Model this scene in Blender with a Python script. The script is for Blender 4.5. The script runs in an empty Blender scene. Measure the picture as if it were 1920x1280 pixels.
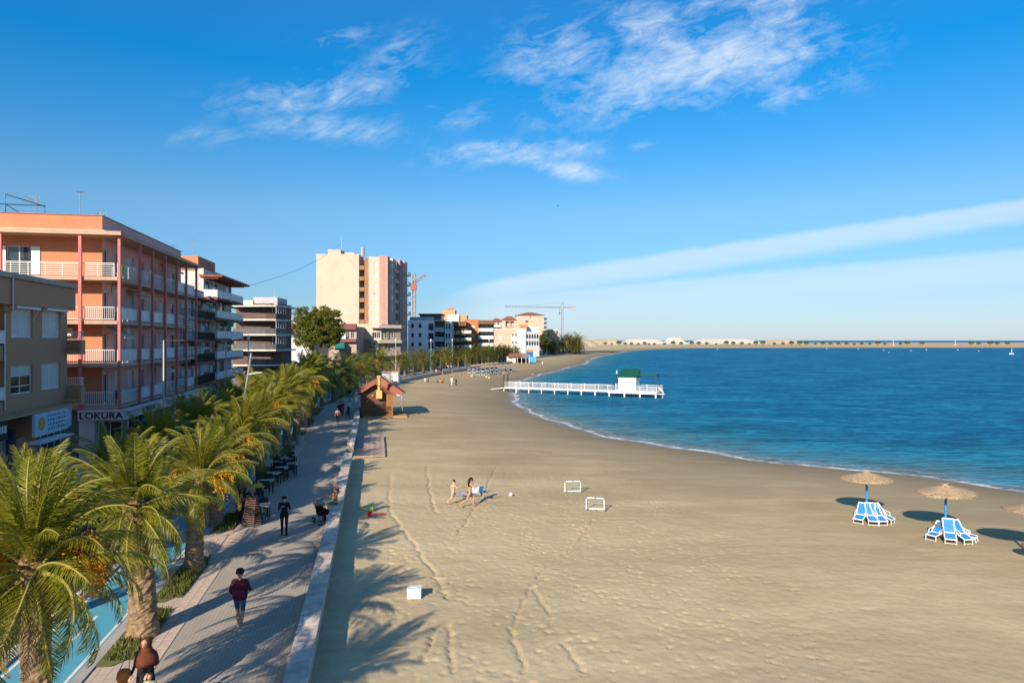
import bpy, bmesh, math, random
import numpy as np
from mathutils import Vector, Matrix
random.seed(7)
R = math.radians
SC = bpy.context.scene
COL = SC.collection
# ---------------------------------------------------------------- camera
H = 10.2            # camera height above the sea
F = 1280.0          # focal length in photo pixels (1920 wide)
HY = 638.0          # photo row of the horizon
cam_d = bpy.data.cameras.new('camera'); cam = bpy.data.objects.new('camera', cam_d); COL.objects.link(cam)
cam.location = (0, 0, H); cam.rotation_euler = (R(90), 0, 0)
cam_d.sensor_width = 36; cam_d.lens = 24; cam_d.clip_start = 0.3; cam_d.clip_end = 60000
cam_d.shift_y = -(640-HY)/1920
SC.camera = cam
SC.cycles.use_denoising = True
SC.cycles.max_bounces = 6; SC.cycles.diffuse_bounces = 4; SC.cycles.glossy_bounces = 3
SC.cycles.transparent_max_bounces = 8; SC.cycles.transmission_bounces = 3
SC.cycles.caustics_reflective = False; SC.cycles.caustics_refractive = False
SC.cycles.sample_clamp_indirect = 4
SC.view_settings.view_transform = 'Standard'; SC.view_settings.look = 'None'
SC.view_settings.gamma = 1; SC.view_settings.use_curve_mapping = False
SC.view_settings.exposure = 0.60
# ---------------------------------------------------------------- sun and sky
SUN_EL, SUN_AZ = R(25.5), R(22.9)      # light travels towards this azimuth (right of +Y)
sd = bpy.data.lights.new('sun', 'SUN'); sun = bpy.data.objects.new('sun', sd); COL.objects.link(sun)
sd.energy = 5.0; sd.angle = R(0.5); sd.color = (1, .85, .66)
trav = Vector((math.sin(SUN_AZ)*math.cos(SUN_EL), math.cos(SUN_AZ)*math.cos(SUN_EL), -math.sin(SUN_EL)))
sun.rotation_euler = trav.to_track_quat('-Z', 'Y').to_euler(); sun.location = (0, 0, 80)

class NT:
    """small helper to write node trees"""
    def __init__(s, nt): s.nt = nt
    def n(s, t, **kw):
        nd = s.nt.nodes.new(t)
        for k, v in kw.items():
            if k.startswith('i_'):
                key = k[2:]; key = int(key) if key.isdigit() else key.replace('_', ' ')
                nd.inputs[key].default_value = v
            else: setattr(nd, k, v)
        return nd
    def l(s, a, b): s.nt.links.new(a, b)
    def math(s, op, a, b=None, c=None, clamp=False):
        nd = s.nt.nodes.new('ShaderNodeMath'); nd.operation = op; nd.use_clamp = clamp
        for i, v in enumerate((a, b, c)):
            if v is None: continue
            if isinstance(v, (int, float)): nd.inputs[i].default_value = v
            else: s.l(v, nd.inputs[i])
        return nd.outputs[0]
    def mix(s, f, a, b, mode='MIX'):
        nd = s.nt.nodes.new('ShaderNodeMix'); nd.data_type = 'RGBA'; nd.blend_type = mode
        for i, v in ((0, f), (6, a), (7, b)):
            if isinstance(v, (int, float)): nd.inputs[i].default_value = v
            elif isinstance(v, tuple): nd.inputs[i].default_value = (v+(1,))[:4]
            else: s.l(v, nd.inputs[i])
        return nd.outputs[2]
    def ramp(s, f, stops, interp='LINEAR'):
        nd = s.nt.nodes.new('ShaderNodeValToRGB'); e = nd.color_ramp.elements; nd.color_ramp.interpolation = interp
        while len(e) < len(stops): e.new(.5)
        for el, (p, c) in zip(e, stops):
            el.position = p; el.color = (c, c, c, 1) if isinstance(c, (int, float)) else (c+(1,))[:4]
        s.l(f, nd.inputs[0]); return nd.outputs[0]
    def noise(s, vec, scale, detail=3, rough=.55, dist=0):
        nd = s.nt.nodes.new('ShaderNodeTexNoise')
        nd.inputs['Scale'].default_value = scale; nd.inputs['Detail'].default_value = detail
        nd.inputs['Roughness'].default_value = rough; nd.inputs['Distortion'].default_value = dist
        if vec is not None: s.l(vec, nd.inputs['Vector'])
        return nd.outputs['Fac']
    def comb(s, x, y, z=0.0):
        nd = s.nt.nodes.new('ShaderNodeCombineXYZ')
        for i, v in enumerate((x, y, z)):
            if isinstance(v, (int, float)): nd.inputs[i].default_value = v
            else: s.l(v, nd.inputs[i])
        return nd.outputs[0]

W = bpy.data.worlds.new('World'); SC.world = W; W.use_nodes = True
w = NT(W.node_tree); W.node_tree.nodes.clear()
sky = w.n('ShaderNodeTexSky', sky_type='NISHITA', sun_disc=False, sun_elevation=SUN_EL,
          sun_rotation=R(180)+SUN_AZ, altitude=10, air_density=1.0, dust_density=.35, ozone_density=3.2)
geo = w.n('ShaderNodeTexCoord')
sep = w.n('ShaderNodeSeparateXYZ'); w.l(geo.outputs['Generated'], sep.inputs[0])
dx, dy, dz = sep.outputs
yy = w.math('MAXIMUM', dy, .08)
qx = w.math('DIVIDE', dx, yy); qz = w.math('DIVIDE', dz, yy)          # slope of the direction: sideways, upwards
def gauss(cx, cy, rx, ry, tilt):
    """soft elliptical patch of sky"""
    ax = w.math('SUBTRACT', qx, cx); az = w.math('SUBTRACT', qz, cy)
    c, s_ = math.cos(tilt), math.sin(tilt)
    a = w.math('ADD', w.math('MULTIPLY', ax, c/rx), w.math('MULTIPLY', az, s_/rx))
    b = w.math('ADD', w.math('MULTIPLY', ax, -s_/ry), w.math('MULTIPLY', az, c/ry))
    r2 = w.math('ADD', w.math('MULTIPLY', a, a), w.math('MULTIPLY', b, b))
    return w.math('EXPONENT', w.math('MULTIPLY', r2, -1.0))
def PX(px): return (px-960)/F
def PY(py): return (HY-py)/F
def patch(px, py, rx, ry, deg): return gauss(PX(px), PY(py), rx/F, ry/F, R(deg))
cl = None
for args, wt in (((1300, 130, 255, 70, 14), 1.05), ((1450, 75, 95, 60, 25), .8), ((1225, 60, 90, 50, -25), .9), ((1050, 95, 110, 62, 15), .72),
                 ((1390, 10, 210, 30, 8), .62), ((960, 285, 150, 22, 3), .95), ((1060, 318, 75, 18, -10), .9), ((600, 172, 180, 40, 8), .62), ((620, 240, 150, 28, -4), .52), ((420, 255, 110, 22, 0), .30), ((700, 150, 110, 50, 25), .36),
                 ((640, 72, 70, 22, 8), .42), ((750, 100, 70, 36, 30), .45), ((850, 215, 110, 30, 0), .38), ((1200, 268, 35, 12, 15), .6), ((1500, 170, 140, 30, 12), .5)):
    g = w.math('MULTIPLY', patch(*args), wt)
    cl = g if cl is None else w.math('MAXIMUM', cl, g)
ca_, sa_ = math.cos(R(17)), math.sin(R(17))
al = w.math('ADD', w.math('MULTIPLY', qx, ca_), w.math('MULTIPLY', qz, sa_)); ac_ = w.math('ADD', w.math('MULTIPLY', qx, -sa_), w.math('MULTIPLY', qz, ca_))
n1 = w.noise(w.comb(al, w.math('MULTIPLY', ac_, 2.0)), 7.5, 8, .62, .55); n2 = w.noise(w.comb(al, w.math('MULTIPLY', ac_, 2.3), 3.0), 22, 6, .66, .7); n3 = w.noise(w.comb(al, w.math('MULTIPLY', ac_, 3.4), 7.0), 48, 4, .62, .4)
nn = w.math('ADD', w.math('ADD', w.math('MULTIPLY', n1, .50), w.math('MULTIPLY', n2, .40)), w.math('MULTIPLY', n3, .08))
den = w.math('ADD', w.math('MULTIPLY', cl, .50), w.math('MULTIPLY', w.math('SUBTRACT', nn, .475), 2.9))
den = w.math('MULTIPLY', w.ramp(den, [(.08, 0), (.36, .28), (.70, .75), (1, 1)]), w.ramp(cl, [(.01, 0), (.45, 1)]))
# a veil of the same thin cloud elsewhere in the sky, from the overall noise
gen = w.noise(geo.outputs['Generated'], 3.1, 8, .6, .6)
veil = w.math('MULTIPLY', w.ramp(gen, [(.54, 0), (.74, .6)]), w.ramp(dy, [(.42, 1), (.6, 0)]))
# long streak of ice cloud and the pale sheet below it, rising to the right
qs = w.math('ADD', qx, w.math('MULTIPLY', w.math('SUBTRACT', n1, .5), .02))
crv = w.math('ADD', w.math('MULTIPLY', qs, .150), .0835)
crv = w.math('SUBTRACT', crv, w.math('MULTIPLY', w.math('EXPONENT', w.math('MULTIPLY', w.math('ADD', qs, .115), -26.0)), .026))
off = w.math('SUBTRACT', qz, crv)
off = w.math('ADD', off, w.math('MULTIPLY', w.math('SUBTRACT', n2, .5), .010))
streak = w.ramp(w.math('ADD', w.math('MULTIPLY', off, 12.0), .5), [(.12, 0), (.36, .55), (.54, .62), (.70, 0)], 'EASE')
off2 = w.math('SUBTRACT', qz, w.math('ADD', w.math('MULTIPLY', qs, .088), .061))
off2 = w.math('ADD', off2, w.math('MULTIPLY', w.math('SUBTRACT', n2, .5), .008))
sheet = w.ramp(w.math('ADD', w.math('MULTIPLY', off2, 9.0), .5), [(0, .42), (.35, .60), (.50, .50), (.62, 0)], 'EASE')
lft = w.ramp(w.math('ADD', w.math('MULTIPLY', qx, 1.0), .5), [(.36, 0), (.50, 1)], 'EASE')
fade = w.math('MULTIPLY', w.ramp(dy, [(.25, 0), (.5, 1)]), lft)
thin = w.math('MULTIPLY', w.math('MAXIMUM', streak, sheet), fade)
tot = w.math('MAXIMUM', w.math('MAXIMUM', w.math('MULTIPLY', den, w.ramp(dy, [(.2, 0), (.45, 1)])), thin), veil)
hs = w.n('ShaderNodeHueSaturation', i_Saturation=1.1, i_Value=1.0, i_Hue=.497); w.l(sky.outputs[0], hs.inputs['Color'])
grade = w.ramp(w.math('MAXIMUM', dz, 0.0), [(0, (.40,.49,.70)), (.06, (.34,.48,.66)), (.18, (.50,.66,.74)), (.27, (.24,.67,.85)), (.36, (.05,.67,.94)), (.55, (.30,.74,.98)), (1, (.85,.92,1.0))])
skyc = w.mix(1.0, hs.outputs[0], grade, 'MULTIPLY')
cc = w.mix(w.math('MULTIPLY', tot, .80), skyc, (4.5, 5.1, 5.6))
bg = w.n('ShaderNodeBackground', i_Strength=.12); w.l(cc, bg.inputs[0])
wo = w.n('ShaderNodeOutputWorld'); w.l(bg.outputs[0], wo.inputs[0])

# ---------------------------------------------------------------- photo ray helpers (layout only)
def G(px, py, z=1.0):
    Y = (H-z)*F/(py-HY); return Vector(((px-960)/F*Y, Y, z))
def PT(px, py, Y): return Vector(((px-960)/F*Y, Y, H+(HY-py)/F*Y))
# ---------------------------------------------------------------- materials
MATS = {}
def mat(name, col, rough=.75, var=.12, scale=3.0, bump=0.0, bscale=30.0, metal=0, spec=.3, col2=None, coord='Object', streak=0):
    if name in MATS: return MATS[name]
    m = bpy.data.materials.new(name); m.use_nodes = True; t = NT(m.node_tree)
    b = m.node_tree.nodes['Principled BSDF']
    b.inputs['Roughness'].default_value = rough; b.inputs['Metallic'].default_value = metal
    b.inputs['Specular IOR Level'].default_value = spec
    tc = t.n('ShaderNodeTexCoord'); v = tc.outputs[coord]
    f = t.noise(v, scale, 5, .6)
    c2 = col2 or tuple(max(0, c*(1-var*2.2)) for c in col)
    c1 = tuple(min(1, c*(1+var)) for c in col)
    c = t.mix(t.ramp(f, [(.28, 0), (.72, 1)]), c2, c1)
    if streak:
        mp = t.n('ShaderNodeMapping'); mp.inputs['Scale'].default_value = (1.7, 1.7, .12); t.l(v, mp.inputs[0])
        sf = t.noise(mp.outputs[0], 2.2, 5, .65)
        c = t.mix(t.math('MULTIPLY', t.ramp(sf, [(.52, 0), (.75, 1)]), streak), c, tuple(x*.45 for x in col))
    t.l(c, b.inputs['Base Color'])
    if bump:
        bp = t.n('ShaderNodeBump', i_Strength=bump, i_Distance=.02)
        t.l(t.noise(v, bscale, 4, .6), bp.inputs['Height']); t.l(bp.outputs[0], b.inputs['Normal'])
    MATS[name] = m; return m
def leafmat(name, c1, c2, trans=.35, rough=.5):
    if name in MATS: return MATS[name]
    m = bpy.data.materials.new(name); m.use_nodes = True; t = NT(m.node_tree); nt = m.node_tree
    b = nt.nodes['Principled BSDF']; out = nt.nodes['Material Output']
    oi = t.n('ShaderNodeObjectInfo'); gi = t.n('ShaderNodeNewGeometry'); tc = t.n('ShaderNodeTexCoord')
    f = t.math('ADD', t.math('MULTIPLY', oi.outputs['Random'], .5), t.math('MULTIPLY', gi.outputs['Random Per Island'], .5))
    f = t.math('ADD', t.math('MULTIPLY', f, .7), t.math('MULTIPLY', t.noise(tc.outputs['Object'], 1.3, 3), .3))
    c = t.mix(f, c1, c2); t.l(c, b.inputs['Base Color']); b.inputs['Roughness'].default_value = rough
    b.inputs['Specular IOR Level'].default_value = .35
    tr = t.n('ShaderNodeBsdfTranslucent'); t.l(t.mix(.5, c, (.34, .30, .03), 'ADD'), tr.inputs[0])
    mx = t.n('ShaderNodeMixShader', i_0=trans); t.l(b.outputs[0], mx.inputs[1]); t.l(tr.outputs[0], mx.inputs[2]); t.l(mx.outputs[0], out.inputs[0])
    MATS[name] = m; return m
M_GLASS = mat('glass_dark', (.035, .05, .06), .08, .3, .8, spec=.6)
M_GLASSB = mat('glass_pale', (.16, .22, .25), .1, .3, .8, spec=.6)
M_WHITE = mat('white_paint', (.72, .72, .70), .55, .06, 2)
M_WHITEW = mat('white_render', (.60,.60,.58), .85, .08, .6, .25, 40, streak=.25)
M_BLIND = mat('roller_blind', (.62, .62, .60), .6, .06, 4)
M_BLACK = mat('black_iron', (.02, .02, .022), .5, .2, 5)
M_STEEL = mat('galvanised_steel', (.45, .46, .47), .4, .12, 6, metal=.6)
M_DARK = mat('dark_interior', (.018, .02, .024), .9, .3, 2)
M_CONC = mat('concrete', (.42, .39, .35), .9, .12, 1.2, .3, 50, streak=.2)
M_SKIN = mat('skin', (.52, .30, .20), .6, .06, 6)
M_SKIN2 = mat('skin_tanned', (.44, .24, .14), .6, .06, 6)
M_HAIR = mat('hair_dark', (.012, .010, .009), .6, .2, 20)
M_BLUE = mat('blue_fabric', (.03, .22, .55), .6, .1, 8)
M_WPLAS = mat('white_plastic', (.68,.68,.67), .4, .04, 3)

# ---------------------------------------------------------------- mesh helpers
class MB:
    def __init__(s, M=None): s.v = []; s.f = []; s.m = []; s.M = M
    def _add(s, pts):
        i = len(s.v)
        s.v += [tuple(s.M @ Vector(p)) if s.M else tuple(p) for p in pts]; return i
    def face(s, pts, m=0):
        i = s._add(pts); s.f.append(tuple(range(i, i+len(pts)))); s.m.append(m)
    def box(s, x0, x1, y0, y1, z0, z1, m=0):
        i = s._add([(x0,y0,z0),(x1,y0,z0),(x1,y1,z0),(x0,y1,z0),(x0,y0,z1),(x1,y0,z1),(x1,y1,z1),(x0,y1,z1)])
        for q in ((3,2,1,0),(4,5,6,7),(0,1,5,4),(1,2,6,5),(2,3,7,6),(3,0,4,7)):
            s.f.append(tuple(i+k for k in q)); s.m.append(m)
    def prism(s, outline, z0, z1, m=0):
        n = len(outline); i = s._add([(x,y,z0) for x,y in outline]+[(x,y,z1) for x,y in outline])
        s.f.append(tuple(i+k for k in range(n-1,-1,-1))); s.f.append(tuple(i+n+k for k in range(n))); s.m += [m,m]
        for k in range(n):
            s.f.append((i+k, i+(k+1)%n, i+n+(k+1)%n, i+n+k)); s.m.append(m)
    def tube(s, pts, rad, n=8, m=0, cap=True):
        pts = [Vector(p) for p in pts]; rings = []
        if not isinstance(rad, (list, tuple)): rad = [rad]*len(pts)
        for k, p in enumerate(pts):
            t = (pts[min(k+1, len(pts)-1)]-pts[max(k-1, 0)]).normalized()
            a = t.cross(Vector((0,0,1)));  a = Vector((1,0,0)) if a.length < 1e-3 else a.normalized()
            b = a.cross(t)
            rings.append(s._add([p+(a*math.cos(2*math.pi*j/n)+b*math.sin(2*math.pi*j/n))*rad[k] for j in range(n)]))
        for k in range(len(rings)-1):
            for j in range(n):
                s.f.append((rings[k]+j, rings[k]+(j+1)%n, rings[k+1]+(j+1)%n, rings[k+1]+j)); s.m.append(m)
        if cap:
            s.f.append(tuple(rings[0]+j for j in range(n-1,-1,-1))); s.f.append(tuple(rings[-1]+j for j in range(n))); s.m += [m,m]
    def lathe(s, prof, n=20, m=0, jit=0, sq=(1,1)):
        rings = []
        for r, z in prof:
            rings.append(s._add([(r*math.cos(2*math.pi*j/n)*(1+random.uniform(-jit,jit))*sq[0], r*math.sin(2*math.pi*j/n)*(1+random.uniform(-jit,jit))*sq[1], z+random.uniform(-jit,jit)*.5*r) for j in range(n)]))
        for k in range(len(rings)-1):
            for j in range(n):
                s.f.append((rings[k]+j, rings[k]+(j+1)%n, rings[k+1]+(j+1)%n, rings[k+1]+j)); s.m.append(m)
        s.f.append(tuple(rings[0]+j for j in range(n-1,-1,-1))); s.f.append(tuple(rings[-1]+j for j in range(n))); s.m += [m,m]
    def holed(s, x0, x1, z0, z1, holes, t=.18, m=0, mr=None):
        """wall sheet in the plane y=0 facing -y, with real openings and reveals"""
        mr = m if mr is None else mr
        hs = [(max(a,x0),min(b,x1),max(c,z0),min(d,z1)) for a,b,c,d in holes]
        xs = sorted({x0,x1,*[h[0] for h in hs],*[h[1] for h in hs]}); zs = sorted({z0,z1,*[h[2] for h in hs],*[h[3] for h in hs]})
        for a, b in zip(xs, xs[1:]):
            for c, d in zip(zs, zs[1:]):
                mx, mz = (a+b)/2, (c+d)/2
                if any(h[0] < mx < h[1] and h[2] < mz < h[3] for h in hs): continue
                s.face([(a,0,c),(b,0,c),(b,0,d),(a,0,d)], m)
        for a, b, c, d in hs:
            s.face([(a,0,c),(a,t,c),(a,t,d),(a,0,d)][::-1], mr); s.face([(b,0,c),(b,t,c),(b,t,d),(b,0,d)], mr)
            s.face([(a,0,c),(b,0,c),(b,t,c),(a,t,c)], mr); s.face([(a,0,d),(b,0,d),(b,t,d),(a,t,d)][::-1], mr)
    def mesh(s, name, mats, smooth=False):
        me = bpy.data.meshes.new(name); me.from_pydata(s.v, [], s.f)
        for m in (mats if isinstance(mats, (list, tuple)) else [mats]): me.materials.append(m)
        me.polygons.foreach_set('material_index', s.m)
        if smooth: me.polygons.foreach_set('use_smooth', [True]*len(s.f))
        me.update(); return me
def link(name, me, parent=None, loc=(0,0,0), rz=0, rot=None, scale=None):
    o = bpy.data.objects.new(name, me); COL.objects.link(o)
    o.location = loc; o.rotation_euler = rot if rot else (0,0,rz)
    if scale: o.scale = scale if isinstance(scale, (list, tuple)) else (scale,)*3
    if parent: o.parent = parent
    return o
def obj(name, mb, mats, parent=None, loc=(0,0,0), rz=0, smooth=False, rot=None):
    return link(name, mb.mesh(name, mats, smooth), parent, loc, rz, rot)
def tag(o, label, cat, group=None, kind=None):
    if label: o['label'] = label
    if cat: o['category'] = cat
    if group: o['group'] = group
    if kind: o['kind'] = kind
    return o
def thing(name, label, cat, loc=(0,0,0), rz=0, group=None):
    return tag(link(name, None, None, loc, rz), label, cat, group)
def struct(o): o['kind'] = 'structure'; return o
def dup(root, loc, rz, label=None, group=None, scale=None):
    r = root.copy(); COL.objects.link(r); r.location = loc; r.rotation_euler = (0,0,rz)
    if scale: r.scale = (scale,)*3
    if label: r['label'] = label
    if group: r['group'] = group
    for ch in list(root.children):
        c = ch.copy(); COL.objects.link(c); c.parent = r
        for g in ch.children:
            d = g.copy(); COL.objects.link(d); d.parent = c
    return r
ORD = ['first','second','third','fourth','fifth','sixth','seventh','eighth','ninth','tenth','eleventh','twelfth','thirteenth','fourteenth','fifteenth','sixteenth','seventeenth','eighteenth','nineteenth','twentieth','twenty-first','twenty-second','twenty-third','twenty-fourth','twenty-fifth','twenty-sixth','twenty-seventh','twenty-eighth','twenty-ninth','thirtieth','thirty-first','thirty-second','thirty-third','thirty-fourth','thirty-fifth','thirty-sixth','thirty-seventh','thirty-eighth','thirty-ninth','fortieth','forty-first','forty-second','forty-third','forty-fourth','forty-fifth','forty-sixth','forty-seventh','forty-eighth','forty-ninth','fiftieth']
# ================================================================ the street line (inner edge of the beach wall)
D0 = Vector((-.197, .9804)); N0 = Vector((.9804, .197)); V0 = -2.17
ctrl = [tuple(D0*u+N0*V0) for u in (-40, -20, 0, 20, 40, 60, 75, 90)] + [(-22.6, 112), (-24.2, 132), (-23.6, 152), (-20.3, 178), (-14, 206), (-6, 238), (-.6, 272), (8, 325), (19, 378), (34, 432), (58, 505), (95, 590)]
def catmull(P, step=.5):
    P = [Vector(p) for p in P]; out = []
    for i in range(len(P)-1):
        a, b, c, d = P[max(i-1,0)], P[i], P[i+1], P[min(i+2,len(P)-1)]
        n = max(2, int((c-b).length/step))
        for k in range(n):
            t = k/n
            out.append(.5*((2*b)+(c-a)*t+(2*a-5*b+4*c-d)*t*t+(3*b-a-3*c+d)*t**3))
    out.append(P[-1]); return out
WPTS = catmull(ctrl); WS = [-40.0]
for a, b in zip(WPTS, WPTS[1:]): WS.append(WS[-1]+(b-a).length)
WSA = np.array(WS); WXY = np.array([tuple(p) for p in WPTS]); UMAX = WS[-1]
def pos(u, v, z=0.0):
    x = np.interp(u, WSA, WXY[:,0]); y = np.interp(u, WSA, WXY[:,1])
    e = 1.5
    tx = np.interp(u+e, WSA, WXY[:,0])-np.interp(u-e, WSA, WXY[:,0]); ty = np.interp(u+e, WSA, WXY[:,1])-np.interp(u-e, WSA, WXY[:,1])
    L = math.hypot(tx, ty); return Vector((x+ty/L*(v-V0), y-tx/L*(v-V0), z))
def heading(u):
    e = 1.5; a = pos(u-e, V0); b = pos(u+e, V0); return math.atan2(b.y-a.y, b.x-a.x)
def ribbon(name, v0, v1, z, u0=-38, u1=UMAX-2, depth=.25, material=None, parent=None, step=1.5):
    us = np.linspace(u0, u1, max(2, int((u1-u0)/step))); mb = MB(); n = len(us)
    for u in us:
        a, b = pos(u, v0), pos(u, v1)
        mb.v += [(a.x,a.y,z),(b.x,b.y,z),(a.x,a.y,z-depth),(b.x,b.y,z-depth)]
    for k in range(n-1):
        i, j = 4*k, 4*k+4
        mb.f += [(i, i+1, j+1, j), (i+1, i+3, j+3, j+1), (i+2, i, j, j+2)]; mb.m += [0,0,0]
    mb.f += [(0,2,3,1), (4*n-4,4*n-3,4*n-1,4*n-2)]; mb.m += [0,0]
    return obj(name, mb, material, parent)
def brickmat(name, c1, c2, mortar, sx, sy, rough=.85, bump=.3, ang=0, mort=.012, var=.5):
    m = bpy.data.materials.new(name); m.use_nodes = True; t = NT(m.node_tree); b = m.node_tree.nodes['Principled BSDF']
    tc = t.n('ShaderNodeTexCoord'); mp = t.n('ShaderNodeMapping'); mp.inputs['Rotation'].default_value = (0,0,ang); t.l(tc.outputs['Object'], mp.inputs[0])
    br = t.n('ShaderNodeTexBrick'); t.l(mp.outputs[0], br.inputs['Vector'])
    br.inputs['Color1'].default_value = c1+(1,); br.inputs['Color2'].default_value = c2+(1,); br.inputs['Mortar'].default_value = mortar+(1,)
    br.inputs['Scale'].default_value = 1; br.inputs['Brick Width'].default_value = sx; br.inputs['Row Height'].default_value = sy; br.inputs['Mortar Size'].default_value = mort
    f = t.noise(tc.outputs['Object'], .35, 6, .62); f2 = t.noise(tc.outputs['Object'], 6, 4, .6)
    c = t.mix(t.math('MULTIPLY', t.ramp(f, [(.35, 0), (.7, 1)]), var), br.outputs['Color'], tuple(x*.62 for x in c1))
    c = t.mix(t.math('MULTIPLY', f2, .35), c, tuple(x*.8 for x in c2)); t.l(c, b.inputs['Base Color']); b.inputs['Roughness'].default_value = rough
    bp = t.n('ShaderNodeBump', i_Strength=bump, i_Distance=.01); bp.invert = True
    t.l(t.math('ADD', br.outputs['Fac'], t.math('MULTIPLY', t.noise(tc.outputs['Object'], 40, 3), .5)), bp.inputs['Height']); t.l(bp.outputs[0], b.inputs['Normal'])
    return m
# ================================================================ shore line, sand and sea
shore_px = [(1920,921),(1840,911),(1760,901),(1700,893),(1640,886),(1580,881),(1520,875),(1480,870),(1400,859),(1330,848),(1260,838),(1200,828),(1150,819),(1100,808),(1050,795),(1015,783),(990,772),(976,763),(968,752),(964,742),(964,730),(967,718),(980,711),(1005,704),(1030,698),(1060,690),(1085,684),(1101,681),(1099,677),(1106,673),(1125,668),(1150,663),(1172,659),(1200,656.3),(1240,654.4),(1300,653),(1400,652.4),(1550,652.2),(1920,652)]
SH = [(330,-260),(150,-70),(90,-8),(62,18),(47,33)] + [tuple(G(px, py, 0).xy) for px, py in shore_px] + [(1500,960),(3200,980)]
# gentle cusps along the near shore line
SHP = np.array(SH); poly = []
for i in range(len(SHP)-1):
    n = 1 if (SHP[i][1] < 30 or SHP[i][1] > 420) else max(1, int(np.linalg.norm(SHP[i+1]-SHP[i])/1.0))
    for k in range(n): poly.append(SHP[i]+(SHP[i+1]-SHP[i])*k/n)
poly.append(SHP[-1]); poly = np.array(poly)
seg = np.cumsum(np.r_[0, np.linalg.norm(np.diff(poly, axis=0), axis=1)])
wob = .45*np.sin(seg/3.1)+.35*np.sin(seg/1.37+1)+.5*np.sin(seg/7.7+2)
nrm = np.gradient(poly, axis=0); nrm = np.c_[nrm[:,1], -nrm[:,0]]/np.maximum(1e-6, np.linalg.norm(nrm, axis=1))[:,None]
msk = ((poly[:,1] > 25) & (poly[:,1] < 420))[:,None]; poly = poly+nrm*wob[:,None]*msk*.8
WPOLY = np.vstack([poly, [(6000,980),(6000,-260)]])
def inside(x, y):
    c = np.zeros(x.shape, bool); n = len(WPOLY)
    for i in range(n):
        (x1,y1),(x2,y2) = WPOLY[i], WPOLY[(i+1)%n]
        if y1 == y2: continue
        c ^= ((y1 > y) != (y2 > y)) & (x < (x2-x1)*(y-y1)/(y2-y1)+x1)
    return c
def dist_poly(x, y, P):
    d = np.full(x.shape, 1e9)
    for a, b in zip(P, P[1:]):
        ab = b-a; L = max(1e-9, ab@ab); t = np.clip(((x-a[0])*ab[0]+(y-a[1])*ab[1])/L, 0, 1)
        d = np.minimum(d, (x-a[0]-t*ab[0])**2+(y-a[1]-t*ab[1])**2)
    return np.sqrt(d)
def shore(x, y):
    """metres from the water's edge: positive on land"""
    d = dist_poly(x, y, poly); return np.where(inside(x, y), -d, d)
def graded(lo, hi, a, b, fine, g=1.09):
    v = list(np.arange(a, b, fine)); s = fine; x = b
    while x < hi: v.append(x); s *= g; x += s
    v.append(hi); s = fine; x = a-fine; w_ = []
    while x > lo: w_.append(x); s *= g; x -= s
    return np.array([lo]+w_[::-1]+v)
def sm(a, b, x): t = np.clip((x-a)/(b-a), 0, 1); return t*t*(3-2*t)
def vnoise(x, y, s, seed):
    r = np.random.RandomState(seed); T = r.rand(64, 64); x = x/s; y = y/s
    xi = np.floor(x).astype(int); yi = np.floor(y).astype(int); fx = x-xi; fy = y-yi; fx = fx*fx*(3-2*fx); fy = fy*fy*(3-2*fy)
    t = lambda i, j: T[i % 64, j % 64]
    return (t(xi,yi)*(1-fx)+t(xi+1,yi)*fx)*(1-fy)+(t(xi,yi+1)*(1-fx)+t(xi+1,yi+1)*fx)*fy-.5
def sand_h(x, y, ds):
    z = np.where(ds > 0, 1.24*(1-np.exp(-np.maximum(ds,0)/10.5)), np.maximum(ds*.11, -3))
    z = z+1.4*sm(640, 900, y)*sm(1, 40, ds)
    return np.where(y > 2400, np.minimum(z, -(y-2400)*.01), z)
xs = graded(-900, 4200, -7, 8.5, .075, 1.075); ys = graded(-60, 2700, 14.5, 38, .075, 1.04)
X, Y = np.meshgrid(xs, ys); DS = shore(X, Y); Z = sand_h(X, Y, DS)
near = sm(3, 9, DS)*(1-sm(70, 140, Y)); land = DS > .5
Z += np.where(land, near*(.05*vnoise(X, Y, 4.3, 1)+.018*vnoise(X, Y, 1.2, 2)+.020*vnoise(X, Y, .33, 3)), 0)
Z += np.where(land, (1-near)*sm(.5,3,DS)*(1-sm(150,300,Y))*.05*vnoise(X, Y, 2.5, 5), 0)
rs = np.random.RandomState(4)
def dent(cx, cy, ax, ay, ang, dep):
    i0, i1 = np.searchsorted(xs, [cx-.6, cx+.6]); j0, j1 = np.searchsorted(ys, [cy-.6, cy+.6])
    if i1 <= i0 or j1 <= j0: return
    xx, yy_ = X[j0:j1, i0:i1]-cx, Y[j0:j1, i0:i1]-cy
    a = (xx*math.cos(ang)+yy_*math.sin(ang))/ax; b = (-xx*math.sin(ang)+yy_*math.cos(ang))/ay; r = np.sqrt(a*a+b*b)
    Z[j0:j1, i0:i1] += -dep*np.exp(-r**2*1.6)+dep*.08*np.exp(-(r-1.5)**2*5)
for _ in range(70):                                       # lines of footprints
    cx, cy = rs.uniform(-5, 13), rs.uniform(14, 46); a = rs.normal(1.75, .45)
    for k in range(rs.randint(8, 26)):
        a += rs.normal(0, .05); cx += math.cos(a)*.42; cy += math.sin(a)*.42; s = .11*(1 if k % 2 else -1)
        dent(cx-math.sin(a)*s, cy+math.cos(a)*s, .14, .065, a, rs.uniform(.025, .06))
for _ in range(2600):                                     # scattered old prints
    dent(rs.uniform(-6, 9)+rs.normal(0, 2), rs.uniform(14, 46), rs.uniform(.06,.13), rs.uniform(.045,.075), rs.uniform(.9, 2.3), rs.uniform(.010, .045))
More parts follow.
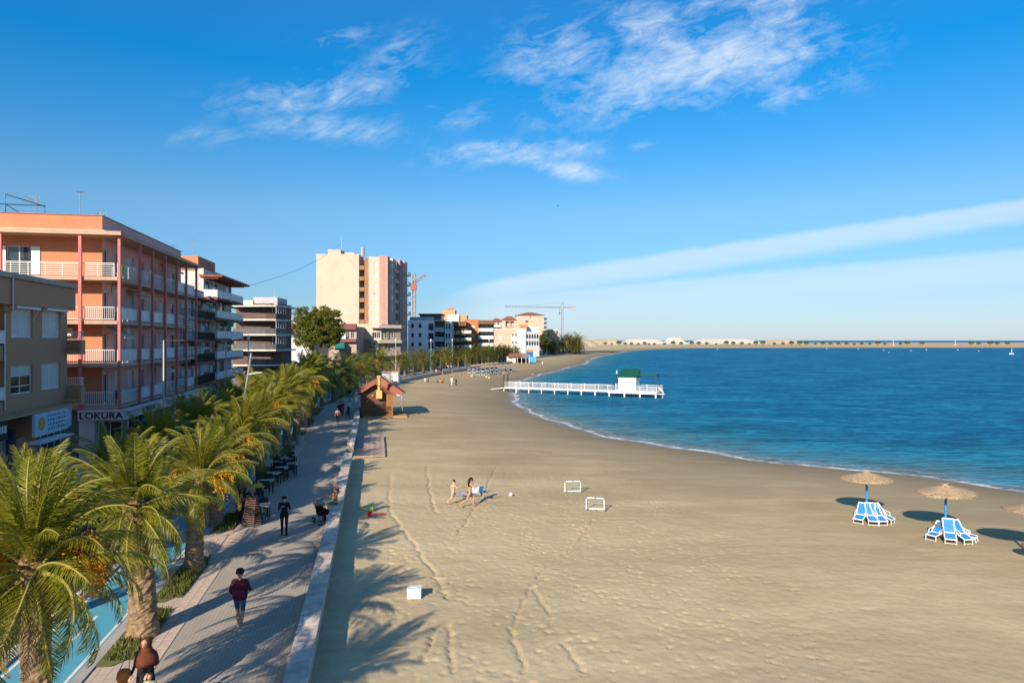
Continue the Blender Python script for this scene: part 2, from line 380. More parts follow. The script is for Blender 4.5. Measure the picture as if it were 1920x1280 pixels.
tracks = [[(733,880),(730,936),(733,967),(776,1030),(819,1096),(838,1132)], [(800,880),(807,933),(819,970)], [(819,1190),(806,1225),(793,1258)],
          [(1112,980),(1100,1002),(1085,1025),(1058,1048),(1030,1070),(1012,1088),(997,1110),(975,1155),(958,1190)], [(997,1110),(1016,1140),(1036,1170)], [(1055,1220),(1075,1248),(1096,1280)],
          [(958,1190),(968,1225),(988,1278)], [(838,1185),(843,1230),(848,1275)], [(930,880),(905,930),(860,1010)]]
for tr in tracks:
    P = np.array([tuple(G(px, py, .95).xy) for px, py in tr]); P = np.array([tuple(p) for p in catmull([tuple(p) for p in P], .3)])
    P = P+rs.normal(0, .05, P.shape); i0, i1 = np.searchsorted(xs, [P[:,0].min()-.6, P[:,0].max()+.6]); j0, j1 = np.searchsorted(ys, [P[:,1].min()-.6, P[:,1].max()+.6])
    d = dist_poly(X[j0:j1,i0:i1], Y[j0:j1,i0:i1], P)
    Z[j0:j1,i0:i1] += -.085*np.exp(-(d/.05)**2)
def grid_mesh(name, X, Y, Z, attrs, keep=None):
    ny, nx = X.shape; me = bpy.data.meshes.new(name)
    co = np.stack([X, Y, Z], -1).reshape(-1, 3)
    i = (np.arange(ny-1)[:,None]*nx+np.arange(nx-1)[None,:])
    if keep is not None: i = i[keep]
    i = i.ravel(); q = np.stack([i, i+1, i+nx+1, i+nx], -1)
    me.vertices.add(len(co)); me.vertices.foreach_set('co', co.ravel().astype(np.float32))
    me.loops.add(q.size); me.loops.foreach_set('vertex_index', q.ravel().astype(np.int32))
    me.polygons.add(len(q)); me.polygons.foreach_set('loop_start', (np.arange(len(q))*4).astype(np.int32))
    me.polygons.foreach_set('use_smooth', np.ones(len(q), bool))
    for k, a in attrs.items():
        at = me.attributes.new(k, 'FLOAT', 'POINT'); at.data.foreach_set('value', a.ravel().astype(np.float32))
    me.update(calc_edges=True); return me
def sand_material():
    m = bpy.data.materials.new('beach_sand'); m.use_nodes = True; t = NT(m.node_tree); b = m.node_tree.nodes['Principled BSDF']
    at = t.n('ShaderNodeAttribute', attribute_name='shore'); tc = t.n('ShaderNodeTexCoord'); v = tc.outputs['Object']
    big = t.noise(v, .11, 6, .6, .6); mid = t.noise(v, .8, 6, .62); fine = t.noise(v, 9, 5, .65)
    mp = t.n('ShaderNodeMapping'); mp.inputs['Rotation'].default_value = (0,0,R(35)); mp.inputs['Scale'].default_value = (.12,.55,1); t.l(v, mp.inputs[0])
    sw = t.noise(mp.outputs[0], 1.1, 6, .62, .5)
    d = t.math('ADD', at.outputs['Fac'], t.math('MULTIPLY', t.math('SUBTRACT', big, .5), 30)); d = t.math('ADD', d, t.math('MULTIPLY', t.math('SUBTRACT', sw, .5), 16))
    dry = t.ramp(t.math('DIVIDE', d, 40), [(.0, (.33,.255,.140)), (.34, (.365,.285,.160)), (.74, (.575,.455,.268)), (1, (.555,.448,.280))])
    c = t.mix(t.math('MULTIPLY', t.ramp(mid, [(.3,0),(.7,1)]), .30), dry, (.33,.26,.155))
    c = t.mix(t.math('MULTIPLY', t.ramp(fine, [(.35,0),(.75,1)]), .22), c, (.23,.185,.115))
    c = t.mix(t.math('MULTIPLY', t.ramp(sw, [(.52,0),(.72,1)]), .30), c, (.59,.48,.30))
    mp3 = t.n('ShaderNodeMapping'); mp3.inputs['Rotation'].default_value = (0,0,R(-52)); mp3.inputs['Scale'].default_value = (.05,.22,1); t.l(v, mp3.inputs[0])
    sw2 = t.noise(mp3.outputs[0], 1.6, 7, .66, .9)
    c = t.mix(t.math('MULTIPLY', t.ramp(sw2, [(.36,1),(.56,0)]), .50), c, (.335,.26,.150))
    c = t.mix(t.math('MULTIPLY', t.ramp(sw2, [(.58,0),(.74,1)]), .40), c, (.62,.505,.325))
    we = t.math('ADD', at.outputs['Fac'], t.math('MULTIPLY', t.math('ADD', t.math('SUBTRACT', mid, .5), t.math('SUBTRACT', big, .5)), 4.0))
    wet = t.ramp(t.math('DIVIDE', we, 12), [(.04, 1), (.20, .65), (.9, 0)])
    c = t.mix(wet, c, (.20,.155,.095))
    far = t.n('ShaderNodeSeparateXYZ'); t.l(v, far.inputs[0])
    t.l(c, b.inputs['Base Color']); t.l(t.ramp(t.math('DIVIDE', we, 8), [(.05, .35), (.3, .9)]), b.inputs['Roughness']); b.inputs['Specular IOR Level'].default_value = .2
    vo = t.n('ShaderNodeTexVoronoi', i_Scale=3.2); t.l(v, vo.inputs['Vector'])
    hgt = t.math('ADD', t.math('MULTIPLY', t.noise(v, 14, 5, .65), .6), t.math('MULTIPLY', t.math('MULTIPLY', vo.outputs['Distance'], t.ramp(t.math('DIVIDE', d, 30), [(.2,0),(.7,1)])), .9))
    bp = t.n('ShaderNodeBump', i_Strength=.45, i_Distance=.035); t.l(hgt, bp.inputs['Height']); t.l(bp.outputs[0], b.inputs['Normal'])
    return m
me = grid_mesh('beach', X, Y, Z, {'shore': np.clip(DS, -5, 60)}); me.materials.append(sand_material()); struct(link('beach', me))
def sandz(x, y):
    ds = shore(np.array([x]), np.array([y])); return float(sand_h(np.array([x]), np.array([y]), ds)[0])
def onsand(px, py):
    z = .9
    for _ in range(6):
        p = G(px, py, z); z = sandz(p.x, p.y)
    p.z = z; return p
# ---- the sea
xs2 = graded(-60, 45000, -6, 50, .5, 1.08); ys2 = graded(-260, 45000, 40, 140, .5, 1.07)
X2, Y2 = np.meshgrid(xs2, ys2); D2 = -shore(X2, Y2); D2 = np.where(Y2 > 2350, 80, D2)
keep = np.maximum.reduce([D2[:-1,:-1], D2[1:,1:], D2[:-1,1:], D2[1:,:-1]]) > -3
def sea_material():
    m = bpy.data.materials.new('sea_water'); m.use_nodes = True; t = NT(m.node_tree); b = m.node_tree.nodes['Principled BSDF']
    at = t.n('ShaderNodeAttribute', attribute_name='depth'); tc = t.n('ShaderNodeTexCoord'); v = tc.outputs['Object']
    mp = t.n('ShaderNodeMapping'); mp.inputs['Rotation'].default_value = (0,0,R(-14)); mp.inputs['Scale'].default_value = (.62,2.0,1); t.l(v, mp.inputs[0]); vs = mp.outputs[0]
    n1 = t.noise(vs, .55, 4, .6, .6); n2 = t.noise(vs, 1.7, 4, .6, .5); big = t.noise(vs, .035, 4, .55)
    mp2 = t.n('ShaderNodeMapping'); mp2.inputs['Scale'].default_value = (.045,.10,1); mp2.inputs['Rotation'].default_value = (0,0,R(-10)); t.l(v, mp2.inputs[0]); n3 = t.noise(mp2.outputs[0], 1.3, 5, .65, .6)
    d = t.math('ADD', at.outputs['Fac'], t.math('MULTIPLY', t.math('SUBTRACT', n1, .5), 2.5))
    c = t.ramp(t.math('DIVIDE', d, 60), [(0, (.27,.26,.20)), (.06, (.10,.23,.25)), (.20, (.010,.165,.255)), (.5, (.0005,.140,.290)), (1, (.0003,.128,.285))])
    c = t.mix(t.math('MULTIPLY', t.ramp(big, [(.35,0),(.65,1)]), .35), c, (.0003,.14,.31))
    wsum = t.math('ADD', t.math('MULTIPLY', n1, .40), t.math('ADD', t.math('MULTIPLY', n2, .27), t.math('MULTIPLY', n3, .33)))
    c = t.mix(t.math('MULTIPLY', t.ramp(wsum, [(.49,0),(.60,1)]), .70), c, (.030,.34,.56))  # wave crests lightened in the colour, standing in for reflected sky
    c = t.mix(t.math('MULTIPLY', t.ramp(wsum, [(.39,1),(.49,0)]), .70), c, (.0003,.040,.11))  # troughs between them darkened in the colour, deepening the painted ripple contrast
    fo = t.math('ADD', at.outputs['Fac'], t.math('MULTIPLY', t.math('SUBTRACT', t.noise(v, .55, 5, .65), .5), 3.4))
    fb = t.math('MULTIPLY', t.ramp(t.math('DIVIDE', fo, 4), [(.02, .9), (.10, .55), (.17, .03), (.40, 0), (.46, .25), (.51, 0)]), t.ramp(t.noise(v, 4, 4, .7), [(.34,.25),(.55,1)]))
    c = t.mix(fb, c, (.80,.80,.78)); nt = m.node_tree; nt.nodes.remove(b)
    df = t.n('ShaderNodeBsdfDiffuse'); t.l(c, df.inputs[0]); gs = t.n('ShaderNodeBsdfGlossy', i_Roughness=.10)
    bp = t.n('ShaderNodeBump', i_Strength=1.0, i_Distance=1.0)
    t.l(t.math('ADD', t.math('MULTIPLY', n1, .75), t.math('MULTIPLY', n2, .34)), bp.inputs['Height']); t.l(bp.outputs[0], df.inputs['Normal']); t.l(bp.outputs[0], gs.inputs['Normal'])
    fr = t.n('ShaderNodeFresnel', i_IOR=1.2); t.l(bp.outputs[0], fr.inputs['Normal'])
    fac = t.math('MULTIPLY', t.math('MINIMUM', t.math('MULTIPLY', fr.outputs[0], .6), .11), t.math('SUBTRACT', 1, fb))
    mx = t.n('ShaderNodeMixShader'); t.l(fac, mx.inputs[0]); t.l(df.outputs[0], mx.inputs[1]); t.l(gs.outputs[0], mx.inputs[2]); t.l(mx.outputs[0], nt.nodes['Material Output'].inputs[0])
    return m
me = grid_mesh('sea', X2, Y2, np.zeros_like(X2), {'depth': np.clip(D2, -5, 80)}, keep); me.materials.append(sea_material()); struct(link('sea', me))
# ================================================================ street surfaces
ANG0 = heading(20)
M_PAVE = brickmat('promenade_pavers', (.44,.385,.315), (.39,.34,.275), (.24,.21,.18), .24, .12, ang=-ANG0, mort=.008)
M_CREAM = brickmat('cream_slabs', (.56,.44,.35), (.52,.41,.33), (.30,.24,.2), .6, .3, ang=-ANG0)
M_SLAB = mat('cream_slab_stone', (.56,.44,.35), .85, .1, 2.5, .25, 50)
M_BIKE = mat('blue_cycle_track', (.055,.31,.46), .85, .1, .7, .35, 60, col2=(.11,.35,.45))
M_LINE = mat('road_paint', (.74,.74,.72), .7, .16, 2.5)
M_ROAD = mat('asphalt', (.055,.056,.060), .9, .18, .9, .35, 70)
M_KERB = mat('kerb_stone', (.40,.39,.37), .85, .12, 1.5, .2, 40)
M_SIDE = brickmat('sidewalk_tiles', (.30,.26,.24), (.26,.23,.215), (.17,.15,.14), .4, .4, ang=-ANG0)
M_SOIL = mat('bed_soil', (.20,.155,.10), .95, .25, 2, .5, 20)
M_GRASS = mat('lawn', (.10,.13,.035), .9, .3, 2.5, .5, 40, col2=(.16,.13,.06))
M_TOWN = mat('town_ground', (.30,.27,.24), .9, .15, .2, .2, 20)
M_WALL = mat('wall_render', (.50,.42,.35), .88, .1, .8, .3, 40, streak=.3)
M_COPE = mat('coping_stone', (.60,.50,.42), .85, .2, 1.6, .35, 30, streak=.1)
struct(ribbon('town_ground', -420, -23, 1.42, material=M_TOWN, step=4))
struct(ribbon('sidewalk', -23, -16.6, 1.45, material=M_SIDE))
struct(ribbon('road_kerb', -16.6, -16.35, 1.46, material=M_KERB))
road = struct(ribbon('road', -16.35, -10.0, 1.31, material=M_ROAD))
struct(ribbon('road_kerb', -10.0, -9.75, 1.46, material=M_KERB))
struct(ribbon('cycle_path', -9.75, -7.7, 1.40, material=M_BIKE))
struct(ribbon('cycle_path_border', -7.7, -7.4, 1.425, material=M_KERB))
struct(ribbon('planting_strip', -7.4, -6.4, 1.385, material=M_CREAM))
prom = struct(ribbon('promenade', -6.4, -2.17, 1.40, material=M_PAVE))
for vv in (-9.62, -7.86): struct(ribbon('cycle_path_line', vv, vv+.09, 1.404, material=M_LINE, depth=.003))
for k in range(40):
    u = 12+k*3.4; struct(ribbon('cycle_path_dash', -8.76, -8.66, 1.404, u, u+1.8, .003, M_LINE, step=.6))
for vv in (-16.0, -10.3): struct(ribbon('road_edge_line', vv, vv+.12, 1.314, 5, 300, .003, M_LINE))
# slabs of the cream border, each its own piece, and the paved crossings between the beds
sl = MB(); sl.box(-.292, .292, -.142, .142, -.03, .012); me_sl = sl.mesh('paving_slab', M_SLAB)
u = 10.0; nsl = 0
while u < 62:
    for k in range(2):
        p = pos(u, -6.25+.3*k, 1.405); link('paving_slab', me_sl, prom, p, heading(u)); nsl += 1
    u += .6
for ua, ub in ((12.5, 18.6), (30.2, 32.8)):
    u = ua
    while u < ub and nsl < 295:
        for k in range(3):
            p = pos(u, -7.25+.3*k, 1.402); link('paving_slab', me_sl, prom, p, heading(u)); nsl += 1
        u += .6
# planting beds with grass, one per palm group
def bed(u0, u1, v0=-7.38, v1=-6.42):
    mb = MB(); us = np.linspace(u0, u1, 24); L, Rr = [], []
    for u in us:
        t = (u-u0)/(u1-u0); w_ = min(1, 4*min(t, 1-t)+.15)**.5
        L.append(pos(u, v0)); Rr.append(pos(u, v0+(v1-v0)*w_+random.uniform(-.02,.02)))
    for k in range(len(us)-1):
        for side in (0,):
            a, b, c, d = L[k], Rr[k], Rr[k+1], L[k+1]
            mb.face([(a.x,a.y,1.43),(b.x,b.y,1.41),(c.x,c.y,1.41),(d.x,d.y,1.43)])
    return struct(obj('planting_bed', mb, M_GRASS))
def blades(u0, u1, n, v0=-7.3, v1=-6.5, h=.16):
    mb = MB()
    for _ in range(n):
        p = pos(random.uniform(u0, u1), random.uniform(v0, v1), 1.41); a = random.uniform(0, 6.28); hh = h*random.uniform(.5, 1.5); s = .03
        q = Vector((math.cos(a)*s, math.sin(a)*s, 0)); tip = p+Vector((random.uniform(-.08,.08), random.uniform(-.08,.08), hh))
        mb.face([p-q, p+q, tip])
    return mb
M_BLADE = leafmat('grass_blades', (.08,.12,.02), (.17,.17,.05), .3)
grs = MB()
for u0, u1 in ((20.2, 24.4), (24.8, 29.8), (33.2, 37), (44, 50), (54, 60), (62, 70), (72, 80), (82, 92), (96, 118)):
    bed(u0, u1); b_ = blades(u0+.3, u1-.3, int(260*(u1-u0)) if u0 < 40 else 300)
    k = len(grs.v); grs.v += b_.v; grs.f += [tuple(i+k for i in f) for f in b_.f]; grs.m += b_.m
tag(obj('grass', grs, M_BLADE), 'short green grass in the beds under the palms', 'grass', kind='stuff')
# ---- the beach wall
wall = thing('beach_wall', 'long low cream wall between the promenade and the sand', 'wall', pos(20, -1.9, 1.0))
def wall_part(name, *a, **k):
    o = ribbon(name, *a, **k); o.parent = wall; o.matrix_parent_inverse = Matrix.Translation(-Vector(wall.location)); return o
for u0, u1 in ((-38, 52.5), (56.6, UMAX-40)):
    wall_part('wall_body', -2.15, -1.67, 1.79, u0, u1, 1.6, M_WALL)
u = 4.0
while u < 150:
    e = u+2.38
    if not (u > 50.2 and u < 56.5): wall_part('coping_stone', -2.2, -1.62, 1.885+random.uniform(-.004,.004), u, e, .095, M_COPE, step=.8)
    u += 2.4
wall_part('coping_run', -2.2, -1.62, 1.885, u, UMAX-40, .095, M_COPE)
# low kerb wall on the sand foot and the boardwalk beside it
bw = thing('boardwalk', 'purple-brown plank boardwalk lying on the sand beside the wall opening', 'boardwalk', pos(54, -.4, 1.0))
M_PLANK = mat('weathered_plank', (.42,.31,.255), .85, .2, 3, .4, 25)
pl = MB(); pl.box(-.11, .11, -1.2, 1.2, -.05, .05); me_pl = pl.mesh('plank', M_PLANK)
for k in range(44):
    p = pos(53.9+.26*k, -.4+random.uniform(-.03,.03), 1.25)-Vector(bw.location); link('plank', me_pl, bw, p, heading(54)+random.uniform(-.01,.01))
# ================================================================ buildings
def FR(px, v):
    """(u, depth) where the ray through photo column px meets the vertical plane v = const of the straight street"""
    a = (px-960)/F; Yd = v/(N0.x*a+N0.y); return D0.x*a*Yd+D0.y*Yd, Yd
def zat(py, Yd): return H+(HY-py)/F*Yd
_wc = {}
def win_mesh(w_, h, style):
    key = (round(w_,2), round(h,2), style)
    if key in _wc: return _wc[key]
    w_, h = key[0], key[1]; t = .06 if w_ < 2 else .07
    fr = MB(); fr.box(0,t,-.0,.07,0,h); fr.box(w_-t,w_,0,.07,0,h); fr.box(t,w_-t,0,.07,0,t); fr.box(t,w_-t,0,.07,h-t,h)
    n = 1 if w_ < .8 else (2 if w_ < 2 else max(2, int(w_/.9)))
    for k in range(1, n): fr.box(w_*k/n-.03, w_*k/n+.03, .005, .065, t, h-t)
    if style == 'half': fr.box(t, w_-t, .007, .06, h*.26, h*.26+.05)
    pn = MB(); pn.box(t*.7, w_-t*.7, .03, .045, t*.7, h-t*.7)
    bl = None
    if style in ('blind', 'half', 'low'):
        bl = MB(); zb = {'blind': t, 'half': h*.62, 'low': h*.35}[style]; k = zb
        while k < h-t-.02:
            bl.box(t, w_-t, .008, .025, k, min(k+.052, h-t)); k += .06
    bm_ = mat('aluminium_brown', (.07,.045,.035), .5, .1, 3) if style == 'brown' else (M_BLACK if style == 'black' else M_WHITE)
    _wc[key] = (fr.mesh('window', bm_), pn.mesh('pane', M_GLASSB if style == 'pale' else M_GLASS), bl.mesh('blind', M_BLIND) if bl else None)
    return _wc[key]
def window(parent, x, y, z, w_, h, style='plain', face=0, name='window'):
    """face 0: in a wall facing -y; 1: in a wall facing -x (x,y then the left edge seen from outside)"""
    a, b, c = win_mesh(w_, h, style); o = link(name, a, parent, (x,y,z), 0 if face == 0 else R(-90))
    link('pane', b, o)
    if c: link('blind', c, o)
    return o
END = Matrix.Rotation(R(-90), 4, 'Z')        # puts a wall sheet drawn facing -y onto a wall facing -x
def building(name, label, u, v, z=1.4, ang=None, p=None):
    p = p or pos(u, v, z); return thing(name, label, 'building', (p.x, p.y, z), heading(u) if ang is None else ang)
def railing(parent, pts, z, h=1.0, style='bars', m=None, name='railing', gap=.13):
    """railing along a polyline in the building's own frame"""
    m = m or M_WHITE; mb = MB()
    for a, b in zip(pts, pts[1:]):
        a = Vector((*a, 0)); b = Vector((*b, 0)); L = (b-a).length; t = (b-a)/L; nrm_ = Vector((-t.y, t.x, 0))
        fm = Matrix(((t.x, nrm_.x, 0, a.x), (t.y, nrm_.y, 0, a.y), (0, 0, 1, z), (0, 0, 0, 1))); k = MB(fm)
        k.box(0, L, -.025, .025, h-.05, h)
        if style == 'bars':
            k.box(0, L, -.02, .02, .08, .12); x = .02
            while x < L: k.box(x-.011, x+.011, -.011, .011, .12, h-.05); x += gap
        elif style == 'hbars':
            for q in range(6): k.box(0, L, -.014, .014, .1+q*.15, .135+q*.15)
            x = .02
            while x < L: k.box(x-.02, x+.02, -.02, .02, 0, h-.05); x += 1.1
        elif style == 'panel':
            k.box(.03, L-.03, -.012, .012, .1, h-.07)
            x = .02
            while x < L: k.box(x-.02, x+.02, -.03, .03, 0, h-.05); x += 1.0
        elif style == 'solid':
            k.box(0, L, -.06, .06, 0, h-.05)
        o = len(mb.v); mb.v += k.v; mb.f += [tuple(i+o for i in f) for f in k.f]; mb.m += k.m
    return obj(name, mb, m, parent)
def boxpart(parent, name, dims, m):
    mb = MB(); mb.box(*dims); return obj(name, mb, m, parent)
def text_mesh(s, size, depth=.012):
    cu = bpy.data.curves.new('t', 'FONT'); cu.body = s; cu.size = size; cu.extrude = depth; cu.offset = size*.016
    o = bpy.data.objects.new('t', cu); COL.objects.link(o); dg = bpy.context.evaluated_depsgraph_get()
    me = bpy.data.meshes.new_from_object(o.evaluated_get(dg)); bpy.data.objects.remove(o); return me
def lettering(parent, s, size, loc, rz, m, name='lettering', fit=None):
    me = text_mesh(s, size); me.materials.clear(); me.materials.append(m)
    o = link(name, me, parent, loc, rot=(R(90), 0, rz))
    if fit:
        wd = max(v.co.x for v in me.vertices); o.scale = (fit/wd, 1, 1)
    return o
def antenna(parent, x, y, z, h=2.2, rz=0, name='antenna'):
    mb = MB(); mb.tube([(0,0,0),(0,0,h)], .03, 6); c, s_ = math.cos(rz), math.sin(rz)
    mb.tube([(-c*.5,-s_*.5,h-.15),(c*.6,s_*.6,h-.02)], .018, 5)
    for k in range(6):
        t = -.45+k*.2; q = .32-.03*k; mb.tube([(c*t-s_*q, s_*t+c*q, h-.14+k*.02),(c*t+s_*q, s_*t-c*q, h-.14+k*.02)], .01, 4)
    mb.tube([(c*.6,s_*.6,h+.16),(c*.6,s_*.6,h-.2)], .012, 4)
    return obj(name, mb, M_STEEL, parent, (x,y,z))
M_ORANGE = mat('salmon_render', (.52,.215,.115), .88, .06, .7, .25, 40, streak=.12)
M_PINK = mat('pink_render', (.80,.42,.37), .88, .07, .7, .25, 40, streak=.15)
M_REDPOST = mat('red_pink_paint', (.56,.16,.15), .6, .1, 2)
M_SLABE = mat('slab_edge', (.50,.34,.25), .85, .08, 1, .2, 40, streak=.25)
M_BROWN = brickmat('brown_brick', (.58,.31,.17), (.53,.28,.155), (.44,.25,.15), .24, .07, bump=.2, mort=.01, var=.3)
M_SIGN = mat('sign_panel', (.62,.64,.64), .5, .06, 2)
M_LETTER = mat('letter_black', (.012,.012,.014), .5, .1, 4)
M_GREYP = mat('frosted_panel', (.62,.66,.66), .45, .08, 2)
VF = -18.5
# ---------------------------------------------------------------- brown brick block (near left)
uB, YB = FR(160, VF+.9); uW, YW = FR(126, VF)
zr = zat(542, YB); z1 = zat(752, YB)
b = building('brown_apartment_block', 'low brown brick apartment block at the left edge with white roller blinds', uB, VF)
L0 = -30.0; xw = uW-uB; zl = lambda z: z-1.4
holes = []; wins = []
for pxa, pxb, pya, pyb, st in ((21,62,580,633,'blind'),(79,114,584,633,'blind'),(20,62,685,738,'half'),(78,114,681,729,'blind')):
    ua, Ya = FR(pxa, VF); ub, Yb_ = FR(pxb, VF); ym = (Ya+Yb_)/2; za, zb = zl(zat(pyb, ym)), zl(zat(pya, ym))
    holes.append((ua-uB, ub-uB, za, zb)); wins.append((ua-uB, za, ub-ua, zb-za, st))
ul, _ = FR(8, VF)
for zc in (zl(zat(640, 36)), zl(zat(742, 36))): holes.append((ul-uB-3.0, ul-uB, zc-.2, zc+1.9))
mb = MB(); mb.holed(L0, xw, zl(z1), zl(zr), holes, .22); mb.box(L0, xw-.002, .23, 14, zl(z1)+.01, zl(zr)-.02)
mb.box(L0, xw, 1.3, 13.9, 0, zl(z1)); obj('wall', mb, M_BROWN, b)
for x, z, w_, h, st in wins: window(b, x, .12, z, w_, h, st)
for x, z, w_, h, st in wins[:2]:
    mb = MB(); mb.box(x-.15, x+w_+.15, -.34, -.02, z+h+.02, z+h+.14); mb.tube([(x+.05,-.3,z+h),(x+.12,-.05,z+h-.6)], .015, 5); mb.tube([(x+w_-.05,-.3,z+h),(x+w_-.12,-.05,z+h-.6)], .015, 5)
    obj('awning_box', mb, M_WHITE, b)
for zc in (zl(zat(640, 36)), zl(zat(742, 36))): railing(b, [(ul-uB-3.0, -.06), (ul-uB-.05, -.06)], zc-.2, .75, 'panel')
mb = MB(); mb.box(L0, .0, -.35, .3, zl(zr)-1.35, zl(zr)-.02); mb.box(xw, 0, .3, 3, zl(zr)-1.35, zl(zr)-.02); obj('roof_band', mb, M_BROWN, b)
mb = MB(); x = L0
while x < 0: mb.box(x, min(x+.28, .05), -.5, .4, zl(zr)+.0, zl(zr)+.27); x += .3
obj('roof_tile_edge', mb, M_CONC, b)
mb = MB(); mb.tube([(-7.6,-.42,zl(zr)+.1),(-7.6,-.42,zl(zr)-1.6),(-7.6,-.05,zl(zr)-1.8),(-7.6,-.05,zl(z1)+.2)], .05, 8); obj('drainpipe', mb, M_STEEL, b)
for pa, pb in ((637,664),(723,752)):     # corner balconies
    za, zb = zl(zat(pb, YB)), zl(zat(pa, YB))
    mb = MB(); mb.box(xw-.3, 0, -.9, -.75, za, zb); mb.box(-.15, 0, -.75, 2.5, za, zb); mb.box(xw-.3, -.15, -.75, 2.5, za, za+.2); obj('balcony', mb, M_BROWN, b)
    railing(b, [(xw-.2, -.82), (-.08, -.82), (-.08, 2.4)], zb, .52, 'bars', gap=.11)
mb = MB(); mb.box(L0, 0, -.9, 1.3, zl(z1)-.12, zl(z1)-.01); obj('first_floor_slab', mb, M_BROWN, b)
# ground floor shops
zs = zl(z1); pb_ = boxpart(b, 'shop_plinth', (L0, .2, -1.0, 1.29, .05, .75), M_CONC)
sx = lambda px, y: FR(px, VF-y)[0]-uB                       # local x of a photo column on the plane y
for pa, pb2, st in ((76,114,'plain'), (2,22,'blind')):
    window(b, sx(pa,1.2), 1.2, .85, sx(pb2,1.2)-sx(pa,1.2), 3.05, st, name='shop_window')
xa, xb = sx(31,1.2), sx(46,1.2); mb = MB(); x = xa+.05
while x < xb: mb.tube([(x,1.2,.8),(x,1.2,3.2)], .02, 5); x += .13
mb.box(xa,xb,1.18,1.22,.8,.86); mb.box(xa,xb,1.18,1.22,3.2,3.27); mb.box(xa,xb,1.18,1.22,1.9,1.96); obj('door_grille', mb, M_WHITE, b)
xa, xb = sx(23,.9), sx(29,.9); boxpart(b, 'blue_pillar', (xa,xb,.9,1.29,.75,3.9), mat('blue_paint', (.03,.09,.30), .5))
def print_lines(parent, x0, x1, y, z, rows, dz, hgt, m, seed, rz=None):
    """rows of small unreadable print: word-length bars"""
    rr = random.Random(seed); mb = MB()
    for k in range(rows):
        x = x0
        while x < x1-.1:
            w_ = rr.uniform(.06,.30)*(x1-x0)/2; mb.box(x, min(x+w_, x1), y-.006, y, z-k*dz-hgt, z-k*dz); x += w_+.05*(x1-x0)
    o = obj('print', mb, m, parent); o['kind'] = 'stuff'; return o
xa, xb, xc = sx(66,-.95), sx(125,-.95), sx(134,-.4)
sg = MB(); sg.box(xa, xb, -.95, -.8, zs-1.35, zs-.14); sg.prism([(xb,-.95),(xc,-.4),(xc,-.2),(xb,-.8)], zs-1.35, zs-.14)
sgo = obj('shop_sign', sg, mat('pale_blue_sign', (.50,.64,.72), .4, .05, 1), b)
print_lines(sgo, xa+(xb-xa)*.38, xb-.15, -.951, zs-.3, 4, .24, .12, mat('sign_print_blue', (.09,.24,.42), .5), 3)
mb = MB(); xm = xa+(xb-xa)*.19; mb.prism([(xm+.40*math.cos(a*.314), zs-.72+.36*math.sin(a*.314)) for a in range(20)], .951, .958)
obj('logo_disc', mb, mat('sign_logo_orange', (.60,.38,.12), .5), sgo, rot=(R(90),0,0))
mb = MB(); mb.box(sx(72,-1.4),sx(132,-1.4),-1.6,-.8,zs-1.62,zs-1.54); obj('awning_rail', mb, M_WHITE, b)
xa, xb = sx(0,-.95)-2, sx(15,-.95); mb = MB(); mb.box(xa,xb,-.95,-.8,zs-1.05,zs-.15); ds_ = obj('dark_sign', mb, M_BLACK, b)
print_lines(ds_, xb-1.6, xb-.15, -.951, zs-.35, 1, .3, .36, M_BLIND, 5)
# ---------------------------------------------------------------- pink block with wrapped balconies
uP, YP = FR(218, VF); uE, YE = FR(367, VF); LP = uE-uP
b = building('pink_apartment_block', 'salmon pink apartment block with red posts and wraparound balconies above shops', uP, VF)
FZ = [zl(zat(p, YP)) for p in (760, 681, 601, 519)]; RZ = zl(zat(437, YP)); PZ = RZ+1.45
DW, BK = 1.45, 16.0
doors = [(1.6,2.6),(3.9,4.9),(6.6,8.2),(9.9,10.9),(12.6,14.2),(15.6,16.6),(18.9,20.3)]
mb = MB(Matrix.Translation((0,DW,0))); hh = []
for fz in FZ:
    for a, c in doors: hh.append((a, c, fz+.02, fz+2.25))
mb.holed(DW, LP, FZ[0], PZ, hh, .2); mb.M = None
mb.box(DW+.3, LP, DW+.24, BK, FZ[0], PZ-.3, 0); obj('facade_wall', mb, M_PINK, b)
ends = [(6.2, 7.8), (10.3, 11.9)]                                     # openings on the sunlit end wall
mb = MB(Matrix.Translation((DW,0,0)) @ END); he = []
for fz in FZ:
    for a, c in ends: he.append((-c, -a, fz+.02, fz+2.3))
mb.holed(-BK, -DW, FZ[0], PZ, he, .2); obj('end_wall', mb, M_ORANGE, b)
sty = ['plain','blind','low','plain','blind','pale']
for i, fz in enumerate(FZ):
    for j, (a, c) in enumerate(doors): window(b, a, DW+.1, fz+.02, c-a, 2.22, sty[(i*3+j*2) % 6], name='balcony_door')
    for j, (a, c) in enumerate(ends):
        window(b, DW+.1, c, fz+.02, c-a, 2.27, 'plain', 1, name='balcony_door')
        sh = MB(); sh.box(DW-.07, DW-.03, a-.62, a-.02, fz+.05, fz+2.25); sh.box(DW-.07, DW-.03, c+.02, c+.62, fz+.05, fz+2.25)
        for q in (a-.62, c+.02): obj('shutter', (lambda s: (s.box(DW-.07, DW-.03, q, q+.6, fz+.05, fz+2.25), s)[1])(MB()), M_WHITE, b)
    mb = MB(); mb.prism([(-.12,-.12),(LP,-.12),(LP,DW+.1),(DW+.1,DW+.1),(DW+.1,BK),(-.12,BK)], fz-.26, fz); obj('balcony_slab', mb, M_SLABE, b)
mb = MB(); mb.prism([(-.45,-.45),(LP+.3,-.45),(LP+.3,DW+.1),(DW+.1,DW+.1),(DW+.1,BK),(-.45,BK)], RZ-.2, RZ+.08); obj('roof_slab', mb, M_SLABE, b)
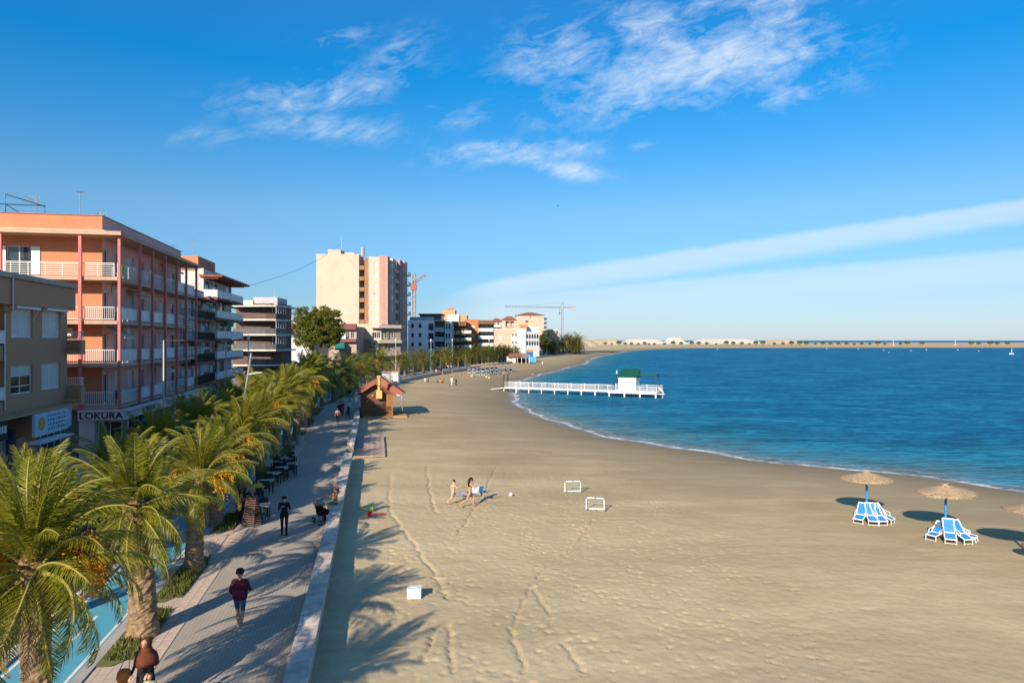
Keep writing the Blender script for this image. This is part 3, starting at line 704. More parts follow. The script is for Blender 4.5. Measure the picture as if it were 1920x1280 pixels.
mb = MB(); mb.box(DW-.12, LP, DW-.12, DW, RZ+.3, RZ+.42); mb.box(DW-.3, DW, DW-.3, BK, RZ+.082, RZ+.36); obj('cornice', mb, mat('cream_cornice', (.60,.48,.37), .8), b)
mb = MB(); mb.box(DW-.06, LP+.05, DW-.06, DW+.24, PZ, PZ+.06); mb.box(DW-.06, DW+.24, DW+.24, BK, PZ, PZ+.06); obj('parapet_cap', mb, mat('parapet_cap', (.33,.17,.12), .8), b)
cols = [0.0]+[FR(p, VF)[0]-uP for p in (257,281,305,327,345,364)]
for c in cols:
    mb = MB(); mb.box(c-.09, c+.09, -.3, -.121, FZ[0]-.26, RZ-.2); obj('post', mb, M_REDPOST, b)
for yv in (2.3, 7.4, 12.6):
    mb = MB(); mb.box(-.3, -.121, yv-.1, yv+.1, FZ[0]-.26, RZ-.2); obj('post', mb, M_REDPOST, b)
rst = [['bars','panel','panel','hbars','hbars','panel'], ['panel','panel','panel','panel','hbars','hbars'], ['panel','panel','panel','panel','hbars','hbars'], ['hbars','hbars','hbars','hbars','panel','panel']]
for i, fz in enumerate(FZ):
    for j in range(6):
        m_ = M_GREYP if rst[i][j] == 'panel' else M_WHITE
        railing(b, [(cols[j]+.1, -.05), (cols[j+1]-.1, -.05)], fz, 1.0, rst[i][j], m_)
    railing(b, [(-.05, .1), (-.05, 2.2)], fz, 1.0, 'bars' if i < 3 else 'hbars'); railing(b, [(-.05, 2.4), (-.05, 7.3)], fz, 1.0, 'bars' if i < 3 else 'hbars'); railing(b, [(-.05, 7.5), (-.05, 15.8)], fz, 1.0, 'bars' if i < 3 else 'hbars')
for i, x in ((1, 5.6), (2, 3.2), (2, 9.2)):
    mb = MB(); mb.box(x, x+.8, DW-.34, DW-.04, FZ[i]+2.2, FZ[i]+2.72); mb.lathe([(.2,0),(.2,.01)], 12); obj('air_conditioner', mb, M_BLIND, b)
mb = MB(); mb.box(DW-.4, DW-.06, 3.4, 4.3, FZ[1]+2.0, FZ[1]+2.6); obj('air_conditioner', mb, M_BLIND, b)
for i, x, c in ((0,6.4,(.55,.52,.45)),(1,9.4,(.45,.12,.10)),(2,13.3,(.55,.55,.52)),(3,11.0,(.60,.45,.20)),(1,17.5,(.15,.22,.40))):
    for q in range(2): boxpart(b, 'laundry', (x+q*.62, x+.5+q*.62, .05, .075, FZ[i]+.3, FZ[i]+1.0), mat('laundry_%d_%d' % (i, int(x)), c, .9))
for i, x in ((2,6.4),(0,12.4),(1,1.4),(3,15.4)):
    aw = MB(); aw.face([(x,-.1,FZ[i]+2.0),(x+2.0,-.1,FZ[i]+2.0),(x+2.0,DW-.05,FZ[i]+2.75),(x,DW-.05,FZ[i]+2.75)]); aw.box(x,x+2.0,-.13,-.1,FZ[i]+1.8,FZ[i]+2.01); obj('awning', aw, mat('awning_cream', (.58,.50,.36), .9), b)
tw = MB(); tw.box(.75, 1.3, -.1, -.07, FZ[3]+.15, FZ[3]+.98); obj('hanging_towel', tw, mat('lime_towel', (.35,.55,.06), .9), b)
for x, i in ((2.0,3),(9.5,3),(5.5,2),(13.0,1),(4.0,0)):
    mb = MB(); mb.box(x, x+.5, .5, .95, FZ[i]+.4, FZ[i]+.46); mb.box(x, x+.5, .92, .97, FZ[i]+.46, FZ[i]+.95)
    for q in ((x,.5),(x+.46,.5),(x,.93),(x+.46,.93)): mb.box(q[0], q[0]+.04, q[1], q[1]+.04, FZ[i], FZ[i]+.4)
    obj('balcony_chair', mb, M_WPLAS, b)
# shop floor: fascia with lettering, recessed glass, pillars
mb = MB(); mb.prism([(-.5,2.35),(-.5,-.75),(LP+1.5,-.75),(LP+1.5,-.4),(-.2,-.4),(-.2,2.35)], FZ[0]-1.0, FZ[0]-.27)
fs = obj('fascia', mb, M_SIGN, b)
mb = MB(); mb.box(-.6, LP+1.8, -1.0, -.755, FZ[0]-.35, FZ[0]-.28); mb.box(-.6,-.505,-.74,2.4,FZ[0]-.35,FZ[0]-.28); obj('fascia_edge', mb, M_WHITE, b)
lettering(fs, 'LOKURA', .62, (-.508, 2.28, FZ[0]-.88), R(-90), M_LETTER, fit=2.9)
lettering(fs, 'LOKURA', .55, (3.4, -.758, FZ[0]-.86), 0, M_LETTER, fit=3.0)
lettering(fs, 'LOKURA', .55, (12.6, -.758, FZ[0]-.86), 0, M_LETTER, fit=3.0)
mb = MB(); mb.box(3.0, LP, 3.4, BK, .1, FZ[0]-.3); obj('shop_core', mb, mat('shop_grey', (.52,.50,.47), .8, .12, 1.5), b)
mb = MB(); mb.box(-.3, .3, 1.35, 2.35, 0, FZ[0]-1.0); obj('shop_pillar', mb, M_WHITEW, b)
mb = MB(); mb.box(.3, .5, 2.4, 8.5, 0, FZ[0]-.3); obj('garage_door', mb, mat('teal_door', (.10,.17,.19), .6, .1, 1), b)
for xa in (3.2, 6.3, 9.4, 12.6): window(b, xa, 3.3, .35, 2.7, 2.6, 'plain', name='shop_window')
window(b, .3, 1.3, .9, 1.6, 2.0, 'plain', 1, name='shop_window')
for xa in (3.05, 9.2, 15.8, 20.5):
    mb = MB(); mb.box(xa-.2, xa+.2, .2, .6, 0, FZ[0]-.27); obj('pillar', mb, M_WHITEW, b)
mb = MB(); mb.box(-.2, 20, -.2, 3.2, .02, .16); obj('shop_step', mb, M_CONC, b)
mb = MB(); mb.prism([(15.8,2.2),(21.5,2.2),(21.5,3.3),(15.8,3.3)], .1, 3.9); obj('stone_flank', mb, mat('rubble_flank', (.25,.20,.15), .95, .25, 2.5, .6, 8), b)
for k, (x, y, z, c) in enumerate(((2.3,-.3,1.9,(.75,.22,.03)),(4.0,.3,2.5,(.1,.12,.16)),(5.4,0,2.3,(.05,.12,.3)),(7.6,.1,2.3,(.05,.2,.16)))):
    mb = MB(); mb.lathe([(.02,-.34),(.24,-.2),(.33,0),(.24,.2),(.02,.34)], 12); mb.tube([(0,0,.3),(0,0,FZ[0]-1-z+.1)], .01, 4)
    obj('hanging_beach_ball', mb, mat('toy_%d' % k, c, .4), b, (x,y,z), smooth=False)
for k in range(3):
    mb = MB(); mb.box(2.2+k*2.3, 3.9+k*2.3, .0, .7, .16, 1.0); mb.box(2.25+k*2.3, 3.85+k*2.3, .05, .65, 1.0, 1.12); obj('display_stand', mb, M_WHITE, b)
for x, y, h in ((2.6,3.5,2.4),(2.7,6.5,1.9),(3.0,10,2.6),(4,13,1.8),(5,8,2.2)): antenna(b, x+.3, y, PZ-.3, h, random.uniform(0,3))
mb = MB(); mb.tube([(2.2,8.2,PZ),(2.2,8.2,PZ+1.5),(2.2,5.6,PZ+.7),(2.2,5.6,PZ)], .04, 6); mb.tube([(2.2,14.8,PZ+.8),(2.2,5.6,PZ+.75)], .035, 6); mb.tube([(2.2,8.2,PZ+.75),(2.2,7.0,PZ)], .03, 6); obj('roof_frame', mb, M_BLACK, b)
mb = MB()
for k in range(9): mb.tube([(3.4,2.0+.1*k,PZ),(3.4+random.uniform(-.3,.3),2+random.uniform(-.3,.9),PZ+random.uniform(.4,.9))], .02, 5)
obj('roof_aerial_bundle', mb, M_STEEL, b)
# ---------------------------------------------------------------- generic street block with stacked balconies
def block(name, label, pxa, pxb, pytop, floors, wall_m, slab_m, rail_style, rail_m, win, proj=1.2, v=VF, depth=14, ztop_px=None, parapet=1.0, wstyle='plain', nb=None, z0f=4.0, trim_m=None, endwin=0, v_setback=0):
    ua, Ya = FR(pxa, v); ub, Yb_ = FR(pxb, v); Lb = ub-ua
    bb = building(name, label, ua, v); zt = zl(zat(pytop, FR(ztop_px or pxa, v)[1])); fh = (zt-parapet-z0f)/floors
    mb = MB(Matrix.Translation((0,proj,0))); hs_ = []; nb = nb or max(2, int(Lb/3.2)); st = Lb/nb
    for f in range(floors):
        for k in range(nb): hs_.append((st*k+st*.18, st*k+st*.82 if win == 'wide' else st*k+st*.5, z0f+f*fh+.05, z0f+f*fh+2.2))
    for k in range(nb): hs_.append((st*k+.35, st*(k+1)-.35, .3, z0f-.6))
    mb.holed(0, Lb, 0, zt, hs_, .2); mb.M = None; mb.box(0, Lb, proj+.24, depth, 0.05, zt-.4)
    mb.face([(0,proj,0),(0,depth,0),(0,depth,zt),(0,proj,zt)][::-1]); obj('wall', mb, wall_m, bb)
    for f in range(floors):
        for k in range(nb):
            a = hs_[f*nb+k]; window(bb, a[0], proj+.1, a[2], a[1]-a[0], a[3]-a[2], wstyle if (f+k) % 3 else ('blind' if wstyle != 'brown' else 'brown'), name='balcony_door')
        z = z0f+f*fh
        mb = MB(); mb.box(-.05, Lb+.05, 0, proj+.05, z-.22, z); obj('balcony_slab', mb, slab_m, bb)
        railing(bb, [(.02, proj), (.02, .05), (Lb*.5, .05)], z, .98, rail_style, rail_m); railing(bb, [(Lb*.5+.05, .05), (Lb-.02, .05), (Lb-.02, proj)], z, .98, rail_style, rail_m)
    for f in range(floors):
        for k in range(nb):
            x = st*k; z = z0f+f*fh
            if (f*7+k*3) % 4 == 0: boxpart(bb, 'air_conditioner', (x+st*.84, x+st*.84+.75, proj-.34, proj-.02, z+1.75, z+2.25), M_BLIND)
            if (f*5+k*2) % 6 == 1:
                aw = MB(); aw.face([(x+.1,.02,z+fh-.75),(x+st-.1,.02,z+fh-.75),(x+st-.1,proj-.1,z+fh-.26),(x+.1,proj-.1,z+fh-.26)]); aw.box(x+.1,x+st-.1,.0,.03,z+fh-.95,z+fh-.74)
                obj('awning', aw, mat('awning_cream', (.58,.50,.36), .9) if k % 2 else mat('awning_green', (.05,.16,.10), .9), bb)
            if (f*3+k*5) % 7 == 2:
                for q in range(3): boxpart(bb, 'laundry', (x+.5+q*.55, x+.9+q*.55, .12, .14, z+.35, z+.95+.1*(q % 2)), M_BLIND if q != 1 else mat('laundry_blue', (.10,.18,.38), .9))
    for k in range(nb):
        a = hs_[floors*nb+k]; window(bb, a[0], proj+.12, .3, a[1]-a[0], a[3]-a[2], 'plain', name='shop_window')
    mb = MB(); mb.box(-.05, Lb+.05, -.1, proj+.05, zt-parapet-.2, zt-parapet); obj('roof_slab', mb, slab_m, bb)
    mb = MB(); mb.box(-.04, Lb+.04, proj-.05, proj+.25, zt, zt+.08); mb.box(-.04, .2, proj+.25, depth, zt, zt+.08); obj('parapet_cap', mb, trim_m or slab_m, bb)
    return bb, Lb, zt, fh
M_REDTRIM = mat('brick_red_trim', (.30,.09,.06), .8, .1, 2)
M_CREAMW = mat('cream_render', (.62,.56,.48), .88, .07, .8, .2, 40, streak=.2)
M_GREYW = mat('grey_cream_render', (.66,.63,.58), .88, .08, .8, .2, 40, streak=.2)
M_DBROWN = mat('dark_brown_tile', (.13,.08,.07), .7, .15, 1.5, .2, 30)
M_DKGLASS = mat('smoked_rail', (.12,.12,.125), .3, .15, 2)
bb, Lb, zt, fh = block('white_apartment_block', 'narrow white apartment block with black iron balconies next to the pink one', 367, 408, 538, 4, M_WHITEW, M_REDTRIM, 'bars', M_BLACK, 'narrow', 1.3, nb=3, ztop_px=372)
mb = MB(); mb.box(1, 5, 3, 6, zt-.3, zt+2.4); obj('roof_house', mb, M_ORANGE, bb); antenna(bb, 2, 2.6, zt, 4.5, .5)
mb = MB(); mb.box(2.5,3.3,.4,1.0,4+fh,4+fh+.8); obj('balcony_furniture', mb, M_BLACK, bb)
bb, Lb, zt, fh = block('terraced_balcony_block', 'grey cream apartment block with brick red trims and deep stacked balconies', 408, 451, 503, 5, M_GREYW, M_REDTRIM, 'panel', M_GREYP, 'wide', 1.6, nb=4, trim_m=M_ORANGE, depth=16)
mb = MB(); mb.box(0, Lb*.55, 2.2, 12, zt-.3, zt+1.5); obj('roof_house', mb, M_ORANGE, bb)
mb = MB(); mb.box(-.3, Lb+1.2, -.6, 2, zt-1.0, zt-.75); obj('eave', mb, M_REDTRIM, bb)
antenna(bb, 5, 4, zt+1.2, 3, 1.2)
mb = MB()
mb.prism([(3,-.4),(6.5,-.4),(6.5,.02),(3,.02)], 4+fh*3-.9, 4+fh*3-.3); obj('awning', mb, mat('green_awning', (.02,.13,.08), .8), bb)
# ================================================================ far buildings (square to the view, on the turning street)
def fz_(py, Yd): return zat(py, Yd)-1.4
def fb(name, label, pxa, Yd, rz=0): p = PT(pxa, HY, Yd); return thing(name, label, 'building', (p.x, p.y, 1.4), rz)
def fx(pxa, pxb, Yd): return (pxb-pxa)/F*Yd
# ---- tower
M_TCREAM = mat('tower_cream', (.52,.435,.345), .88, .05, .3, .15, 30, streak=.16)
M_TPINK = mat('tower_pink', (.46,.255,.21), .88, .06, .4, .15, 30)
M_TROSE = mat('tower_rose', (.66,.42,.33), .88, .06, .4)
M_TBROWN = mat('tower_brown', (.33,.17,.09), .85, .08, .5)
Yt = 200.0; b = fb('tower_block', 'tall cream tower block with a blank lit gable and pink pilasters', 593, Yt)
tw_ = lambda p: fx(593, p, Yt)
zt0 = fz_(478, Yt); zbot = fz_(612, Yt)
mb = MB(); mb.box(0, tw_(673), 0, 26, 0, zt0); mb.box(tw_(673)-.1, tw_(683), 3.2, 26, 0, zt0-.6); obj('gable_wall', mb, M_TCREAM, b)
mb = MB(); mb.box(tw_(683), tw_(691), .4, 5, 5, zt0-.8); obj('brown_strip', mb, M_TBROWN, b)
mb = MB(Matrix.Translation((0,.1,0))); hs_ = []
fhT = 20.2/F*Yt
for f in range(9):
    z = fz_(500, Yt)-f*fhT
    if z < zbot: break
    hs_ += [(tw_(693), tw_(696.5), z, z+1.4), (tw_(701.5), tw_(708.5), z-.1, z+1.5)]
mb.holed(tw_(691), tw_(712), zbot-4, zt0-.5, hs_, .25); mb.M = None; mb.box(tw_(691), tw_(712), .4, 26, 0, zt0-.6); obj('window_wall', mb, M_TCREAM, b)
for h_ in hs_: window(b, h_[0], .22, h_[2], h_[1]-h_[0], h_[3]-h_[2], 'blind')
for pxa, pxb in ((712, 720.5),):
    mb = MB(); mb.box(tw_(pxa), tw_(pxb), -.5, .6, zbot, zt0-.2); obj('pilaster', mb, M_TPINK, b)
# beach front of the tower, receding
xf = tw_(720.5); mb = MB(); mb.box(xf-1, xf+.0, .6, 30, 0, zt0-.8); obj('core_wall', mb, M_TROSE, b)
fzs = [fz_(500, Yt)-.6-f*fhT for f in range(9)]
mb = MB(); mb.box(xf, xf+1.1, -.4, 3.0, zbot-1, zt0-.3); obj('front_pilaster', mb, M_TPINK, b)
mb = MB(); mb.box(xf+.0, xf+1.5, 3.02, 7, zbot-1, zt0-1.2); obj('front_bay', mb, M_TROSE, b)
mb = MB(); mb.box(xf+1.4, xf+2.5, 13.0, 18, 0, fz_(488, 215)); obj('front_pilaster', mb, M_TPINK, b)
mb = MB(); mb.box(xf+0.1, xf+1.3, 7.02, 13, 0, fz_(488, 212)); obj('front_bay', mb, M_TCREAM, b)
mb = MB(); mb.box(xf+1.9, xf+3.1, 18.02, 24, 0, fz_(492, 222)); obj('front_bay', mb, M_TROSE, b)
for z in fzs:
    window(b, xf+1.12, 2.95, z+.5, .36, 1.5, 'blind'); window(b, xf+2.52, 17.95, z+.5, .5, 1.5, 'blind')
    o = window(b, xf+1.55, 4.2, z+.5, 1.5, 1.5, 'plain'); o.rotation_euler = (0,0,R(90))
    mb = MB(); mb.box(xf+1.3, xf+2.1, 7.2, 12.8, z-.2, z+.9); obj('balcony', mb, M_TROSE, b)
    mb = MB(); mb.box(xf+3.1, xf+4.4, 18.2, 23, z-.2, z); mb.box(xf+4.3, xf+4.4, 18.2, 23, z, z+.9); obj('balcony', mb, M_GREYP, b)
    mb = MB(); mb.box(tw_(673.5), tw_(682.5), .3, 3.1, z-.25, z); mb.box(tw_(673.5), tw_(682.5), .25, .35, z, z+.9); obj('recess_balcony', mb, M_TBROWN, b)
mb = MB(); mb.box(tw_(613), tw_(637), 1, 9, zt0-.1, fz_(467, Yt)); obj('lift_house', mb, M_TCREAM, b)
mb = MB(); mb.box(tw_(637)+.01, tw_(660), 3, 8, zt0-.1, fz_(471, Yt)); obj('roof_house', mb, M_TROSE, b)
mb = MB(); mb.lathe([(.55,zt0-.1),(.55,fz_(462, Yt))], 14); obj('chimney_pipe', mb, M_CONC, b, (tw_(676), 3, 0))
antenna(b, tw_(637), 2, fz_(467, Yt), 3.5, .3)
mb = MB(); mb.box(-.12, tw_(673)+.1, -.1, .2, zt0, zt0+.25); obj('parapet_cap', mb, M_CREAMW, b)
# ---- podium houses in front of the tower
Yq = 188.0; b = fb('podium_block', 'low cream and brown corner block with balconies at the tower foot', 668, Yq)
q_ = lambda p: fx(668, p, Yq)
zA = fz_(607, Yq)
mb = MB(); mb.holed(0, q_(715), 0, zA, [(q_(673), q_(683), fz_(632,Yq), fz_(623,Yq)), (q_(698), q_(706), fz_(634,Yq), fz_(623,Yq)), (q_(707), q_(713), fz_(634,Yq), fz_(623,Yq)), (q_(673), q_(684), fz_(652,Yq), fz_(644,Yq)), (q_(698), q_(708), fz_(655,Yq), fz_(643,Yq))], .3)
mb.box(0, q_(715), .31, 12, 0, zA-.02); obj('wall', mb, M_TCREAM, b)
for a in ((673,683,632,623),(698,706,634,623),(707,713,634,623),(673,684,652,644),(698,708,655,643)): window(b, q_(a[0]), .2, fz_(a[2],Yq), q_(a[1])-q_(a[0]), fz_(a[3],Yq)-fz_(a[2],Yq), 'plain')
mb = MB(); mb.box(-.05, q_(697), -.12, .0, 0, fz_(636,Yq)); obj('brown_base', mb, mat('podium_brown', (.34,.24,.17), .85, .08, .5), b)
for pa in (609, 637, 661):
    mb = MB(); mb.prism([(q_(697),-1.2),(q_(713),-1.8),(q_(750),2.5),(q_(750),8),(q_(715),8),(q_(697),0)], fz_(pa,Yq)-.9, fz_(pa,Yq)); obj('curved_balcony', mb, M_TCREAM, b)
mb = MB(); mb.prism([(q_(715),.5),(q_(747),3.5),(q_(747),9),(q_(715),9)], 0, zA-.5); obj('wing_wall', mb, mat('wing_grey', (.30,.25,.21), .85, .1, 1), b)
for pa in (634, 656):
    for px_ in (719, 728, 738): window(b, q_(px_), 1.0+(px_-719)*.13, fz_(pa,Yq), 1.1, 1.7, 'plain')
mb = MB(); mb.prism([(q_(705),-1.4),(q_(711),-1.6),(q_(711),-.9),(q_(705),-.9)], 0, fz_(637,Yq)-.9); obj('corner_pier', mb, M_CREAMW, b)
Yq2 = 178.0; b = fb('brown_terrace_house', 'low house with dark red bands and a green awning behind the pine', 598, Yq2); q_ = lambda p: fx(598, p, Yq2)
mb = MB(); mb.box(0, q_(668), .3, 12, 0, fz_(612, Yq2)); obj('wall', mb, mat('terrace_house_wall', (.42,.32,.27), .85, .1, .6), b)
mb = MB(); mb.box(-.2, q_(669), -.8, .29, fz_(618,Yq2), fz_(607,Yq2)); obj('roof_band', mb, mat('maroon_band', (.20,.075,.075), .8), b)
mb = MB(); mb.box(-.2, q_(669), -.9, .29, fz_(641,Yq2), fz_(635,Yq2)); obj('floor_band', mb, mat('maroon_band', (.20,.075,.075)), b)
mb = MB(); mb.box(-.2, q_(650), -.85, -.75, fz_(635,Yq2)+.01, fz_(628,Yq2)); obj('balcony_rail', mb, M_GREYP, b)
for a in (640, 648, 657): window(b, q_(a), .22, fz_(634,Yq2), .9, 1.9, 'plain')
mb = MB(); mb.prism([(q_(632),-2.4),(q_(650),-2.4),(q_(650),-.7),(q_(632),-.7)], fz_(656,Yq2), fz_(642,Yq2)); obj('awning', mb, mat('teal_awning', (.012,.16,.13), .8), b)
# ---- white modern block
Yw = 240.0; b = fb('white_modern_block', 'white modern block with square dark windows and glass balconies', 767, Yw); q_ = lambda p: fx(767, p, Yw)
zA = fz_(600, Yw); hs_ = []
for py0 in (607, 624.5, 642):
    for pxa in (771, 785): hs_.append((q_(pxa), q_(pxa+5), fz_(py0+7.5,Yw), fz_(py0,Yw)))
    hs_.append((q_(803), q_(813), fz_(py0+12,Yw), fz_(py0-.5,Yw)))
mb = MB(); mb.holed(q_(765), q_(814.5), 0, zA, hs_, .35); mb.box(q_(765), q_(814.5), .36, 16, 0, zA-.02); obj('wall', mb, mat('modern_white', (.80,.80,.80), .8, .04, .5), b)
for h_ in hs_: window(b, h_[0], .25, h_[2], h_[1]-h_[0], h_[3]-h_[2], 'black')
mb = MB(); mb.box(q_(814.6), q_(836), 3, 16, 0, zA-.3); obj('recess_wall', mb, M_DKGLASS, b)
for py0 in (600, 620, 638, 656):
    mb = MB(); mb.box(q_(814.6), q_(834), -1.0, 3, fz_(py0+1.6,Yw), fz_(py0,Yw)); obj('floor_slab', mb, M_WHITEW, b)
for py0 in (620, 638, 656):
    mb = MB(); mb.box(q_(815), q_(833.5), -.95, -.9, fz_(py0,Yw), fz_(py0-6.5,Yw)); obj('glass_balustrade', mb, mat('balustrade_glass', (.30,.42,.46), .12, .1, 1), b)
    window(b, q_(817), 2.9, fz_(py0,Yw)+.05, 2.6, 2.5, 'black', name='balcony_door')
mb = MB(); mb.box(q_(834), q_(846), 0, 14, 0, fz_(602,Yw)); obj('end_wing', mb, mat('pale_blue_render', (.50,.56,.60), .8), b)
for py0 in (608,626,644):
    for p_ in (836, 841): window(b, q_(p_), -.04, fz_(py0+8,Yw), .55, 1.6, 'black')
mb = MB(); mb.box(q_(785), q_(826), 3, 12, zA, fz_(590,Yw)); obj('penthouse', mb, M_DKGLASS, b)
mb = MB(); mb.box(q_(783), q_(828), 2, 13, fz_(590,Yw), fz_(587.5,Yw)); obj('penthouse_roof', mb, M_BLACK, b)
mb = MB(); mb.box(q_(768), q_(814), .1, .16, zA, fz_(594,Yw)); obj('roof_glass', mb, mat('balustrade_glass', (.3,.42,.46)), b)
# ---- brown balcony block
Yw = 250.0; b = fb('brown_balcony_block', 'dark brown block with cream balcony panels between the white and orange blocks', 846, Yw); q_ = lambda p: fx(846, p, Yw)
mb = MB(); mb.box(0, q_(876), 1.5, 14, 0, fz_(604,Yw)); obj('wall', mb, M_DBROWN, b)
mb = MB()
for k in range(5): mb.box(q_(846.3+k*5.7), q_(851.2+k*5.7), -.4, 1.0, fz_(611,Yw), fz_(602+.6*(k%2),Yw))
mb.box(0, q_(875), .2, 1.49, fz_(611,Yw)-.01, fz_(606,Yw)); obj('roof_parapet', mb, mat('brown_parapet', (.20,.095,.05), .8), b)
for f, py0 in enumerate((623.5, 637, 650.5)):
    mb = MB(); mb.box(-.1, q_(876), -.2, 1.5, fz_(py0+4.5,Yw), fz_(py0+2.5,Yw)); obj('floor_slab', mb, mat('brown_parapet', (.20,.095,.05)), b)
    for k in range(3):
        boxpart(b, 'balcony_panel', (q_(848+k*8), q_(853.5+k*8), -.25, -.15, fz_(py0+2.4,Yw), fz_(py0-3.5,Yw)), mat('ochre_panel', (.50,.40,.24), .8))
        window(b, q_(847.5+k*8.5), 1.43, fz_(py0+2.4,Yw), 1.1, 2.0, 'brown', name='balcony_door')
    boxpart(b, 'balcony_panel', (q_(871), q_(884), -1.2, -1.1, fz_(py0+1,Yw), fz_(py0-3.8,Yw)), M_GREYP); boxpart(b, 'side_slab', (q_(871), q_(884), -1.1, 1.6, fz_(py0+2.2,Yw), fz_(py0+1,Yw)), M_TBROWN)
# ---- orange block
Yw = 264.0; b = fb('orange_brick_block', 'orange brick block with brown serrated parapet and grey balconies', 872, Yw); q_ = lambda p: fx(872, p, Yw)
M_OBRICK = mat('orange_brick', (.48,.17,.065), .85, .08, .8)
mb = MB(); mb.holed(0, q_(897), 0, fz_(599,Yw), [(q_(882), q_(890), fz_(615,Yw), fz_(609,Yw)), (q_(882), q_(890), fz_(632,Yw), fz_(627,Yw))], .2); mb.box(0, q_(897), .21, 14, 0, fz_(599.2,Yw)); obj('wall', mb, M_OBRICK, b)
for a in (615, 632): window(b, q_(882), .12, fz_(a,Yw), q_(890)-q_(882), 1.1, 'blind')
mb = MB(); mb.box(q_(897)+.01, q_(925), 3, 14, 0, fz_(602,Yw)); obj('recess_wall', mb, M_DKGLASS, b)
mb = MB()
for k in range(6): mb.box(q_(897+k*4.6), q_(901.2+k*4.6), -1.0, .2, fz_(608,Yw), fz_(600+.6*(k%2),Yw))
mb.box(q_(897), q_(924), .2, 2.9, fz_(608,Yw)-.01, fz_(605,Yw)); obj('roof_parapet', mb, mat('brown_parapet', (.20,.095,.05)), b)
for py0 in (620.5, 634.5, 648):
    boxpart(b, 'floor_slab', (q_(896.5), q_(926), -1.4, 3, fz_(py0+1.2,Yw), fz_(py0,Yw)), M_WHITEW)
    railing(b, [(q_(897), -1.3), (q_(925.5), -1.3)], fz_(py0,Yw), 1.1, 'panel', M_GREYP)
    for p_ in (901, 909, 917): window(b, q_(p_), 2.9, fz_(py0,Yw)+.05, 1.2, 2.1, 'plain', name='balcony_door')
# ---- blocks behind
b = fb('orange_roof_tower', 'small orange block with a stair house rising behind the modern block', 828, 300); q_ = lambda p: fx(828, p, 300)
boxpart(b, 'stair_house', (0, q_(853), 0, 8, 0, fz_(581,300)), mat('ochre_render', (.50,.32,.17), .85)); boxpart(b, 'roof_tank', (q_(838), q_(848), 2, 5, fz_(581,300), fz_(577.5,300)), M_OBRICK)
boxpart(b, 'white_roof_wall', (q_(840), q_(862), -3, -.1, 0, fz_(590,300)), M_WHITEW); boxpart(b, 'orange_wing', (q_(862)+.05, q_(876), -2, 6, 0, fz_(591,300)), mat('ochre_render', (.50,.32,.17)))
M_TILE = mat('red_roof_tile', (.34,.12,.07), .85, .18, 1.5, .5, 12)
def hip(parent, x0, x1, y0, y1, z, h, over=.6, name='roof'):
    mb = MB(); a = min(x1-x0, y1-y0)*.42; x0 -= over; x1 += over; y0 -= over; y1 += over; ym = (y0+y1)/2
    A, B, C, D_ = (x0,y0,z),(x1,y0,z),(x1,y1,z),(x0,y1,z); E, F_ = (x0+a,ym,z+h),(x1-a,ym,z+h)
    for q in ([A,B,F_,E],[C,D_,E,F_],[B,C,F_],[D_,A,E],[D_,C,B,A]): mb.face(q)
    return obj(name, mb, M_TILE, parent)
M_VILLA = mat('villa_cream', (.52,.40,.31), .85, .05, .4)
Yw = 400.0; b = fb('cream_villa_block', 'large cream residential block with red tiled hip roofs near the far crane', 920, Yw); q_ = lambda p: fx(920, p, Yw)
hv = [(q_(948),q_(964),fz_(616,Yw),fz_(602,Yw))]
mb = MB(); mb.box(0, q_(941), 4, 20, 0, fz_(603,Yw)); obj('west_wing', mb, M_VILLA, b)
mb = MB(); mb.holed(q_(941), q_(968), 0, fz_(600,Yw), hv, 2.0); mb.box(q_(941), q_(968), 2.1, 20, 0, fz_(600.2,Yw)); obj('centre_wing', mb, M_VILLA, b)
boxpart(b, 'loggia_column', (q_(955.5), q_(956.7), .3, .7, fz_(616,Yw), fz_(602,Yw)), M_TROSE); boxpart(b, 'loggia_rail', (q_(948), q_(964), .1, .2, fz_(616,Yw), fz_(612,Yw)), M_TPINK)
mb = MB(); mb.holed(q_(968), q_(1020), 0, fz_(591,Yw), [(q_(994),q_(995.5),fz_(596,Yw),fz_(592.5,Yw)), (q_(985),q_(991),fz_(605,Yw),fz_(601,Yw))], .4); mb.box(q_(968), q_(1020), .41, 24, 0, fz_(591.2,Yw)); obj('east_wing', mb, M_VILLA, b)
window(b, q_(985), .3, fz_(605,Yw), q_(991)-q_(985), 1.2, 'plain'); window(b, q_(994), .3, fz_(596,Yw), .5, 1.1, 'plain')
for a in (609, 618): 
    for p_ in (925, 932): window(b, q_(p_), 3.9, fz_(a,Yw), 1.2, 1.7, 'plain')
for a in (612, 621): boxpart(b, 'balcony', (q_(922), q_(940), 2.4, 3.99, fz_(a,Yw)-.3, fz_(a,Yw)+.8), M_WHITEW)
hip(b, 0, q_(941), 4, 20, fz_(603,Yw), 2.4); hip(b, q_(941), q_(968), 0, 20, fz_(600,Yw), 2.6); hip(b, q_(968), q_(1020), 0, 24, fz_(591,Yw), 2.2)
for py0 in (598, 606, 614): boxpart(b, 'side_balcony', (q_(1020)+.01, q_(1026), 2, 8, fz_(py0,Yw)-.3, fz_(py0,Yw)+.8), M_DKGLASS)
Yw = 375.0; b = fb('blank_cream_house', 'plain cream house with a blank wall left of the white arched house', 925, Yw); q_ = lambda p: fx(925, p, Yw)
mb = MB(); mb.holed(0, q_(971), 0, fz_(617.5,Yw), [(q_(935),q_(940.5),fz_(637,Yw),fz_(628,Yw)), (q_(930),q_(931.5),fz_(629,Yw),fz_(626.5,Yw))], .25); mb.box(0, q_(971), .26, 12, 0, fz_(617.7,Yw)); obj('wall', mb, mat('blank_cream', (.50,.37,.28), .85, .05, .5), b)
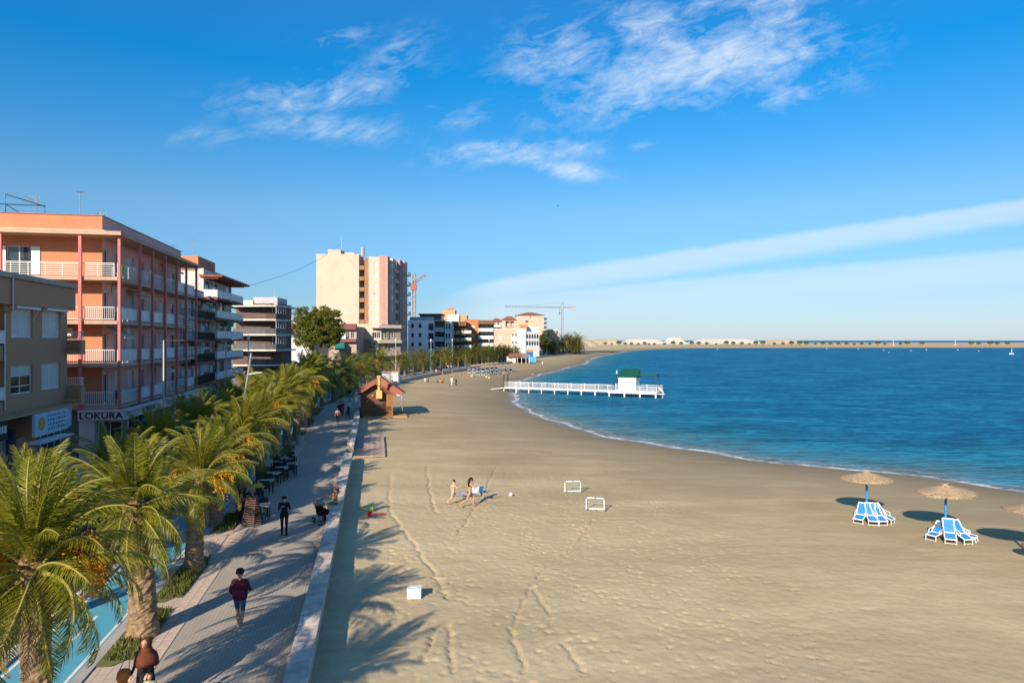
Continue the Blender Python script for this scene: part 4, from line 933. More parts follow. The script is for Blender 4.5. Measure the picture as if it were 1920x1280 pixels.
window(b, q_(935), .18, fz_(637,Yw), q_(940.5)-q_(935), 2.5, 'blind'); window(b, q_(930), .18, fz_(629,Yw), .42, .7, 'plain'); boxpart(b, 'parapet_cap', (-.1, q_(971.3), -.1, .5, fz_(617.5,Yw), fz_(616.3,Yw)), M_WHITEW)
Yw = 365.0; b = fb('white_arched_house', 'white Moorish house with arched windows and a small orange roof', 959, Yw); q_ = lambda p: fx(959, p, Yw)
boxpart(b, 'low_wing', (0, q_(970), 2, 12, 0, fz_(627,Yw)), M_WHITEW); 
mb = MB(); mb.box(q_(970)+.01, q_(985.5), 0, 12, 0, fz_(616,Yw)); obj('tower_wall', mb, M_WHITEW, b)
mb = MB(); mb.face([(q_(972),-.3,fz_(608.5,Yw)),(q_(990),-.3,fz_(608.5,Yw)),(q_(985.5),-.3,fz_(615.5,Yw)),(q_(976),-.3,fz_(615.5,Yw))]); mb.box(q_(972.5), q_(989), -.25, 5, fz_(610,Yw), fz_(608.3,Yw)); obj('orange_roof', mb, mat('orange_tile', (.55,.22,.08), .85), b)
mb = MB(); mb.prism([(q_(985.5),.6),(q_(1012),6),(q_(1012),13),(q_(985.5),13)], 0, fz_(621,Yw)); obj('arcade_wing', mb, mat('arcade_white', (.70,.71,.72), .85), b)
mb = MB(); mb.prism([(q_(988),6),(q_(1012),8),(q_(1012),13),(q_(988),13)], fz_(621,Yw), fz_(612,Yw)); obj('stepped_gable', mb, M_WHITEW, b)
def arch(parent, x, y, z, w_, h, rz=0):
    pts = [(-w_/2,0),(w_/2,0)]+[(w_/2*math.cos(a*math.pi/8), h-w_/2+w_/2*math.sin(a*math.pi/8)) for a in range(9)]
    mb = MB(); mb.prism(pts, -.05, .05); return obj('arched_window', mb, M_GLASS, parent, (x,y,z), rot=(R(90),0,rz))
for row in (634, 647):
    for k in range(5):
        t = (k+.6)/5.3; arch(b, q_(985.5)+t*(q_(1012)-q_(985.5)), .55+t*5.4-.06, fz_(row,Yw), 1.0, 2.2, math.atan2(5.4, q_(1012)-q_(985.5)))
for row in (630, 644):
    for p_ in (961.5, 967.5): arch(b, q_(p_), 1.93, fz_(row,Yw), .7, 1.4)
Yw = 430.0; b = fb('small_brick_tower', 'small square cream and brown block right of the white arched house', 1028, Yw); q_ = lambda p: fx(1028, p, Yw)
boxpart(b, 'wall', (0, q_(1043), 0, 8, 0, fz_(619,Yw)), mat('brick_cream', (.62,.38,.25), .85)); boxpart(b, 'shaded_wing', (q_(1043)+.01, q_(1048), 2, 9, 0, fz_(620,Yw)), M_TROSE)
boxpart(b, 'roof_slab', (-.3, q_(1043.5), -.3, 8, fz_(619,Yw), fz_(617.3,Yw)), M_WHITEW)
for a in (626, 633): window(b, q_(1044.5), 1.95, fz_(a,Yw), .8, 1.4, 'plain')

# ---- plain white gable house between the dark block and the tower
Yw = 150.0; b = fb('white_gable_house', 'plain white gable wall with a chimney behind the street palms', 527, Yw); q_ = lambda p: fx(527, p, Yw)
mb = MB(); mb.box(0, q_(584), 0, 14, 0, fz_(619,Yw)); mb.box(0, q_(562), 1.5, 14, 0, fz_(604,Yw)); obj('wall', mb, M_WHITEW, b)
mb = MB(); mb.box(q_(539), q_(545), 2, 3, fz_(606,Yw), fz_(597,Yw)); mb.box(q_(538), q_(546), 1.9, 3.1, fz_(597,Yw), fz_(595.5,Yw)); obj('chimney', mb, M_WHITEW, b)
for p_, a in ((532, 644), (534, 662), (571, 650)): window(b, q_(p_), -.03, fz_(a,Yw), .5, .4, 'plain')

# ---- dark brown block with bent glazed balconies, its end turned to the camera
Yw = 116.0; b = fb('dark_brown_block', 'dark brown apartment block with glazed corner balconies beside the white gable', 448, Yw, R(4)); q_ = lambda p: fx(448, p, Yw)
OUT = lambda o: [(-1,0-o),(q_(500),-1.0-o),(q_(518),-.6-o),(q_(529)+o*.6,1.8),(q_(529)+o*.6,9),(-1,9)]
IN = [(-1,1.6),(q_(503),1.0),(q_(520),2.6),(q_(520),9),(-1,9)]
mb = MB(); mb.prism(IN, 0, fz_(568,Yw)); obj('wall', mb, M_DBROWN, b)
lev = [572, 598, 626, 655, 683]
for i, py in enumerate(lev):
    z = fz_(py,Yw); mb = MB(); mb.prism(OUT(.12), z-.28, z); obj('floor_slab', mb, M_CREAMW, b)
    if i:
        o = OUT(0); mb = MB()
        for (xa, ya), (xb, yb) in zip(o[:3], o[1:4]): mb.face([(xa,ya,z+.002),(xb,yb,z+.002),(xb,yb,z+.95),(xa,ya,z+.95)])
        for (xa, ya), (xb, yb) in zip(o[:3], o[1:4]): mb.face([(xb,yb+.06,z+.002),(xa,ya+.06,z+.002),(xa,ya+.06,z+.95),(xb,yb+.06,z+.95)])
        obj('balcony_front', mb, (M_DBROWN, M_DKGLASS, M_DKGLASS, M_DBROWN)[i-1] if i < 4 else M_DBROWN, b)
        for px_, w_ in ((462,1.3),(477,1.6),(492,1.3)): window(b, q_(px_), 1.2+(492-px_)*.008, z+.05, w_, 2.0, 'plain' if (i+px_) % 2 else 'brown', name='balcony_door')
        if i < 4:
            gz = MB(); zt_ = fz_(lev[i-1],Yw)-.29; (xa, ya), (xb, yb) = o[2], o[3]
            for k in range(5): t_ = k/4; gz.box(xa+(xb-xa)*t_-.03, xa+(xb-xa)*t_+.03, ya+(yb-ya)*t_-.03, ya+(yb-ya)*t_+.03, z+.95, zt_)
            for zz_ in (z+.97, (z+.95+zt_)/2, zt_-.05): gz.tube([(xa,ya,zz_),(xb,yb,zz_)], .03, 5)
            obj('glazed_corner', gz, M_WHITE, b)
mb = MB(); mb.box(q_(470), q_(514), 1.5, 8, fz_(572,Yw), fz_(556,Yw)); obj('roof_house', mb, mat('lilac_render', (.50,.44,.50), .85), b)
mb = MB(); mb.box(q_(452), q_(470)-.01, 1.2, 8, fz_(572,Yw), fz_(562,Yw)); obj('roof_store', mb, M_CREAMW, b)
for px_ in (455, 478, 500): window(b, q_(px_), 1.0 if px_ < 490 else .9, .2, 2.0, 2.2, 'plain', name='shop_window')
antenna(b, q_(505), 3, fz_(556,Yw), 2.0, .2)
# ================================================================ palms and trees
M_FROND = leafmat('palm_frond', (.095,.120,.009), (.255,.235,.018), .30, .42)
M_FRONDD = leafmat('palm_frond_dry', (.16,.105,.035), (.24,.17,.06), .2, .7)
M_TRUNK = mat('palm_trunk', (.30,.205,.12), .95, .3, 6, .9, 14, col2=(.10,.065,.04))
M_BOOT = mat('palm_leaf_base', (.23,.15,.06), .9, .3, 9, .8, 20, col2=(.10,.07,.03))
M_FRUIT = mat('palm_fruit', (.62,.27,.012), .6, .25, 12)
def frond_mesh(name, L, rise, droop, nl=48, ll=.58, wdt=.021, m=None, seed=0, rach=True):
    """one feather frond: arching rachis along +x with two rows of leaflets"""
    r = random.Random(seed); mb = MB(); pts = []; p = Vector((0,0,0)); a = rise; n = 14
    for k in range(n+1):
        pts.append(p.copy()); a = rise-droop*(k/n)**1.6; p += Vector((math.cos(a), r.uniform(-.012,.012), math.sin(a)))*(L/n)
    if rach: mb.tube(pts, [.045*(1-k/n)**.8+.008 for k in range(n+1)], 5, 1, cap=False)
    def at(t):
        k = min(n-1, int(t*n)); f = t*n-k; return pts[k].lerp(pts[k+1], f), (pts[k+1]-pts[k]).normalized()
    for i in range(nl):
        t = .13+.86*(i+r.uniform(-.3,.3))/nl; q, tg = at(min(t,.999)); up = tg.cross(Vector((0,1,0))).normalized()*-1
        l = ll*(math.sin(math.pi*min(1,(t*.93+.07)))**.55)*r.uniform(.85,1.1)+.06
        for s in (-1, 1):
            sw = r.uniform(.50,.72)+.35*t; d = (Vector((0,s,0))*math.cos(sw)+tg*math.sin(sw)+up*r.uniform(.10,.45)).normalized()
            mid = q+d*l*.55; tip = q+d*l+Vector((0,0,-.22*l*r.uniform(.4,1.5))); w_ = tg*wdt
            mb.face([q-w_*.7, q+w_*.7, mid+w_, mid-w_], 0); mb.face([mid-w_, mid+w_, tip], 0)
    return mb.mesh(name, [m or M_FROND, mat('frond_rachis', (.26,.24,.05), .6, .1, 4)])
FR_UP = [frond_mesh('frond', 3.1, R(8), R(38), seed=k) for k in range(2)]
FR_MID = [frond_mesh('frond', 3.3, R(10), R(75), seed=10+k) for k in range(3)]
FR_LOW = [frond_mesh('frond', 3.1, R(6), R(105), seed=20+k) for k in range(3)]
FR_DRY = [frond_mesh('dry_frond', 2.4, R(0), R(60), nl=30, ll=.35, m=M_FRONDD, seed=30)]
def trunk_mesh(name, h, r0, r1, seed, fine=True):
    rr = random.Random(seed); mb = MB(); n = 22 if fine else 9; rows = int(h/.07) if fine else 8; lean = rr.uniform(-.32,.32); rings = []
    for k in range(rows+1):
        t = k/rows; z = h*t; base = r0*(1+.28*math.exp(-t*9))+(r1-r0)*t
        ring = []
        for j in range(n):
            a = 2*math.pi*(j+(k%2)*.5)/n; boss = rr.choice((-.022,-.008,.0,.012,.028))
            q = base*(1+rr.uniform(-.02,.02))+(boss if fine else 0); ring.append((q*math.cos(a)+lean*t*t, q*math.sin(a), z))
        rings.append(mb._add(ring))
    for k in range(rows):
        for j in range(n): mb.f.append((rings[k]+j, rings[k]+(j+1)%n, rings[k+1]+(j+1)%n, rings[k+1]+j)); mb.m.append(0)
    mb.f.append(tuple(rings[-1]+j for j in range(n))); mb.m.append(0)
    return mb.mesh(name, M_TRUNK, False), lean
def boot_mesh(seed):
    """bulge of cut leaf bases under the crown"""
    rr = random.Random(seed); mb = MB(); mb.lathe([(.25,-.55),(.42,-.25),(.50,.05),(.36,.4),(.1,.6)], 14, jit=.05)
    for k in range(60):
        a = rr.uniform(0, 6.28); z = rr.uniform(-.5,.3); r = .40+.1*math.cos(z*3); o = Vector((math.cos(a)*r*.8, math.sin(a)*r*.8, z)); tip = o+Vector((math.cos(a)*.22, math.sin(a)*.22, .20)); s = Vector((-math.sin(a),math.cos(a),0))*.06
        mb.face([o-s, o+s, tip+s*.4, tip-s*.4]); mb.face([o-s-Vector((0,0,.06)), tip-s*.4, tip+s*.4, o+s-Vector((0,0,.06))])
    return mb.mesh('leaf_bases', M_BOOT)
BOOT = [boot_mesh(k) for k in range(2)]
def fruit_mesh(seed):
    rr = random.Random(seed); mb = MB()
    for k in range(26):
        a = rr.uniform(-.75,.75); b_ = rr.uniform(-.5,.5); L = rr.uniform(.5,.95); p0 = Vector((.25,0,0)); p1 = Vector((.25+.75*math.cos(a)*L, .55*math.sin(a)+.2*b_, .12-.5*b_)); p2 = p1+Vector((.12, 0, -.38*rr.uniform(.5,1.3)))
        mb.tube([p0, p1, p2], [.014,.012,.008], 4, 0, cap=False)
        for j in range(10):
            q = p1.lerp(p2, j/9)+Vector((rr.uniform(-.05,.05), rr.uniform(-.05,.05), rr.uniform(-.05,.05))); s = .026
            mb.f += [tuple(len(mb.v)+i for i in f) for f in ((0,1,2),(0,2,3),(0,3,1),(1,3,2))]; mb.m += [0]*4
            mb.v += [tuple(q+Vector(d)*s) for d in ((0,0,1.2),(1,0,-.5),(-.6,.9,-.5),(-.6,-.9,-.5))]
    return mb.mesh('fruit_cluster', M_FRUIT)
FRUIT = [fruit_mesh(k) for k in range(2)]
def palm(p, h, label, seed, group, r0=.36, nfr=54, fl=1.0, fruit=0, dry=3, tilt=0):
    rr = random.Random(seed); t = thing('palm_tree', label, 'palm tree', p, rr.uniform(0, 6.28), group)
    tm, lean = trunk_mesh('trunk', h, r0, r0*.86, seed); link('trunk', tm, t)
    c = Vector((lean, 0, h)); link('leaf_bases', BOOT[seed % 2], t, c+Vector((0,0,.15)), rr.uniform(0,6), scale=r0/.46)
    ga = 2.39996
    for k in range(nfr):
        f = (k+.5)/nfr; a = k*ga+rr.uniform(-.2,.2)
        if f < .30: el = R(rr.uniform(52, 84)); ms = FR_UP; sc = rr.uniform(.75,.95)
        elif f < .70: el = R(72-72*(f-.28)/.42+rr.uniform(-9, 9)); ms = FR_MID; sc = rr.uniform(.88,1.06)
        else: el = R(8-48*(f-.70)/.30+rr.uniform(-9, 9)); ms = FR_LOW; sc = rr.uniform(.85,1.04)
        o = link('frond', rr.choice(ms), t, c+Vector((math.cos(a)*.16, math.sin(a)*.16, .42-.55*f)), rot=(rr.uniform(-.6,.6), -el, a), scale=(sc*fl*rr.uniform(.8,1.12), sc*fl*rr.uniform(.8,1.05), sc*fl*rr.uniform(.8,1.2)))
    for k in range(dry):
        a = rr.uniform(0, 6.28); link('dry_frond', FR_DRY[0], t, c+Vector((math.cos(a)*.2, math.sin(a)*.2, -.25)), rot=(rr.uniform(-.3,.3), R(rr.uniform(45,72)), a), scale=fl)
    for k in range(fruit):
        a = k*ga*1.3+rr.uniform(-.3,.3); link('fruit_cluster', FRUIT[k % 2], t, c+Vector((math.cos(a)*.12, math.sin(a)*.12, rr.uniform(.1,.35))), rot=(0, R(rr.uniform(-12,26)), a), scale=rr.uniform(1.0,1.35))
    return t
GP = 'palms in the near promenade row'
near_p = [ # u, v, height to crown, fruit, frond scale
    (10.4, -6.95, 4.1, 0, .84), (16.0, -6.95, 3.95, 9, .84), (22.2, -6.8, 3.75, 0, .74), (28.3, -6.85, 3.5, 2, .66), (34.6, -7.4, 3.2, 2, .70), (41.0, -7.4, 3.3, 1, .76),
    (47.2, -7.4, 3.4, 2, .80), (53.4, -7.3, 3.8, 3, .84), (59.6, -7.2, 4.2, 3, .88), (65.8, -7.1, 4.2, 2, .84), (72.5, -7.1, 4.6, 2, .92), (79.5, -7.1, 4.8, 3, .94), (86.5, -7.1, 4.5, 3, .88), (94, -7.1, 4.7, 2, .90)]
for i, (u, v, h, fr_, fl) in enumerate(near_p):
    lab = ['palm at the lower left corner, only its lowest fronds in view', 'big palm at the left edge with hanging orange fruit clusters', 'palm with a thick lit trunk behind the woman in the brown scarf', 'palm with a pale trunk beside the blue cycle path and cream crossing',
           'palm behind the slatted wooden stand at the near end of the cafe terrace'][i] if i < 5 else '%s palm from the camera in the near promenade row' % ORD[i]
    palm(pos(u, v, 1.40), h, lab, 100+i, GP, r0=(.30,.30,.38,.32,.30)[i] if i < 5 else .32, nfr=(56 if i == 0 else (66, 58, 54, 58, 60, 56, 60)[i-1]) if i < 8 else 54, fl=fl, fruit=fr_, dry=(2,5,7,6,3,5,4,3,6,4,3,5,4,3)[i])
for i, (u, h) in enumerate(((23.6,3.3),(30.2,3.1),(36.6,3.3),(43.0,3.5),(49.4,3.4),(55.8,3.7),(62.4,3.9))):
    palm(pos(u, -10.25, 1.45), h, '%s palm from the camera in the row between cycle path and road' % ORD[i], 160+i, 'palms between the cycle path and the road', r0=.30, nfr=48, fl=(.74,.70,.72,.78,.76,.8,.82)[i], fruit=(3,0,2,0,2,3,0)[i], dry=4)
# ---- distant palms: trunk and one crown each
FARM = leafmat('far_palm_frond', (.085,.100,.012), (.19,.175,.022), .30, .5)
def far_crown(seed, fruit):
    rr = random.Random(seed); mb = MB(); nfr = 40
    for k in range(nfr):
        f = (k+.5)/nfr; a = k*2.39996+rr.uniform(-.2,.2); el = R(72-98*f+rr.uniform(-10,10)); L = rr.uniform(2.2,3.0); n = 6; p = Vector((0,0,.3-.5*f)); pts = [p.copy()]
        for q in range(n):
            e = el-R(62)*((q+1)/n)**1.3*(.95+.55*f); p = p+Vector((math.cos(a)*math.cos(e), math.sin(a)*math.cos(e), math.sin(e)))*(L/n); pts.append(p.copy())
        side = Vector((-math.sin(a), math.cos(a), 0))
        for q in range(n):
            for j in range(3):
                o = pts[q].lerp(pts[q+1], j/3); tg = (pts[q+1]-pts[q]).normalized(); l = .48*math.sin(math.pi*min(.97,(q+j/3+.8)/(n+.8)))**.5
                for s in (-1,1):
                    d = (side*s*.75+tg*.7+Vector((0,0,rr.uniform(-.3,.15)))).normalized(); mb.face([o-tg*.05, o+tg*.05, o+d*l], 0)
    for k in range(fruit):
        a = rr.uniform(0,6.28); c = Vector((math.cos(a)*.55, math.sin(a)*.55, -.05))
        for j in range(26):
            q = c+Vector((rr.gauss(0,.22), rr.gauss(0,.22), rr.gauss(-.1,.2))); s = .09; mb.face([q+Vector((s,0,0)), q+Vector((-s*.5,s,0)), q+Vector((0,-s*.4,-s*1.4))], 1)
    return mb.mesh('crown', [FARM, M_FRUIT])
CROWNS = [far_crown(k, k % 3) for k in range(6)]; FTR = [trunk_mesh('trunk', 1.0, .27, .23, k, False)[0] for k in range(3)]
def far_palm(p, h, label, group, seed, s=1.0):
    rr = random.Random(seed); t = thing('palm_tree', label, 'palm tree', p, rr.uniform(0,6.28), group)
    link('trunk', FTR[seed % 3], t, scale=(s, s, h)); link('crown', CROWNS[seed % 6], t, (0,0,h), scale=s*rr.uniform(.85,1.3)); return t
i = 0; u = 101.0
while u < 330 and i < 36:
    v = -6.9+random.uniform(-.4,.4); h = random.uniform(3.0, 4.6)*(1.0 if u < 170 else 1.12)
    far_palm(pos(u, v, 1.4), h, '%s palm beyond the kiosk in the seaward row of the curving promenade' % ORD[i], 'palms along the far promenade', 300+i, random.uniform(1.15,1.5)); u += random.uniform(4.6, 8.8); i += 1
i = 0; u = 128.0
while u < 350 and i < 24:
    far_palm(pos(u, -12.0-random.uniform(0,5), 1.4), random.uniform(2.6, 4.8), '%s palm of the landward row beside the far road' % ORD[i], 'palms beside the far road', 400+i, 1.2); u += random.uniform(7.5, 12); i += 1
for i, (px, py, Yd) in enumerate(((1012,640,420),(1022,640,425),(1030,641,430),(1040,640,430),(1048,638,440),(1056,636,445),(1062,632,440),(1068,631,450),(1074,634,450),(1080,634,455),(1086,637,460))):
    q = PT(px, py, Yd); far_palm(Vector((q.x, q.y, 1.6)), max(3.0, (q.z-1.6)*random.uniform(.6,.8)), '%s palm from the left in the clump under the far crane' % ORD[i], 'palms under the far crane', 500+i, random.uniform(2.2,3.0))
# ---- leafy trees: trunk with limbs, crown of many small leaf clumps
def leafy(name, label, p, lobes, trunk_h, m, n=9000, leaf=.22, r0=.4, seed=1, cat='tree', group=None):
    rr = random.Random(seed); t = thing(name, label, cat, p, 0, group); mb = MB()
    mb.tube([(0,0,0),(.1,.05,trunk_h*.5),(.05,-.1,trunk_h)], [r0, r0*.8, r0*.6], 9)
    for x, y, z, r in lobes:
        mb.tube([(.05,-.1,trunk_h*.85),(x*.5,y*.5,(trunk_h+z)/2-.2),(x,y,z)], [r0*.45, r0*.28, r0*.08], 6)
    obj('trunk', mb, mat('bark', (.12,.085,.06), .95, .25, 4, .7, 12), t); mb = MB(); tot = sum(l[3]**2 for l in lobes)
    for x, y, z, r in lobes:
        cl_ = [(Vector((rr.gauss(0,1), rr.gauss(0,1), rr.gauss(0,1))).normalized()*r*rr.uniform(.55,1.08), rr.uniform(.22,.42)*r**.5*1.2) for _ in range(int(26*r))]
        for _ in range(int(n*r*r/tot)):
            c, cr = rr.choice(cl_); d = Vector((rr.gauss(0,1), rr.gauss(0,1), rr.gauss(0,1))).normalized()*cr*rr.uniform(.3,1)**.5; d.z *= .7
            q = Vector((x,y,z))+Vector((c.x,c.y,c.z*.85))+d; a = Vector((rr.gauss(0,1), rr.gauss(0,1), rr.gauss(0,.7))).normalized(); e = a.cross(Vector((rr.gauss(0,1),rr.gauss(0,1),rr.gauss(0,1)))).normalized(); l = leaf*rr.uniform(.6,1.3)
            mb.face([q-e*l*.35, q+a*l, q+e*l*.35, q-a*l*.5])
    obj('crown', mb, m, t); return t
M_PINE = leafmat('pine_needles', (.085,.105,.010), (.17,.165,.016), .3, .6)
q = PT(592, 700, 150); sc_ = 150/F
leafy('pine_tree', 'big round green pine standing before the cream tower', (q.x, q.y, 1.4),
      [((px-592)*sc_, yo, (HY-py)*sc_+H-1.4, r) for px, py, r, yo in ((572,590,2.3,0),(596,588,2.2,1),(618,594,2.4,0),(625,615,2.5,0),(600,612,2.8,-1.2),(578,612,2.4,-.5),(559,607,1.7,1),(566,634,1.9,0),(590,637,2.3,-1),(615,637,2.2,0),(627,632,1.6,1),(552,622,1.1,0))], 3.4, M_PINE, 34000, .26, .42, 3)
M_BUSH = leafmat('bush_leaf', (.055,.075,.018), (.12,.13,.035), .25, .6)
q = PT(1019, 640, 398); leafy('cypress_tree', 'dark green tree between the white arched house and the brick block', (q.x, q.y, 1.4), [(0,0,10,3.0),(1.5,0,13,2.2),(-1,0,7,2.6),(2.6,0,8,2.4)], 4, M_BUSH, 3500, .6, .3, 5)
# low bushes along the far spit
bm_ = MB(); rr = random.Random(5)
for _ in range(420):
    d = Vector((rr.gauss(0,1), rr.gauss(0,1), abs(rr.gauss(0,.8)))).normalized()*rr.uniform(.4,1)**.5; a = Vector((rr.gauss(0,1),rr.gauss(0,1),rr.gauss(0,1))).normalized(); e = a.cross(d).normalized(); q = d+Vector((0,0,.15)); bm_.face([q-e*.16, q+a*.25, q+e*.16])
BUSHM = bm_.mesh('foliage', M_BUSH); bs_ = MB(); bs_.tube([(0,0,-.6),(0,0,.6)], [.09,.03], 5); BSTEM = bs_.mesh('stem', MATS['bark'])
pts_ = [1135,1147,1160,1172,1184,1197,1209,1217,1227,1246,1262,1277,1297,1310,1325,1343,1362,1375,1391,1405,1417,1430,1452,1468,1484,1499,1512,1529,1543,1557,1572,1587,1602,1616,1631,1646,1659,1688,1701,1729,1821,1835,1857,1870,1889]
for i, px in enumerate(pts_):
    Yd = 985+random.uniform(-12,25); x = (px-960)/F*Yd; s = random.uniform(2.4,5.0)
    t = thing('shrub', '%s shrub from the left along the far sand spit' % ORD[i], 'shrub', (x, Yd, sandz(x, Yd)+s*.55), random.uniform(0,6), 'shrubs on the far spit')
    link('foliage', BUSHM, t, scale=(s*.75, s*.75, s*.8)); link('stem', BSTEM, t, scale=(s,s,s))
# ================================================================ street furniture, beach buildings
def lamp(p, top, label, arm=0, sign=False, dirx=1, name='street_lamp'):
    t = thing(name, label, 'lamp post', p, 0, 'lamp posts along the street'); h = top-p[2]; mb = MB()
    mb.tube([(0,0,0),(0,0,.9),(0,0,.92),(0,0,h)], [.13,.12,.085,.055], 10); obj('pole', mb, mat('lamp_pole', (.50,.51,.52), .5, .08, 3), t)
    hd = MB(); hd.box(min(0,dirx*1.5), max(0,dirx*1.5), -.04, .04, h-.02, h+.05); hd.box(min(dirx*.9,dirx*1.7), max(dirx*.9,dirx*1.7), -.14, .14, h-.06, h+.02)
    if arm: obj('lamp_head', hd, M_BLACK, t)
    else:
        hd = MB(); hd.lathe([(.05,h-.05),(.16,h),(.18,h+.45),(.1,h+.6),(.02,h+.65)], 12); obj('lamp_head', hd, M_WHITE, t)
    if sign:
        hz = sign-p[2]; s = MB(); s.lathe([(.02,-.02),(.36,-.02),(.36,.02),(.02,.02)], 24); so = obj('no_entry_sign', s, mat('sign_red', (.60,.02,.025), .4), t, (0,-.12,hz), rot=(R(90),0,0))
        s = MB(); s.box(-.26,.26,-.07,.07,.021,.03); obj('sign_bar', s, M_WHITE, so)
        s = MB(); s.lathe([(.09,hz-.5),(.09,hz+.5)], 10); obj('red_band', s, MATS['sign_red'], t)
    return t
for i, (px, v, top, lab, sg_) in enumerate(((307,-16.1,10.2,'tall grey street lamp standing before the pink block shop front',0),(427,-16.1,10.2,'tall grey street lamp standing before the white block',0),(461,-16.1,10.25,'white pole with a round red no entry sign',5.9))):
    u, Yd = FR(px, v); lamp(pos(u, v, 1.45), top, lab, 1 if not sg_ else 0, sg_)
for i, (px, Yd) in enumerate(((742,150),(808,196),(848,226),(917,262))):
    p = PT(px, HY, Yd); lamp((p.x, p.y, 1.4), 10.0, '%s white lamp column from the left along the far promenade' % ORD[i])
for i, (a, b_, Yd, lab) in enumerate((((441,868),(471,662),50,'grey pole leaning to the right above the cafe palms'),((541,800),(567,655),74,'thin grey pole leaning above the middle palms'))):
    p = PT(a[0], a[1], Yd); q = PT(b_[0], b_[1], Yd); p.z = 1.4; t = thing('leaning_pole', lab, 'pole', p); mb = MB(); mb.tube([(0,0,0), tuple(q-p)], [.12 if i == 0 else .1,.07], 10); obj('mast', mb, M_STEEL, t)
    if i == 0:
        m_ = PT(466, 702, Yd)-p; mb = MB(); mb.tube([tuple(m_), tuple(m_+Vector((.85,0,.18)))], [.05,.03], 8); mb.box(m_.x+.5, m_.x+1.0, -.1, .1, m_.z+.1, m_.z+.2); obj('lamp_arm', mb, M_STEEL, t)
a, c = PT(460, 538, 96), PT(637, 459, 201); mb = MB(); mb.tube([a.lerp(c, k/20)-Vector((0,0,1.3*math.sin(math.pi*k/20))) for k in range(21)], .032, 5)
tag(obj('overhead_cable', mb, M_BLACK), 'thin dark cable strung across the sky to the tower roof', 'cable')
def lattice(mb, A, B, w_, n, r):
    A, B = Vector(A), Vector(B); d = (B-A).normalized(); s = d.cross(Vector((0,1,0))); s = s.normalized() if s.length > .1 else Vector((1,0,0)); t = d.cross(s); c = [(s*i+t*j)*w_ for i, j in ((-1,-1),(1,-1),(1,1),(-1,1))]
    for k in range(4): mb.tube([A+c[k], B+c[k]], r, 4)
    for i in range(n):
        p, q = A.lerp(B, i/n), A.lerp(B, (i+1)/n)
        for k in range(4): mb.tube([p+c[k], q+c[(k+1)%4]], r*.6, 3, cap=False)
def crane(label, px, Yd, pymast, jib0, jib1, m, name='tower_crane', luff=False):
    p = PT(px, HY, Yd); t = thing(name, label, 'crane', (p.x, p.y, 1.4)); k = Yd/F; zt_ = (HY-pymast)*k+H-1.4; w_ = 1.0 if luff else 1.3
    mb = MB(); lattice(mb, (0,0,0), (0,0,zt_), w_*.75, 16, w_*.2); obj('mast', mb, m, t)
    z = lambda py: (HY-py)*k+H-1.4; x = lambda q: (q-px)*k
    mb = MB(); lattice(mb, (x(jib0[0]),0,z(jib0[1])), (x(jib1[0]),0,z(jib1[1])), w_*.5, 22, w_*.13); obj('jib', mb, m, t)
    mb = MB(); mb.box(-w_*1.3, w_*1.3, -1, 1, z(jib0[1])-w_*2.2, z(jib0[1])+w_*.4); obj('cab', mb, mat('crane_red', (.50,.08,.04), .5) if luff else m, t); return t, x, z
M_CRANE = mat('crane_blue_grey', (.30,.36,.40), .5, .1, 2); M_CRANEO = mat('crane_rust', (.42,.33,.27), .6, .1, 2)
t, x, z = crane('blue grey tower crane with a long level jib over the far houses', 1054, 620, 566, (946,574.5), (1080,576.5), M_CRANE)
mb = MB(); mb.tube([(0,0,z(566)),(x(985),0,z(573.5))], .12, 4); mb.tube([(0,0,z(566)),(x(1076),0,z(575))], .12, 4); obj('tie_bar', mb, M_CRANE, t)
mb = MB(); mb.box(x(1070), x(1080), -1, 1, z(581), z(577)); obj('counterweight', mb, M_CONC, t); mb = MB(); mb.tube([(x(1049),0,z(575)),(x(1049),0,z(587))], .1, 4); mb.box(x(1048),x(1050.3),-.5,.5,z(588.5),z(586)); obj('hook_block', mb, M_BLACK, t)
t, x, z = crane('red and grey luffing crane beside the tall cream tower', 776, 340, 512, (770,535), (798,514.5), M_CRANEO, luff=True)
# ---------------------------------------------------------------- kiosk on the sand
AN = math.atan2(N0.y, N0.x)
M_LOG = brickmat('kiosk_planks', (.17,.085,.045), (.145,.07,.038), (.06,.03,.018), 6, .16, bump=.6, mort=.02, var=.4)
for n_ in M_LOG.node_tree.nodes:
    if n_.type == 'MAPPING': n_.inputs['Rotation'].default_value = (R(90),0,0)
k0 = G(676, 784, 1.0); t = thing('beach_kiosk', 'brown timber beach kiosk with a red roof and a yellow flue', 'kiosk', (k0.x, k0.y, 1.10), AN)
KW, KD, KH, KR = 3.75, 5.2, 2.75, 4.05
mb = MB(); mb.prism([(0,0),(KW,0),(KW,KD),(0,KD)], 0, KH)
for y in (0, KD): mb.face([(0,y,KH),(KW,y,KH),(KW/2,y,KR-.2)])
obj('wall', mb, M_LOG, t)
def gable(mb, x0, x1, y0, y1, ze, zr, th=.12):
    xm = (x0+x1)/2
    for a, b_ in ((x0, xm), (x1, xm)):
        P = [(a,y0,ze),(b_,y0,zr),(b_,y1,zr),(a,y1,ze)]; Q = [(p[0],p[1],p[2]+th) for p in P]
        mb.face(P[::-1] if a < b_ else P); mb.face(Q if a < b_ else Q[::-1])
        for i in range(4): mb.face([P[i],P[(i+1)%4],Q[(i+1)%4],Q[i]])
M_KROOF = mat('kiosk_roof_tile', (.36,.125,.075), .85, .16, 2.5, .5, 14)
mb = MB(); gable(mb, -.55, KW+.2, -.75, 1.4, 2.55, 3.95); obj('front_roof', mb, M_KROOF, t)
mb = MB(); x0_, x1_, y0_, y1_, ze_, zr_ = -.9, KW+1.6, .6, KD+1.6, 2.62, 4.6; xm_ = (x0_+x1_)/2+.15
